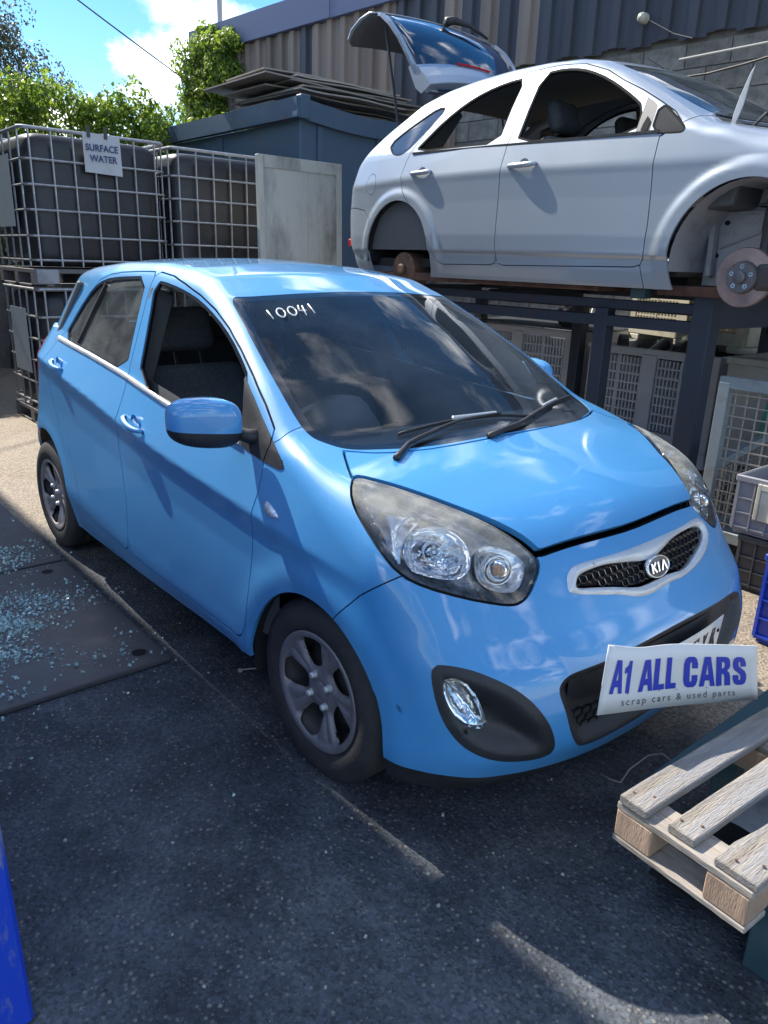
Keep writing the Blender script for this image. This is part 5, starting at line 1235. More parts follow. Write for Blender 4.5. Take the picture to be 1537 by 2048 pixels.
    stc = n_('ShaderNodeMix'); stc.data_type = 'RGBA'; l(sc.outputs[1], stc.inputs[0]); stc.inputs[6].default_value = (.075, .080, .088, 1); stc.inputs[7].default_value = (.21, .20, .185, 1)
    v4 = n_('ShaderNodeTexVoronoi'); v4.inputs['Scale'].default_value = 110; l(P, v4.inputs['Vector']); s4 = n_('ShaderNodeSeparateColor'); l(v4.outputs['Color'], s4.inputs[0]); r4 = n_('ShaderNodeMapRange'); r4.inputs[3].default_value = .62; r4.inputs[4].default_value = 1.45; l(s4.outputs[0], r4.inputs[0])
    mz4 = n_('ShaderNodeMix'); mz4.data_type = 'RGBA'; mz4.blend_type = 'MULTIPLY'; mz4.inputs[0].default_value = 1; l(m1.outputs[2], mz4.inputs[6]); l(r4.outputs[0], mz4.inputs[7])
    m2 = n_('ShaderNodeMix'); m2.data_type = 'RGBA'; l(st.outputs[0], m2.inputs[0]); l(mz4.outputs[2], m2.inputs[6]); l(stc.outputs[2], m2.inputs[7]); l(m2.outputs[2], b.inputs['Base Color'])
    rg = n_('ShaderNodeMapRange'); rg.inputs[1].default_value = .35; rg.inputs[2].default_value = .65; rg.inputs[3].default_value = .62; rg.inputs[4].default_value = .92; l(big.outputs['Fac'], rg.inputs[0]); l(rg.outputs[0], b.inputs['Roughness'])
    bu = n_('ShaderNodeBump'); bu.inputs['Strength'].default_value = .55; bu.inputs['Distance'].default_value = .006
    hs = n_('ShaderNodeMath'); hs.operation = 'ADD'; l(fine.outputs['Fac'], hs.inputs[0]); l(near.outputs[0], hs.inputs[1]); l(hs.outputs[0], bu.inputs['Height']); l(bu.outputs[0], b.inputs['Normal'])
    return m
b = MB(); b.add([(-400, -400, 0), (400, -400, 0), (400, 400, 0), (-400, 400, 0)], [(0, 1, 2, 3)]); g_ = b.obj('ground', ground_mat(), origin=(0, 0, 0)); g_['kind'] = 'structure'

# ---- steel road plates with lifting holes
plate_m = mat('road_plate', (.085, .085, .095), .5, .3, dirt=.7, dirtcol=(.13, .115, .11), dscale=1.8, dlo=.4, dhi=.7, bump=.15, bscale=30)
for (x0, x1, y0, y1, tilt, lbl) in ((-2.10, -.885, -2.10, -.795, 0, 'dark steel road plate covered in broken glass beside the blue car'), (-3.42, -2.125, -2.10, -.800, 0, 'dusty steel road plate lying beyond the glass-strewn one')):
    t = thing('road_plate', lbl, 'steel plate', ((x0+x1)/2, (y0+y1)/2, 0), group='steel plates laid on the yard')
    V = np.array([[x0, y0], [x1, y0], [x1, y1], [x0, y1]]); b = MB(); cx, cy = (x0+x1)/2, (y0+y1)/2
    b.box((x0-cx, y0-cy, .001), (x1-cx, y1-cy, .022)); b.obj('plate', plate_m, t, bevel=.004)
    for hx, hy, r in ([(x1-.10, y1-.085, .030), (x0+.10, y1-.115, .028), (x1-.15, y0+.6, .018)] if x1 > -1 else [(x0+.2, y1-.1, .028)]):
        b = MB(); b.lathe([(r+.004, .0235), (r, .0245), (r-.002, .0235)], (hx-cx, hy-cy, 0), n=20); b.cyl((hx-cx, hy-cy, .0225), (hx-cx, hy-cy, .0237), r-.001, 20, 1); b.obj('lifting_hole', [plate_m, dark], t)
# ---- scattered glass crumbs, grit
def crumbs(name, n, area, size, m, zf, label, cat, dens=None):
    V = []; F = []; k = 0; tries = 0
    while k < n and tries < n*40:
        tries += 1
        x, y = area(); 
        if dens and rng.random() > dens(x, y): continue
        z = zf(x, y); s = size*(.45+rng.random()**3*2.4); a = rng.random()*6.28; j = len(V)
        h = s*(.25+.5*rng.random())
        for q in range(4):
            aa = a+q*1.571+rng.normal()*.25; V.append((x+s*.5*math.cos(aa)*(.7+.5*rng.random()), y+s*.5*math.sin(aa), z+.0005))
        for q in range(4):
            aa = a+q*1.571+rng.normal()*.2; V.append((x+s*.36*math.cos(aa), y+s*.4*math.sin(aa), z+h*(.7+.6*rng.random())))
        F += [(j, j+1, j+5, j+4), (j+1, j+2, j+6, j+5), (j+2, j+3, j+7, j+6), (j+3, j, j+4, j+7), (j+4, j+5, j+6, j+7)]; k += 1
    o = raw(name, V, F, m, smooth=False); tag(o, label, cat, kind='stuff'); return o
def pnoise(x, y): return .5+.25*(math.sin(7*x+3*y+1.3)+math.sin(-11*x+8*y+.4)*math.cos(5*y-3*x))
shard_m = mat('tempered_crumb', (.36, .50, .50), .12, .0, coat=.8, var=.5, vscale=60)
onplate = lambda x, y: .023 if (-3.42 < x < -.885 and -2.1 < y < -.795 and not (-2.125 < x < -2.10)) else .0005
def garea():
    k = int(rng.integers(0, 9)); c_ = [(-1.72, -1.20, .22, .09), (-1.55, -1.30, .25, .07), (-1.35, -1.22, .12, .05), (-1.95, -1.28, .10, .08), (-1.6, -1.05, .35, .12), (-1.15, -1.36, .10, .04), (-1.75, -1.42, .3, .10), (-2.3, -1.0, .3, .08), (-1.5, -1.2, .5, .25)][k]; return (c_[0]+rng.normal()*c_[2], c_[1]+rng.normal()*c_[3])
crumbs('broken_glass', 5200, garea, .0062, shard_m, onplate, 'pale green crumbs of shattered car glass spread over the steel plates', 'broken glass', lambda x, y: (1 if x < -.92 else .25)*max(.04, min(1, (pnoise(x*1.3, y*1.3)-.32)*2.4)))
def farea():
    r = rng.random(); return (rng.uniform(-3.0, 1.3), rng.uniform(-1.75, -.1))
crumbs('grit', 500, farea, .0042, mat('grit_pale', (.34, .34, .33), .6, coat=.2), onplate, 'small pale grit and chips scattered on the tarmac', 'grit', lambda x, y: .35+.65*(pnoise(x*.7, y*.9) > .55))

# ---- warehouse across the yard (its shadow covers the near ground)
def corrugated(name, M_, width, z0, z1, pitch, depth, m, parent, rib=.30):
    """one trapezoidal sheet pitch, x along the wall"""
    p = [(0, 0), (pitch*(1-rib)*.5, 0), (pitch*(1-rib)*.5+.012, -depth), (pitch*(1-rib)*.5+pitch*rib-.012, -depth), (pitch*(1-rib)*.5+pitch*rib, 0), (pitch, 0)]
    V = [(x, y, z0) for x, y in p]+[(x, y, z1) for x, y in p]; n = len(p); F = [(i, i+1, n+i+1, n+i) for i in range(n-1)]
    return V, F
def clad_wall(parent, width, z0, z1, pitch, depth, mats_fn, thick=.0, zf=None):
    n = int(width/pitch); cache = {}
    for i in range(n):
        m = mats_fn(i); key = m.name
        if key not in cache:
            V, F = corrugated('', None, 0, z0, z1, pitch, depth, m, parent)
            me = bpy.data.meshes.new('cladding_sheet'); me.from_pydata(V, [], F); me.materials.append(m); cache[key] = me
        o = bpy.data.objects.new('cladding_sheet', cache[key]); C.objects.link(o); o.parent = parent; o.location = (i*pitch, 0, 0)
HB = 5.7
wh = thing('warehouse', 'tall pale corrugated building beyond the left edge whose shadow covers the near yard', 'building', (-14, -1.411, 0))
b = MB(); b.box((0, -8, 0), (10.2, -.05, HB-.02)); b.obj('wall', mat('warehouse_wall', (.30, .31, .32), .7), wh)
mm = mat('pale_cladding', (.34, .35, .36), .6, dirt=.3, dirtcol=(.2, .19, .17), dscale=1.5)
b = MB()
for i in range(36):
    V, F = corrugated('', None, 0, 0, HB-.1, .283, .035, None, None); V = [(x+i*.283, -y-.045, z) for x, y, z in V]; b.add(V, F)
o = b.obj('cladding', mm, wh); o['kind'] = 'stuff'
b = MB(); b.box((0, -8, HB-.22), (10.25, .0, HB)); b.obj('eaves', fascia_m, wh)

# ---- clad building at the back
TH = math.radians(5); YW = 6.0
bd = thing('clad_building', 'long industrial building, rusty brown and dark ribbed cladding over a block wall, blue fascia', 'building', (0, YW, 0), (0, 0, TH))
L0, L1 = -11.77, 4.5
b = MB(); b.box((L0, .10, 0), (L1, 6.0, 5.0)); b.obj('wall', mortar_m, bd)
pitch = .28; n = int((L1-L0)/pitch)
cache = {}
for i in range(n):
    s0 = L0+i*pitch
    dk = s0 > -6.75 or (i % 7 == 3 and s0 > -9)
    if dk and -6.2 < s0 < -4.9 and i % 2 == 0: dk = False
    m = clad_dark if dk else clad_brown
    if m.name not in cache:
        V, F = corrugated('', None, 0, 0, 1.10, pitch, .045, m, None, .42)
        me = bpy.data.meshes.new('cladding_sheet'); me.from_pydata(V, [], F); me.materials.append(m); cache[m.name] = me
    o = bpy.data.objects.new('cladding_sheet', cache[m.name]); C.objects.link(o); o.parent = bd
    lowz = 3.68 if s0 > -6 else 2.2
    o.location = (s0, .05, lowz-.03*(i % 2)); o.scale = (1, 1, (4.70-lowz)/1.10)
b = MB(); b.box((L0-.03, -.05, 4.68), (-8.2, .12, 5.06)); b.box((-8.195, -.045, 4.675), (-4.0, .12, 5.07)); b.box((-3.995, -.05, 4.68), (L1, .12, 5.06)); b.obj('fascia', fascia_m, bd)
b = MB(); b.box((L0-.03, -.05, 0), (L0+.05, .05, 4.7)); b.obj('corner_flashing', clad_brown, bd)
# blockwork
bw, bh = .44, .215; me = None
rows = range(3, 17)
for r in rows:
    z = r*(bh+.01)+.03
    if z+bh > 3.80: continue
    for k in range(26):
        x = -6.6+k*(bw+.010)+(0 if r % 2 else -(bw+.01)/2)
        if x+bw > 3.2: continue
        if me is None:
            mb_ = MB(); mb_.box((0, -.012, 0), (bw, .10, bh)); me = bpy.data.meshes.new('concrete_block'); me.from_pydata(mb_.V, [], mb_.F); me.materials.append(block_m)
        o = bpy.data.objects.new('concrete_block', me); C.objects.link(o); o.parent = bd; o.location = (x, .095-.003*rng.random(), z)
b = MB(); b.lathe([(.0, -.05), (.03, -.04), (.045, -.02), (.05, .02), (.055, .05)], (-3.47, -.02, 3.90), (0, 1, 0), 20); b.obj('bulkhead_lamp', mat('lamp_glass_dirty', (.45, .44, .36), .3), bd, smooth=True)
b = MB(); b.tube([(-3.38, -.03, 3.86), (-3.10, -.04, 3.70), (-2.9, -.05, 3.63)], .006, 6); b.obj('lamp_cable', mat('cable_grey', (.12, .12, .12), .6), bd)
b = MB(); b.tube([(-3.0, -.05, 3.46), (-1.8, -.05, 3.50), (3, -.05, 3.58)], .014, 8); b.obj('conduit', mat('conduit_pale', (.35, .34, .31), .5), bd)
b = MB(); b.tube([(-3.4+i*.35, -.06, 3.33-.05*math.sin(i*.9)+.01*i) for i in range(16)], .010, 6); b.obj('wall_cable', black_pl, bd)
# flue above the roof
fl = thing('flue_pole', 'thin grey pole standing above the blue fascia', 'pole', (0, 0, 0)); 
fl.location = (-14.41, 7.0, 0); b = MB(); b.cyl((0, 0, 0), (0, 0, 9.0), .055, 12); b.obj('pole', mat('pole_grey', (.35, .36, .40), .5, .4), fl, smooth=False)

# ---- overhead wires
def cable(name, a, b_, sag, r, label):
    A_, B_ = Vector(a), Vector(b_); P_ = [A_.lerp(B_, t)-Vector((0, 0, sag*4*t*(1-t))) for t in np.linspace(0, 1, 30)]
    m = MB(); m.tube(P_, r, 6); o = m.obj(name, black_pl, smooth=True); tag(o, label, 'wire'); return o
cable('overhead_wire', (-12.0, -2.6, 8.3), (-11.9, 5.25, 4.20), .12, .011, 'thin black wire slanting down across the sky to the hedge end')
cable('overhead_wire', (-30, 12.0, 14.8), (-20, 16, 11.4), .05, .016, 'faint distant wire crossing behind the pole above the roof')

# ---- blue skip with sheets on top
sk = thing('blue_skip', 'tall dented blue steel skip with a proud rim, loaded with sheets, behind the tanks', 'skip', (-7.6, 4.0, 0))
b = MB(); b.box((-1.9, -.72, .1), (1.60, 1.35, 2.95)); b.obj('body', blue_steel, sk, bevel=.01)
def rimbar(a, b_, sag, wid):
    m = MB(); P_ = []
    for i in range(15):
        t = i/14; q = Vector(a).lerp(Vector(b_), t); q.z -= sag*math.sin(math.pi*min(1, t*1.0)); P_.append(q)
    for i in range(14): m.bar(P_[i], P_[i+1], wid, .20)
    return m
rimbar((-1.95, -.76, 3.05), (1.66, -.76, 3.05), 0, .09).obj('rim', blue_steel, sk)
rimbar((1.63, -.80, 3.05), (1.63, 1.40, 3.05), .09, .09).obj('rim', blue_steel, sk)
rimbar((-1.95, 1.38, 3.05), (1.66, 1.38, 3.05), 0, .09).obj('rim', blue_steel, sk)
b = MB(); b.box((1.585, -.765, 2.94), (1.69, -.64, 3.175)); b.obj('corner_post', blue_steel, sk, bevel=.008)
for lo_, hi_ in (((1.604, -.50, .1), (1.63, -.42, 2.90)), ((1.604, .35, .1), (1.63, .43, 2.90)), ((-.2, -.745, .1), (-.12, -.722, 2.90))):
    b = MB(); b.box(lo_, hi_); b.obj('stiffener', blue_steel, sk, bevel=.004)
sheet_m = orand(mat('old_sheet', (.30, .275, .245), .85, var=.3, vscale=4, dirt=.4, dirtcol=(.12, .09, .07), dscale=4), .3)
for i in range(12):
    t = thing('board_sheet', '', 'board', (-6.85+rng.uniform(-.2, .15), 4.15+rng.uniform(-.15, .15), 3.17+i*.026), (rng.uniform(-.01, .01), rng.uniform(-.008, .008), rng.uniform(-.04, .04)), 'boards stacked on the blue skip')
    t['label'] = 'weathered grey board in the pile of sheets on top of the blue skip'
    wx, wy = rng.uniform(.45, .75), rng.uniform(.75, 1.05)
    b = MB(); N_ = 8; V = []; F = []
    for a in range(N_+1):
        for z_ in (0, .016):
            for s in (-1, 1): V.append((s*wx, -wy+2*wy*a/N_, z_+.008*math.sin(a*1.1+i)))
    for a in range(N_):
        k = a*4; F += [(k, k+4, k+5, k+1), (k+2, k+3, k+7, k+6), (k, k+2, k+6, k+4), (k+1, k+5, k+7, k+3)]
    F += [(0, 1, 3, 2), (4*N_, 4*N_+2, 4*N_+3, 4*N_+1)]
    b.add(V, F); b.obj('board', sheet_m, t)

# ---- liquid tanks in cages
def make_ibc():
    t = thing('tank_container', 'x', 'tank', (0, 0, 0), group='black liquid tanks in wire cages')
    W, D, H = 1.20, 1.00, 1.17
    b = MB(); nx = 28; prof = []
    # rounded tank: superellipse plan swept in height
    V = []; F = []; zs = [.15, .165, .20, .26, .60, 1.0, 1.07, 1.11, 1.125]; ins = [.10, .04, .012, 0, .0, 0, .010, .04, .10]
    n = 48
    for z, i_ in zip(zs, ins):
        for j in range(n):
            a = 2*math.pi*j/n; c_, s_ = math.cos(a), math.sin(a); e = .22
            V.append((math.copysign(abs(c_)**e, c_)*(D/2-.035-i_), math.copysign(abs(s_)**e, s_)*(W/2-.035-i_), z))
    for k in range(len(zs)-1):
        for j in range(n): F.append((k*n+j, k*n+(j+1) % n, (k+1)*n+(j+1) % n, (k+1)*n+j))
    F.append(tuple((len(zs)-1)*n+j for j in range(n))); b.add(V, F); tk = b.obj('tank', tank_black, t, smooth=True); autosmooth(tk, 50)
    b = MB(); b.lathe([(.11, 1.12), (.11, 1.145), (.095, 1.155), (0, 1.155)], (0, 0, 0), n=24); fc = b.obj('filler_cap', black_pl, tk, smooth=False); fc.location = fc.location-tk.location
    bar_m = galv
    # hoops
    hw, hd = W/2-.008, D/2-.008; r = .06
    hoop = []
    for cx, cy, a0 in ((hd-r, hw-r, 0), (-hd+r, hw-r, 90), (-hd+r, -hw+r, 180), (hd-r, -hw+r, 270)):
        for q in (0, 30, 60, 90): a = math.radians(a0+q); hoop.append((cx+r*math.cos(a), cy+r*math.sin(a), 0))
    hm = MB(); hm.tube(hoop, .0095, 6, closed=True); me = bpy.data.meshes.new('hoop'); me.from_pydata(hm.V, [], hm.F); me.materials.append(bar_m)
    for z in (.20, .38, .57, .75, .93): 
        o = bpy.data.objects.new('hoop', me); C.objects.link(o); o.parent = t; o.location = (0, 0, z)
    hm = MB(); hm.tube(hoop, .014, 8, closed=True); o = hm.obj('top_rail', bar_m, t); o.location.z = 1.145
    vm = MB(); vm.tube([(0, 0, .15), (0, 0, .50), (0, 0, .85), (0, 0, 1.145)], .009, 6); mv = bpy.data.meshes.new('upright_bar'); mv.from_pydata(vm.V, [], vm.F); mv.materials.append(bar_m)
    pos = [(hd, y) for y in (-.53, -.36, -.19, -.02, .15, .32, .50)]+[(-hd, y) for y in (-.50, -.2, .2, .50)]+[(x, -hw) for x in (-.40, -.20, 0, .20, .42)]+[(x, hw) for x in (-.40, 0, .42)]
    for x, y in pos:
        o = bpy.data.objects.new('upright_bar', mv); C.objects.link(o); o.parent = t; o.location = (x, y, 0)
    b = MB(); b.box((-D/2, -W/2, .10), (D/2, W/2, .135)); 
    for x in (-D/2, 0-.05, D/2-.10):
        for y in (-W/2, -.08, W/2-.16): b.box((x, y, .0), (x+.10, y+.16, .10))
    b.box((-D/2, -W/2, -.0), (D/2, -W/2+.10, .018)); b.box((-D/2, W/2-.10, .0), (D/2, W/2, .018)); b.obj('pallet_base', mat('ibc_base', (.13, .13, .14), .6, .2, dirt=.4, dirtcol=(.2, .17, .14)), t, bevel=.004)
    b = MB(); b.box((D/2-.002, -W/2+.02, .02), (D/2+.006, -W/2+.20, .13)); b.obj('foot_plate', mat('foot_alu', (.32, .33, .36), .5, .6, dirt=.5, dirtcol=(.12, .11, .1)), t, bevel=.006)
    b = MB(); b.box((-.30, -W/2-.004, .45), (.16, -W/2+.0, .98)); b.obj('label_plate', mat('label_sheet', (.30, .36, .42), .4, .3, dirt=.4, dirtcol=(.2, .2, .2)), t)
    return t
ibc = make_ibc(); ibc.scale = (1, 1, 1.04); ibc.location = (-5.66, .70, 1.215); ibc['label'] = 'black caged tank wearing the surface water notice, top of the left stack'
bx = 1.22
for (x, y, z, lb) in ((-5.66, .70, .0, 'black caged tank at ground level under the one with the notice'), (-5.60, .70+bx, 1.19, 'black caged tank on top of the right stack beside the white panel'), (-5.60, .70+bx, -.005+.005, 'black caged tank at the bottom of the right stack, behind the blue car roof')):
    dup(ibc, (x, y, z), label=lb)
tk_w = thing('strapped_bundle', 'red and white strap bundle lying on top of the left tank', 'straps', (-5.5, .80, 2.30))
b = MB(); b.tube([(0, -.20, 0), (.05, -.05, .03), (.0, .10, .02), (.04, .28, .015)], [.02, .035, .03, .015], 8); b.obj('red_strap', mat('red_strap_m', (.45, .04, .04), .6), tk_w)
b = MB(); b.tube([(.1, -.30, 0), (.12, -.22, .03), (.1, -.15, .01)], .022, 8); b.obj('white_strap', white_paint, tk_w)
# notice
sg = thing('notice_board', 'white notice reading SURFACE WATER clipped to the top rail of the tank cage', 'sign', (-5.125, .735, 2.27), (0, 0, 0))
b = MB(); b.add([(0, -.158, .150), (0, -.155, -.150), (0, .155, -.162), (0, .148, .135)], [(0, 1, 2, 3)]); o = b.obj('board', mat('notice_white', (.50, .51, .52), .55, dirt=.3, dirtcol=(.3, .28, .26)), sg); q = o.modifiers.new('t', 'SOLIDIFY'); q.thickness = .006
nm = mat('notice_ink', (.045, .06, .16), .6)
Ms = Matrix(((0, 0, 1, .008), (1, 0, 0, 0), (0, 1, 0, 0), (0, 0, 0, 1)))
text_obj('notice_text', 'SURFACE', .070, nm, sg, Matrix.Translation((.0, -.008, .035)) @ Ms, .0006, .0016, .92, 1.02)
text_obj('notice_text', 'WATER', .070, nm, sg, Matrix.Translation((.0, .0, -.045)) @ Ms, .0006, .0016, .92, 1.02)
for y_ in (-.11, .03):
    b = MB(); b.box((.0, y_-.012, .11), (.012, y_+.012, .20)); b.obj('clip', mat('clip_black', (.05, .05, .05), .5), sg)

# ---- white panel leaning by the tanks
wp = thing('door_panel', 'tall off-white scuffed door panel leaning against the tanks behind the silver car', 'panel', (-4.42, 2.25, 0), (0, math.radians(-1.5), 0))
b = MB(); b.box((-.03, -.445, 0), (.012, .445, 2.335)); b.obj('sheet', panel_white, wp, bevel=.004)
for lo_, hi_ in (((.012, -.445, 0), (.024, -.395, 2.335)), ((.012, .385, 0), (.022, .445, 2.335)), ((.012, -.393, 2.235), (.022, .383, 2.335)), ((.012, .06, 0), (.018, .068, 2.232))):
    b = MB(); b.box(lo_, hi_); b.obj('edge_trim', panel_white, wp, bevel=.002)

# ---- rack under the silver car
rk = thing('steel_rack', 'heavy dark steel rack carrying the silver car shell', 'rack', (-1.7, 2.9, 0))
o3 = lambda p: (p[0]+1.7, p[1]-2.9, p[2])
for x, y, w in ((-.545, 2.30, .115), (-1.20, 2.30, .09), (-2.20, 3.45, .09), (-.80, 3.75, .10), (-3.3, 2.35, .09), (-3.3, 3.45, .09)):
    b = MB(); b.bar(o3((x, y, 0)), o3((x, y, 1.275 if w < .1 else 1.38)), w); b.box(*[o3(q) for q in ((x-.09, y-.09, 0), (x+.09, y+.09, .012))]); b.obj('post', rack_m, rk, bevel=.004)
for a, c_, w, h in (((-3.35, 2.30, 1.20), (-.60, 2.30, 1.20), .08, .065), ((-3.35, 2.31, 1.300), (-.60, 2.31, 1.300), .07, .055), ((-3.35, 3.45, 1.235), (-.60, 3.45, 1.235), .08, .07), ((-3.35, 3.45, 1.335), (-.60, 3.45, 1.335), .08, .06), ((-.545, 2.36, 1.29), (-.40, 3.9, 1.29), .09, .18), ((-3.3, 2.36, 1.29), (-3.3, 3.40, 1.29), .08, .08), ((-2.2, 2.36, 1.30), (-2.2, 3.40, 1.30), .08, .08)):
    b = MB(); b.bar(o3(a), o3(c_), w, h); b.obj('beam', rack_m, rk, bevel=.003)
b = MB(); b.box(o3((-.80, 2.18, 1.372)), o3((-.42, 2.42, 1.425))); b.obj('packing_plate', rust_m, rk, bevel=.004)
b = MB(); b.box(o3((-3.3, 2.12, 1.375)), o3((-1.15, 2.50, 1.43))); b.obj('packing_plate', rust_m, rk, bevel=.004)
b = MB(); b.box(o3((-.95, 2.15, 1.345)), o3((-.86, 2.24, 1.425))); b.obj('tube_end', teal_m, rk, bevel=.004)

# ---- plastic box pallets
def box_pallet(name, label, loc, W, D, H, m, cols=2, rows_=4, text=None, solid=False, rot=0, foot=.12, group='plastic box pallets under the rack'):
    t = thing(name, label, 'crate', loc, (0, 0, rot), group)
    z0 = foot
    # shell: floor, back and sides plain, front with bays
    b = MB(); b.box((-W/2+.03, -D/2+.03, z0), (W/2-.03, D/2-.03, z0+.04)); b.box((-W/2, D/2-.035, z0), (W/2, D/2, H)); b.box((-W/2, -D/2+.04, z0+.002), (-W/2+.035, D/2-.04, H-.002)); b.box((W/2-.035, -D/2+.04, z0+.002), (W/2, D/2-.04, H-.002)); b.obj('shell', m, t, bevel=.006)
    b = MB()
    for x in (-W/2, -.07, W/2-.14):
        b.box((x, -D/2, 0), (x+.14, D/2, foot-.002))
    b.obj('skid', m, t, bevel=.008)
    if solid:
        b = MB(); b.box((-W/2, -D/2, z0), (W/2, -D/2+.038, H)); b.obj('front', m, t, bevel=.008)
        b = MB(); b.box((-W/2-.012, -D/2-.014, H-.05), (W/2+.012, -D/2+.04, H)); b.obj('rim', m, t, bevel=.008)
        return t
    y0, y1 = -D/2, -D/2+.036; mg = .07; post = .12; bay = (W-2*mg-post)/2; top = .06; bot = .09
    fr = MB(); zl, zh = z0+bot, H-top
    fr.box((-W/2, y0, z0), (W/2, y1, zl)); fr.box((-W/2, y0, zh), (W/2, y1, H))
    fr.box((-W/2, y0+.001, zl), (-W/2+mg, y1, zh)); fr.box((W/2-mg, y0+.001, zl), (W/2, y1, zh)); fr.box((-post/2, y0-.012, zl-.03), (post/2, y1, zh+.02))
    fr.box((-W/2-.008, y0-.016, H-.03), (W/2+.008, y0-.001, H))
    sl_ = MB()
    for bi, xb in enumerate((-W/2+mg, post/2)):
        for cx in (0, 1):
            xa, xc = xb+cx*bay/2, xb+(cx+1)*bay/2
            if cx: fr.box((xa-.008, y0+.002, zl), (xa+.008, y1, zh))
            for r_ in range(rows_):
                za, zc_ = zl+(zh-zl)*r_/rows_, zl+(zh-zl)*(r_+1)/rows_
                if r_: fr.box((xa+(.009 if cx else 0), y0+.003, za-.010), (xc-.009, y1, za+.010))
                if text and bi == 1 and cx == 1 and r_ == rows_-1:
                    fr.box((xa+.009, y0+.004, za+.011), (xc, y1-.002, zc_)); continue
                nn = 7
                for q in range(nn):
                    xq = xa+.012+(xc-xa-.024)*q/(nn-1); sl_.box((xq-.0055, y0+.006, za+.011), (xq+.0055, y1-.006, zc_-.011))
                zm = (za+zc_)/2; sl_.box((xa+.01, y0+.005, zm-.007), (xc-.01, y1-.008, zm+.007))
    fr.obj('front', m, t, bevel=.003); o = sl_.obj('slats', m, t); o['kind'] = 'stuff'
    if text:
        Mt = Matrix(((1, 0, 0, W/2-mg-bay*.26), (0, 0, -1, y0+.002), (0, 1, 0, H-top-(zh-zl)/rows_*.62), (0, 0, 0, 1)))
        text_obj('crate_print', text, .058, mat('print_grey', (.05, .05, .055), .6), t, Mt, .0005, .0012, .85)
    return t
box_pallet('box_pallet', 'grey slatted crate printed Big Fresh between the rack posts', (-1.53, 3.95, .10), 1.10, 1.0, .83, crate_grey, text='Big Fresh')
box_pallet('box_pallet', 'grey slatted crate carrying a dark sheet, left under the rack', (-2.84, 3.95, .10), 1.15, 1.0, .90, crate_grey)
box_pallet('box_pallet', 'off-white ribbed crate stacked on the grey printed crate', (-1.45, 4.30, .935), 1.25, .80, .47, crate_white, rows_=2, rot=math.radians(-18), foot=.05, group='plastic box pallets under the rack')
box_pallet('box_pallet', 'second off-white ribbed crate stacked above, just under the silver car', (-1.42, 4.45, 1.395), 1.15, .95, .42, crate_white, rows_=1, rot=math.radians(-22))
gc = box_pallet('box_pallet', 'solid-sided pale crate with green spray-painted R, right of the rack', (-.12, 3.60, .15), 1.32, .9, .83, mat('crate_pale', (.30, .295, .27), .6, dirt=.6, dirtcol=(.13, .11, .09), dscale=3, dlo=.42, dhi=.7), solid=True)
b = MB(); gy = -.463
def gst(pts, r=.013): b.tube([Vector((x, gy, z)) for x, z in pts], r, 6)
gst([(-.38, .28), (-.36, .45), (-.34, .62), (-.33, .70)]); gst([(-.40, .62), (-.33, .72), (-.22, .72), (-.17, .66), (-.22, .58), (-.33, .54)]); gst([(-.28, .55), (-.20, .48), (-.15, .44)]); gst([(-.28, .50), (-.19, .44)])
b.V = [(v[0], gy+(v[1]-gy)*.12, v[2]) for v in b.V]
o = b.obj('spray_letter', mat('green_spray', (.02, .22, .16), .6), gc)
sh = thing('dark_sheet', 'dark flat sheet with scrap lying on the left grey crate', 'sheet', (-2.75, 3.85, 1.01), (0, .02, .25)); b = MB(); b.box((-.62, -.42, 0), (.62, .42, .012)); b.obj('sheet', mat('sheet_dark', (.05, .06, .07), .5, .4), sh)
# scrap parts heaps
def scrap(name, label, loc, n, sx, sy, sz, mats_):
    t = thing(name, label, 'scrap', loc); 
    for i in range(n):
        x, y, z = rng.uniform(-sx, sx), rng.uniform(-sy, sy), rng.uniform(.02, sz); b = MB(); k = i % 4; s = rng.uniform(.05, .12)
        d = Vector((rng.normal(), rng.normal(), rng.normal()*.4)).normalized()
        if k == 0: b.cyl(Vector((x, y, z))-d*s, Vector((x, y, z))+d*s, s*.55, 14); nm = 'pulley'
        elif k == 1: b.box((-s, -s*.6, -s*.5), (s, s*.6, s*.5), M=Matrix.Translation((x, y, z)) @ Matrix.Rotation(rng.random()*3, 4, 'Z') @ Matrix.Rotation(rng.normal()*.4, 4, 'X')); nm = 'casting'
        elif k == 2: b.tube([Vector((x, y, z))+Vector((math.cos(a)*s, math.sin(a)*s*.7, .05*math.sin(3*a))) for a in np.linspace(0, 4.5, 10)], .014, 7); nm = 'hose'
        else: b.cyl(Vector((x, y, z))-d*s*.3, Vector((x, y, z))+d*s*.3, s*.9, 18); nm = 'housing'
        b.obj(nm, mats_[i % len(mats_)], t, bevel=.006 if k != 2 else 0)
    return t
sm = [mat('scrap_dark', (.025, .026, .03), .5, .3, var=.4, vscale=20), mat('scrap_alu', (.26, .26, .26), .45, .7, var=.3, vscale=14), mat('scrap_dark2', (.045, .043, .045), .6, .3)]
scrap('engine_scrap', 'heap of dark engine parts on top of the green-marked crate', (-.10, 3.55, .97), 26, .58, .35, .22, [sm[0], sm[2], sm[0], sm[1]])
scrap('engine_scrap', 'small bundle of scrap on the dark sheet of the left crate', (-2.55, 3.80, 1.03), 8, .18, .12, .10, [sm[1], sm[2]])
scrap('engine_scrap', 'black parts filling the top of the printed crate', (-1.53, 3.9, .70), 20, .45, .35, .22, [sm[0], sm[2]])
scrap('engine_scrap', 'dark parts lying inside the mesh stillage', (.25, 2.55, .14), 26, .48, .33, .30, [sm[0], sm[2], sm[0]])

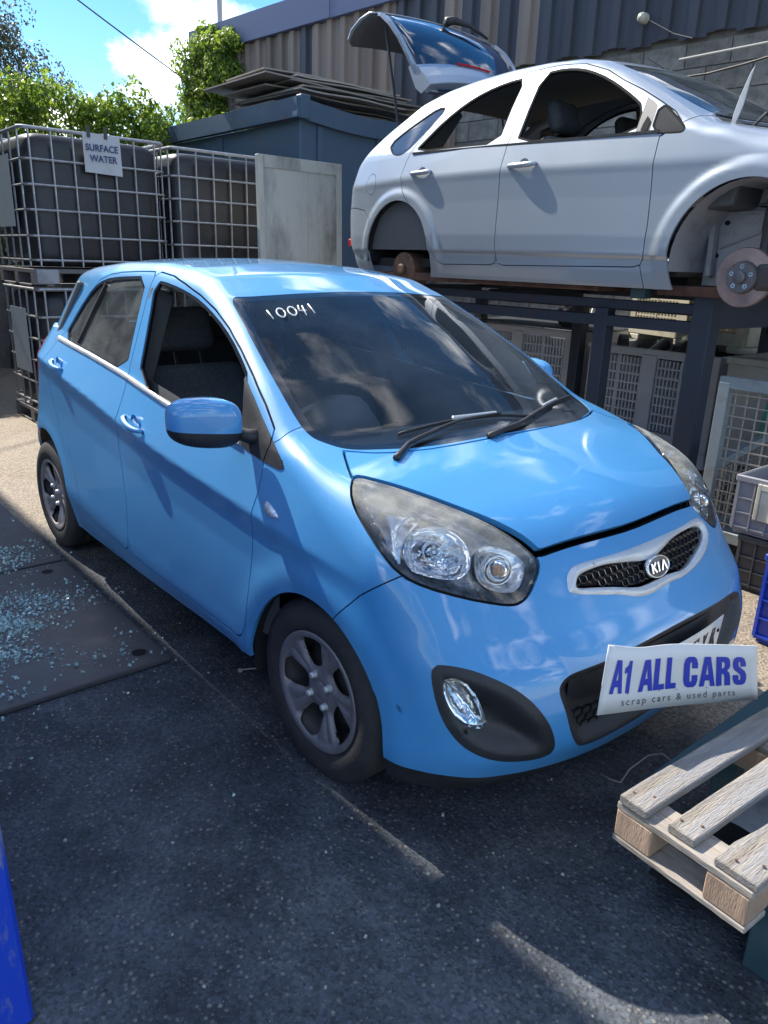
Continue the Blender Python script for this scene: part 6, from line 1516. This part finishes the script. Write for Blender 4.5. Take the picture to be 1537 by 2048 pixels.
# ---- mesh stillage
ms = thing('mesh_stillage', 'pale blue-grey wire mesh stillage at the right edge behind the car', 'stillage', (.25, 2.5, 0))
fm = mat('stillage_frame', (.22, .26, .28), .55, .3, dirt=.6, dirtcol=(.16, .10, .07), dscale=6, dlo=.52, dhi=.68)
X0, X1, Y0, Y1 = -.52, .62, -.40, .50
for x, y, h in ((X0, Y0, .955), (X1, Y0, .955), (X0, Y1, .60), (X1, Y1, .955)):
    b = MB(); b.bar((x, y, 0), (x, y, h), .058); b.obj('post', fm, ms, bevel=.003)
for a, c_, h in (((X0-.03, Y0-.004, .955), (X1+.03, Y0-.004, .955), .06), ((X0, Y0, .13), (X1, Y0, .13), .06), ((X0, Y1, .13), (X1, Y1, .13), .06), ((X0, Y0+.03, .50), (X0, Y1-.03, .62), .045), ((X0, Y0+.03, .13), (X0, Y1-.03, .13), .05), ((X1, Y0+.03, .13), (X1, Y1-.03, .13), .05)):
    b = MB(); b.bar(a, c_, .045, h); b.obj('rail', fm, ms, bevel=.003)
wire = mat('mesh_wire', (.34, .33, .30), .5, .5, dirt=.5, dirtcol=(.18, .10, .06), dscale=10)
mw = None
def wires(a0, a1, d0, d1, n, nm):
    for i in range(n):
        t = i/(n-1); p = Vector(a0).lerp(Vector(a1), t); q = Vector(d0).lerp(Vector(d1), t); b = MB(); b.bar(p, q, .0065); b.obj(nm, wire, ms)
wires((X0+.06, Y0, .17), (X1-.05, Y0, .17), (X0+.06, Y0, .92), (X1-.05, Y0, .92), 18, 'upright_wire')
wires((X0+.03, Y0-.006, .20), (X0+.03, Y0-.006, .90), (X1-.03, Y0-.006, .20), (X1-.03, Y0-.006, .90), 13, 'cross_wire')
wires((X0, Y0+.05, .15), (X0, Y1-.05, .15), (X0, Y0+.05, .50), (X0, Y1-.05, .60), 14, 'upright_wire')
wires((X0, Y0+.03, .19), (X0, Y0+.03, .47), (X0, Y1-.03, .19), (X0, Y1-.03, .47), 6, 'cross_wire')
b = MB(); b.box((X0+.03, Y0+.03, .10), (X1-.03, Y1-.03, .115)); b.obj('floor', fm, ms)
# stacking containers by the stillage
def euro_box(name, label, loc, W, D, H, m, rot=0, group=None, latch=None):
    t = thing(name, label, 'crate', loc, (0, 0, rot), group)
    b = MB(); V = []; 
    b.box((-W/2+.02, -D/2+.02, 0), (W/2-.02, D/2-.02, .012)); 
    for lo_, hi_ in (((-W/2+.015, -D/2+.015, .013), (W/2-.015, -D/2+.022, H-.001)), ((-W/2+.015, D/2-.022, .013), (W/2-.015, D/2-.015, H-.001)), ((-W/2+.015, -D/2+.023, .013), (-W/2+.022, D/2-.023, H-.001)), ((W/2-.022, -D/2+.023, .013), (W/2-.015, D/2-.023, H-.001))): b.box(lo_, hi_)
    b.obj('walls', m, t, bevel=.003)
    b = MB(); rr = .016
    b.box((-W/2, -D/2, H-.03), (W/2, -D/2+.014, H)); b.box((-W/2, D/2-.014, H-.03), (W/2, D/2, H)); b.box((-W/2, -D/2+.0141, H-.03), (-W/2+.014, D/2-.0141, H)); b.box((W/2-.014, -D/2+.0141, H-.03), (W/2, D/2-.0141, H)); b.obj('rim', m, t, bevel=.004)
    b = MB(); nx = int(W/.075); nz = max(2, int(H/.09))
    for i in range(nx+1): x = -W/2+.02+(W-.04)*i/nx; b.box((x-.0035, -D/2+.002, .02), (x+.0035, -D/2+.015, H-.03))
    for k in range(nz): z = .03+(H-.07)*k/nz; b.box((-W/2+.018, -D/2+.003, z), (W/2-.018, -D/2+.014, z+.007))
    ny = int(D/.075)
    for i in range(ny+1): y = -D/2+.02+(D-.04)*i/ny; b.box((-W/2+.002, y-.0035, .02), (-W/2+.015, y+.0035, H-.03))
    for k in range(nz): z = .03+(H-.07)*k/nz; b.box((-W/2+.003, -D/2+.018, z), (-W/2+.014, D/2-.018, z+.007))
    o = b.obj('ribs', m, t); o['kind'] = 'stuff'
    if latch:
        b = MB(); b.box((latch-.045, -D/2-.012, H-.20), (latch-.028, -D/2-.001, H-.02)); b.box((latch+.028, -D/2-.012, H-.20), (latch+.045, -D/2-.001, H-.02)); b.box((latch-.027, -D/2-.012, H-.05), (latch+.027, -D/2-.001, H-.02)); b.box((latch-.027, -D/2-.006, H-.20), (latch+.027, -D/2-.001, H-.052)); b.obj('latch', crate_white, t, bevel=.004)
    return t
euro_box('folding_crate', 'grey ribbed folding crate with pale latch, upper one by the stillage', (.315, 1.93, .285), .58, .38, .29, mat('folding_grey', (.24, .24, .26), .5, dirt=.3, dirtcol=(.4, .38, .34), dscale=8), latch=-.13)
euro_box('folding_crate', 'dark folding crate underneath the grey ribbed one', (.36, 1.93, .0), .56, .36, .28, mat('folding_dark', (.05, .05, .055), .5))
euro_box('blue_crate', 'bright blue plastic crate at the right edge on the sunlit ground', (.66, 1.42, .0), .44, .40, .40, bright_blue, rot=-.12)
# ---- teal stillage and the broken pallet on it
ts = thing('teal_stillage', 'low dark teal steel frame under the small pallet', 'stillage', (1.2, .05, 0))
q3 = lambda x, y, z: (x-1.2, y-.05, z)
for x, y in ((.875, .10), (1.19, -.335), (.875, .50), (1.62, .50), (1.62, -.40)):
    b = MB(); b.bar(q3(x, y, 0), q3(x, y, .235), .062); b.obj('leg', teal_m, ts, bevel=.004)
for a, c_ in (((.85, -.36, .255), (.85, .53, .255)), ((.89, -.385, .250), (1.66, -.385, .250)), ((.89, .50, .25), (1.66, .50, .25)), ((1.62, -.35, .255), (1.62, .47, .255)), ((1.25, -.35, .235), (1.25, .47, .235))):
    b = MB(); b.bar(q3(*a), q3(*c_), .045, .04); b.obj('rail', teal_m, ts, bevel=.003)
b = MB(); b.box(q3(.90, -.34, .05), q3(1.60, .47, .058)); b.obj('tray', dark, ts)
pl = thing('wooden_pallet', 'small weathered wooden pallet with a splintered board, lower right corner', 'pallet', (1.085, -.05, .276), (0, 0, math.radians(-4)))
ya, yb = -.515, .56
def board(name, x0, x1, y0, y1, z0, z1, m, crook=0., ragged=False):
    b = MB(); n = 14; V = []; F = []; along_y = (y1-y0) > (x1-x0)
    for i in range(n+1):
        t = i/n; w0, w1 = (x0, x1) if along_y else (y0, y1); jig = .0005*math.sin(i*2.3+x0*30)
        if ragged and along_y: 
            w0 = x0+(.050*(1-t)*abs(math.sin(3.1*i))*.5+.045*t if i > 1 else 0)
        p = y0+(y1-y0)*t if along_y else x0+(x1-x0)*t; zz = crook*math.sin(math.pi*t)
        c4 = [(w0+jig, z0), (w1+jig, z0), (w1+jig, z1), (w0+jig, z1)]
        for w, z in c4: V.append((w, p, z+zz) if along_y else (p, w, z+zz))
    for i in range(n):
        k = i*4
        for j in range(4): F.append((k+j, k+(j+1) % 4, k+4+(j+1) % 4, k+4+j))
    F += [(3, 2, 1, 0), (4*n, 4*n+1, 4*n+2, 4*n+3)]
    b.add(V, F); o = b.obj(name, m, pl, bevel=.0025); return o
board('top_board', -.145, -.075, ya, yb, .103, .125, wood_m, .002)
board('top_board', -.030, .032, ya+.01, yb, .103, .124, wood_m)
board('top_board', .078, .170, ya+.005, yb, .103, .122, wood_m, 0, True)
board('bearer_board', -.150, .165, ya+.002, ya+.085, .084, .102, wood_x); board('bearer_board', -.150, .165, -.04, .04, .084, .102, wood_x); board('bearer_board', -.150, .165, yb-.085, yb-.002, .084, .102, wood_x)
board('bottom_board', -.150, .165, ya+.0, ya+.080, .001, .016, wood_x); board('bottom_board', -.150, .165, yb-.08, yb, .001, .016, wood_x)
for x in (-.148, .070):
    for y0_ in (ya+.002, -.045, yb-.092):
        b = MB(); b.box((x, y0_, .0165), (x+.092, y0_+.090, .0835)); b.obj('pallet_block', block_wood, pl, bevel=.003)
for x_, y_ in ((-.130, ya+.03), (-.095, ya+.055), (-.018, ya+.04), (.018, ya+.06), (.11, ya+.03), (.15, ya+.06), (-.11, .0), (0, .01)):
    b = MB(); b.lathe([(.0035, .1245), (.0035, .1262), (0, .1264)], (x_, y_, 0), n=8); b.obj('nail_head', rust_m, pl)
# crumpled grey rag / sheet caught in the pallet
rg_ = thing('grey_sack', 'crumpled pale grey sack showing between the pallet boards', 'sack', (1.19, .02, .25))
b = MB(); V = []; F = []; n = 16
for i in range(n+1):
    for j in range(n+1):
        u, v_ = i/n-.5, j/n-.5; r2 = u*u+v_*v_
        V.append((u*.42, v_*.55, .10*max(0, 1-3.6*r2)+.014*math.sin(9*u+5*v_)+.012*math.sin(17*v_-6*u)))
for i in range(n):
    for j in range(n): a = i*(n+1)+j; F.append((a, a+1, a+n+2, a+n+1))
b.add(V, F); b.obj('sack', mat('sack_grey', (.20, .20, .20), .8, var=.5, vscale=9, bump=.3, bscale=40), rg_, smooth=True)
b = MB(); b.tube([(.560, -.045, .004), (.600, -.040, .003), (.622, -.030, .004), (.640, -.02, .06), (.675, .01, .115), (.715, .012, .145), (.765, -.02, .16), (.83, -.09, .20), (.88, -.16, .262)], .0026, 6)
o = b.obj('bent_wire', mat('wire_pale', (.40, .38, .36), .5, .5), smooth=True); tag(o, 'bent pale wire sticking out from under the pallet', 'wire')

# ---- the dealer's card propped between bumper and pallet
cdp = thing('dealer_card', 'white card reading A1 ALL CARS scrap cars & used parts, propped against the front number plate', 'sign', (0, 0, 0))
P00, P10, P11, P01 = Vector((.735, -.409, .455)), Vector((.900, .129, .378)), Vector((.900, .046, .571)), Vector((.728, -.388, .642))
c0 = (P00+P10+P11+P01)/4; cdp.location = c0; P00, P10, P11, P01 = [q-c0 for q in (P00, P10, P11, P01)]
b = MB(); V = []; F = []; n = 24
nr = (P10-P00).cross(P01-P00).normalized()
def card(u, v_):
    q = P00.lerp(P10, u).lerp(P01.lerp(P11, u), v_); return q-nr*0.008*math.sin(math.pi*u)+Vector((0, 0, -.010*v_*math.exp(-((u-.20)/.15)**2)))
for i in range(n+1):
    for j in range(5): V.append(card(i/n, j/4))
for i in range(n):
    for j in range(4): a = i*5+j; F.append((a, a+5, a+6, a+1))
b.add(V, F); o = b.obj('card', mat('card_white', (.66, .67, .67), .5, dirt=.12, dirtcol=(.4, .38, .35), dscale=6), cdp, smooth=True); q = o.modifiers.new('t', 'SOLIDIFY'); q.thickness = .002; q.offset = 0
# heavy condensed capitals drawn as outlines in a unit box
GL = {'A': [[(0, 0), (.30, 0), (.36, .20), (.64, .20), (.70, 0), (1, 0), (.70, 1), (.30, 1)], [(.42, .40), (.58, .40), (.50, .78)]],
      '1': [[(.35, 0), (.75, 0), (.75, 1), (.45, 1), (.38, .86), (.05, .76), (.05, .60), (.35, .64)]],
      'L': [[(0, 0), (.95, 0), (.95, .18), (.46, .18), (.46, 1), (0, 1)]],
      'R': [[(0, 0), (.38, 0), (.38, .42), (.50, .40), (.56, .34), (.58, 0), (.97, 0), (.96, .30), (.90, .45), (.74, .53), (.90, .60), (.97, .72), (.93, .90), (.80, .98), (.60, 1), (0, 1)], [(.38, .60), (.52, .61), (.58, .68), (.58, .76), (.52, .82), (.38, .83)]],
      'C': [[(.95, .62), (.57, .62), (.57, .78), (.50, .84), (.43, .78), (.43, .22), (.50, .16), (.57, .22), (.57, .40), (.95, .40), (.95, .22), (.86, .07), (.70, 0), (.30, 0), (.12, .07), (.03, .24), (.03, .76), (.12, .93), (.30, 1), (.70, 1), (.86, .93), (.95, .78)]],
      'S': [[(.94, .66), (.94, .80), (.84, .94), (.66, 1), (.32, 1), (.14, .94), (.05, .80), (.05, .66), (.14, .55), (.56, .36), (.57, .22), (.50, .16), (.43, .20), (.43, .36), (.04, .36), (.04, .20), (.14, .06), (.32, 0), (.68, 0), (.86, .06), (.96, .20), (.96, .38), (.86, .50), (.44, .68), (.43, .80), (.50, .85), (.56, .80), (.56, .66)]]}
def glyph(ch, u0, u1, v0, v1, name, m):
    from mathutils.geometry import tessellate_polygon
    loops = [[Vector((x, y, 0)) for x, y in L_] for L_ in GL[ch]]
    tris = tessellate_polygon(loops); pts = [q for L_ in loops for q in L_]
    V = []; 
    for q in pts:
        u = u0+(u1-u0)*q.x; v_ = v0+(v1-v0)*q.y; V.append(card(u, v_)+nr*.0025)
    b = MB(); b.add(V, [tuple(t) for t in tris]); return b.obj(name, m, cdp)
ink = mat('card_blue', (.022, .045, .42), .45)
xs = [('A', .048, .125), ('1', .125, .185), None, ('A', .225, .315), ('L', .318, .390), ('L', .395, .465), None, ('C', .505, .605), ('A', .612, .715), ('R', .722, .818), ('S', .828, .925)]
for q in xs:
    if q: glyph(q[0], q[1], q[2], .30, .80, 'card_letter', ink)
o = text_obj('card_small_print', 'scrap cars & used parts', .030, mat('card_grey', (.10, .11, .11), .6), cdp, Matrix.Identity(4), .0001, 0.0001, 1.0, 1.38)
Wc, Hc = (P10-P00).length, (P01-P00).length
for v_ in o.data.vertices:
    x, y = v_.co.x, v_.co.y; v_.co = card(.49+x/Wc, .155+y/Hc)+nr*(.0022+v_.co.z)
for u in (.163, .47, .735, .36, .66): 
    b = MB(); c_ = card(u, .29 if u < .4 or u > .7 else .28)+nr*.003; b.lathe([(.0018, 0), (0, .001)], c_, nr, 8); b.obj('pin_mark', dark, cdp)

# ---- blue steel bin at the left edge
bb = thing('blue_bin', 'scratched bright blue steel bin cutting into the lower left corner', 'bin', (-.55, -2.05, 0))
b = MB(); b.prism([(-.50, 0), (.855, 0), (.815, .46), (.70, 1.15), (-.5, 1.15)], -.45, .40, M=Matrix(((1, 0, 0, 0), (0, 0, 1, 0), (0, 1, 0, 0), (0, 0, 0, 1))))
b.obj('bin_body', mat('scuffed_blue', (.010, .055, .50), .42, dirt=.85, dirtcol=(.20, .21, .26), dscale=7, dlo=.58, dhi=.66, stretch=(1, 1, .35)), bb, bevel=.008)
b = MB(); b.bar((.70, .40, 1.15), (-.5, .40, 1.15), .05); b.obj('bin_rim', mat('scuffed_blue'), bb)

# ---- loose bits
for i, (x, y, l_, a, lb) in enumerate(((-.66, -.62, .05, .5, 'short pale cable stub on the tarmac beside the car'), (-.1, -1.02, .0, 0, ''),)):
    if l_ > 0:
        b = MB(); b.tube([(x, y, .006), (x+.02, y+.03, .010), (x+.03, y+.06, .006)], .003, 6); b.lathe([(.0, .012), (.009, .010), (.009, 0)], (x, y, .0), (0, 0, 1), 10); o = b.obj('cable_stub', mat('stub_pale', (.4, .38, .34), .6)); tag(o, lb, 'debris')
# ================================================================ foliage
def leaf_mat(name, c1, c2, sub=.25):
    m = bpy.data.materials.new(name); m.use_nodes = True; t = m.node_tree; t.nodes.clear(); n_ = t.nodes.new; l = t.links.new
    o = n_('ShaderNodeOutputMaterial'); tc = n_('ShaderNodeTexCoord'); no_ = n_('ShaderNodeTexNoise'); no_.inputs['Scale'].default_value = 2.2; no_.inputs['Detail'].default_value = 6; l(tc.outputs['Object'], no_.inputs['Vector'])
    wn = n_('ShaderNodeTexWhiteNoise'); sn = n_('ShaderNodeVectorMath'); sn.operation = 'SNAP'; sn.inputs[1].default_value = (.07, .07, .07); l(tc.outputs['Object'], sn.inputs[0]); l(sn.outputs[0], wn.inputs['Vector'])
    ad = n_('ShaderNodeMath'); ad.operation = 'MULTIPLY_ADD'; ad.inputs[1].default_value = .35; l(wn.outputs['Value'], ad.inputs[0]); l(no_.outputs['Fac'], ad.inputs[2])
    r = n_('ShaderNodeValToRGB'); r.color_ramp.elements[0].position = .45; r.color_ramp.elements[0].color = (*c1, 1); r.color_ramp.elements[1].position = .95; r.color_ramp.elements[1].color = (*c2, 1); l(ad.outputs[0], r.inputs[0])
    p = n_('ShaderNodeBsdfPrincipled'); p.inputs['Roughness'].default_value = .42; l(r.outputs[0], p.inputs['Base Color'])
    tr = n_('ShaderNodeBsdfTranslucent'); hs = n_('ShaderNodeHueSaturation'); hs.inputs['Value'].default_value = 2.2; l(r.outputs[0], hs.inputs['Color']); l(hs.outputs[0], tr.inputs[0])
    mx_ = n_('ShaderNodeMixShader'); mx_.inputs[0].default_value = sub; l(p.outputs[0], mx_.inputs[1]); l(tr.outputs[0], mx_.inputs[2]); l(mx_.outputs[0], o.inputs[0]); return m
def leaves(pts, nrm, size, droop=.6, seed=1, aspect=.62):
    g = np.random.default_rng(seed); n = len(pts); pts = np.asarray(pts); nrm = np.asarray(nrm)
    N = nrm+g.normal(0, .55, (n, 3)); N /= np.linalg.norm(N, axis=1)[:, None]
    T = np.tile([0, 0, -1.0], (n, 1))*droop+g.normal(0, .5, (n, 3)); T -= N*(T*N).sum(1)[:, None]; T /= np.linalg.norm(T, axis=1)[:, None]
    B = np.cross(N, T); s = size*(.6+.8*g.random(n))[:, None]; w = s*aspect*.5
    a = pts; tip = pts+T*s; l_ = pts+T*s*.42+B*w-N*s*.10; r_ = pts+T*s*.42-B*w-N*s*.10; m_ = pts+T*s*.55
    V = np.stack([a, l_, tip, r_, m_], 1).reshape(-1, 3); k = np.arange(n)*5
    F = np.concatenate([np.stack([k, k+1, k+4], 1), np.stack([k+1, k+2, k+4], 1), np.stack([k+2, k+3, k+4], 1), np.stack([k+3, k, k+4], 1)])
    return V, F
def clumps(n, f):
    out = []
    for _ in range(n): out.append(f())
    return out
ivy = leaf_mat('ivy_leaf', (.055, .105, .014), (.24, .32, .040), .45)
grey_leaf = leaf_mat('tree_leaf', (.035, .048, .030), (.085, .10, .065), .25)
def blobs_to_leaves(blobs, per, size, seed, out=(1, 0, .3)):
    g = np.random.default_rng(seed); P_ = []; N_ = []
    for (x, y, z, r) in blobs:
        n = int(per*r*r); d = g.normal(0, 1, (n, 3)); d /= np.linalg.norm(d, axis=1)[:, None]
        rr = r*(1-.35*g.random((n, 1))**2); P_.append(np.array([x, y, z])+d*rr*[.8, 1, .85]); N_.append(d)
    return leaves(np.concatenate(P_), np.concatenate(N_), size, seed=seed)
g = np.random.default_rng(5)
# creeper-covered wall along the far end
hd = thing('ivy_wall', 'thick green creeper mounded over the wall behind the tanks', 'hedge', (-9.2, 1.5, 0))
b = MB(); b.box((-.6, -9, 0), (-.15, 3.3, 2.9)); b.obj('wall', mortar_m, hd)
blobs = []
for i in range(520):
    y = g.uniform(-6.5, 3.1); top = 3.50+.10*math.sin(y*2.1)+.10*math.sin(y*4.7+1)+(.06 if y < .2 else 0)-.04*(y-.5 if y > .5 else 0); z = top-.22-abs(g.normal())*.9
    if z < .3: continue
    blobs.append((g.uniform(-.25, .10)-.10*(top-z < .3), y, z, g.uniform(.12, .30)))
for i in range(60):
    y = -6.4+i*.158; top = 3.50+.10*math.sin(y*2.1)+.10*math.sin(y*4.7+1)-.04*(y-.5 if y > .5 else 0); blobs.append((g.uniform(-.35, .05), y, top-.16+g.normal()*.05, g.uniform(.14, .24)))
V, F = blobs_to_leaves(blobs, 2300, .065, 11); o = raw('leaves', V, F, ivy, hd, smooth=False); o['kind'] = 'stuff'; print('hedge tris', len(F))
b = MB()
for i in range(14): y = -5.8+i*.65; b.tube([(-.05, y, 0), (0, y+.1, 1.2), (-.05, y-.05, 2.4), (-.1, y+.1, 3.0)], [.03, .022, .015, .008], 6)
b.obj('stems', mat('bark', (.06, .045, .035), .9), hd)
# creeper on the building corner
iv = thing('corner_creeper', 'bright green creeper climbing the left corner of the building over the fascia', 'creeper', (-11.75, 4.75, 2.4))
blobs = []
R5 = np.array([[math.cos(TH), -math.sin(TH)], [math.sin(TH), math.cos(TH)]])
for i in range(150):
    t = g.random(); z = 3.35+1.45*t; s = -11.75+g.uniform(-.10, 1.0)*(1.0 if z < 4.8 else .35)*(1 if z > 3.9 else 1.1)
    if 4.2 < z < 4.9 and g.random() < .3: s = -10.55+g.normal()*.14
    p = R5 @ np.array([s, -.12+g.normal()*.06]); blobs.append((p[0]+11.75, p[1]+YW-4.75, z-2.4, g.uniform(.10, .24)))
for i in range(26): p = R5 @ np.array([-11.2+g.normal()*.13, -.1]); blobs.append((p[0]+11.75, p[1]+YW-4.75, 4.86+g.normal()*.09-2.4, g.uniform(.08, .14)))
for i in range(16): p = R5 @ np.array([-10.55+g.normal()*.13, -.1]); blobs.append((p[0]+11.75, p[1]+YW-4.75, 4.76+g.normal()*.07-2.4, g.uniform(.08, .13)))
V, F = blobs_to_leaves(blobs, 2800, .065, 12); o = raw('leaves', V, F, ivy, iv, smooth=False); o['kind'] = 'stuff'
b = MB(); b.tube([(.15, -.0, -2.4), (.2, .05, -.6), (.5, .1, .8), (.55, .1, 2.2)], [.04, .03, .02, .01], 6); b.obj('stem', mat('bark'), iv)
# tree beyond the creeper wall
tr = thing('grey_tree', 'grey-green small-leaved tree rising behind the creeper at the left edge', 'tree', (-12.6, 1.75, 0))
b = MB(); b.tube([(0, 0, 0), (.05, .1, 1.6), (-.05, .2, 3.0), (0, .3, 4.2)], [.16, .13, .10, .05], 10)
for k in range(9): a = k*.9; b.tube([(0, .2, 2.4+.12*k), (.3*math.cos(a), .2+.4*math.sin(a), 2.9+.12*k), (.5*math.cos(a), .2+.6*math.sin(a), 3.2+.11*k)], [.05, .03, .012], 6)
b.obj('trunk', mat('bark'), tr)
blobs = []
for i in range(420):
    y = g.uniform(-1.6, 1.15); z = 4.72-.70*max(0, y-.4)+.12*math.sin(y*5)-abs(g.normal())*.55; 
    blobs.append((g.normal()*.45, y, z, g.uniform(.10, .26)))
V, F = blobs_to_leaves(blobs, 1500, .048, 13); o = raw('crown', V, F, grey_leaf, tr, smooth=False)
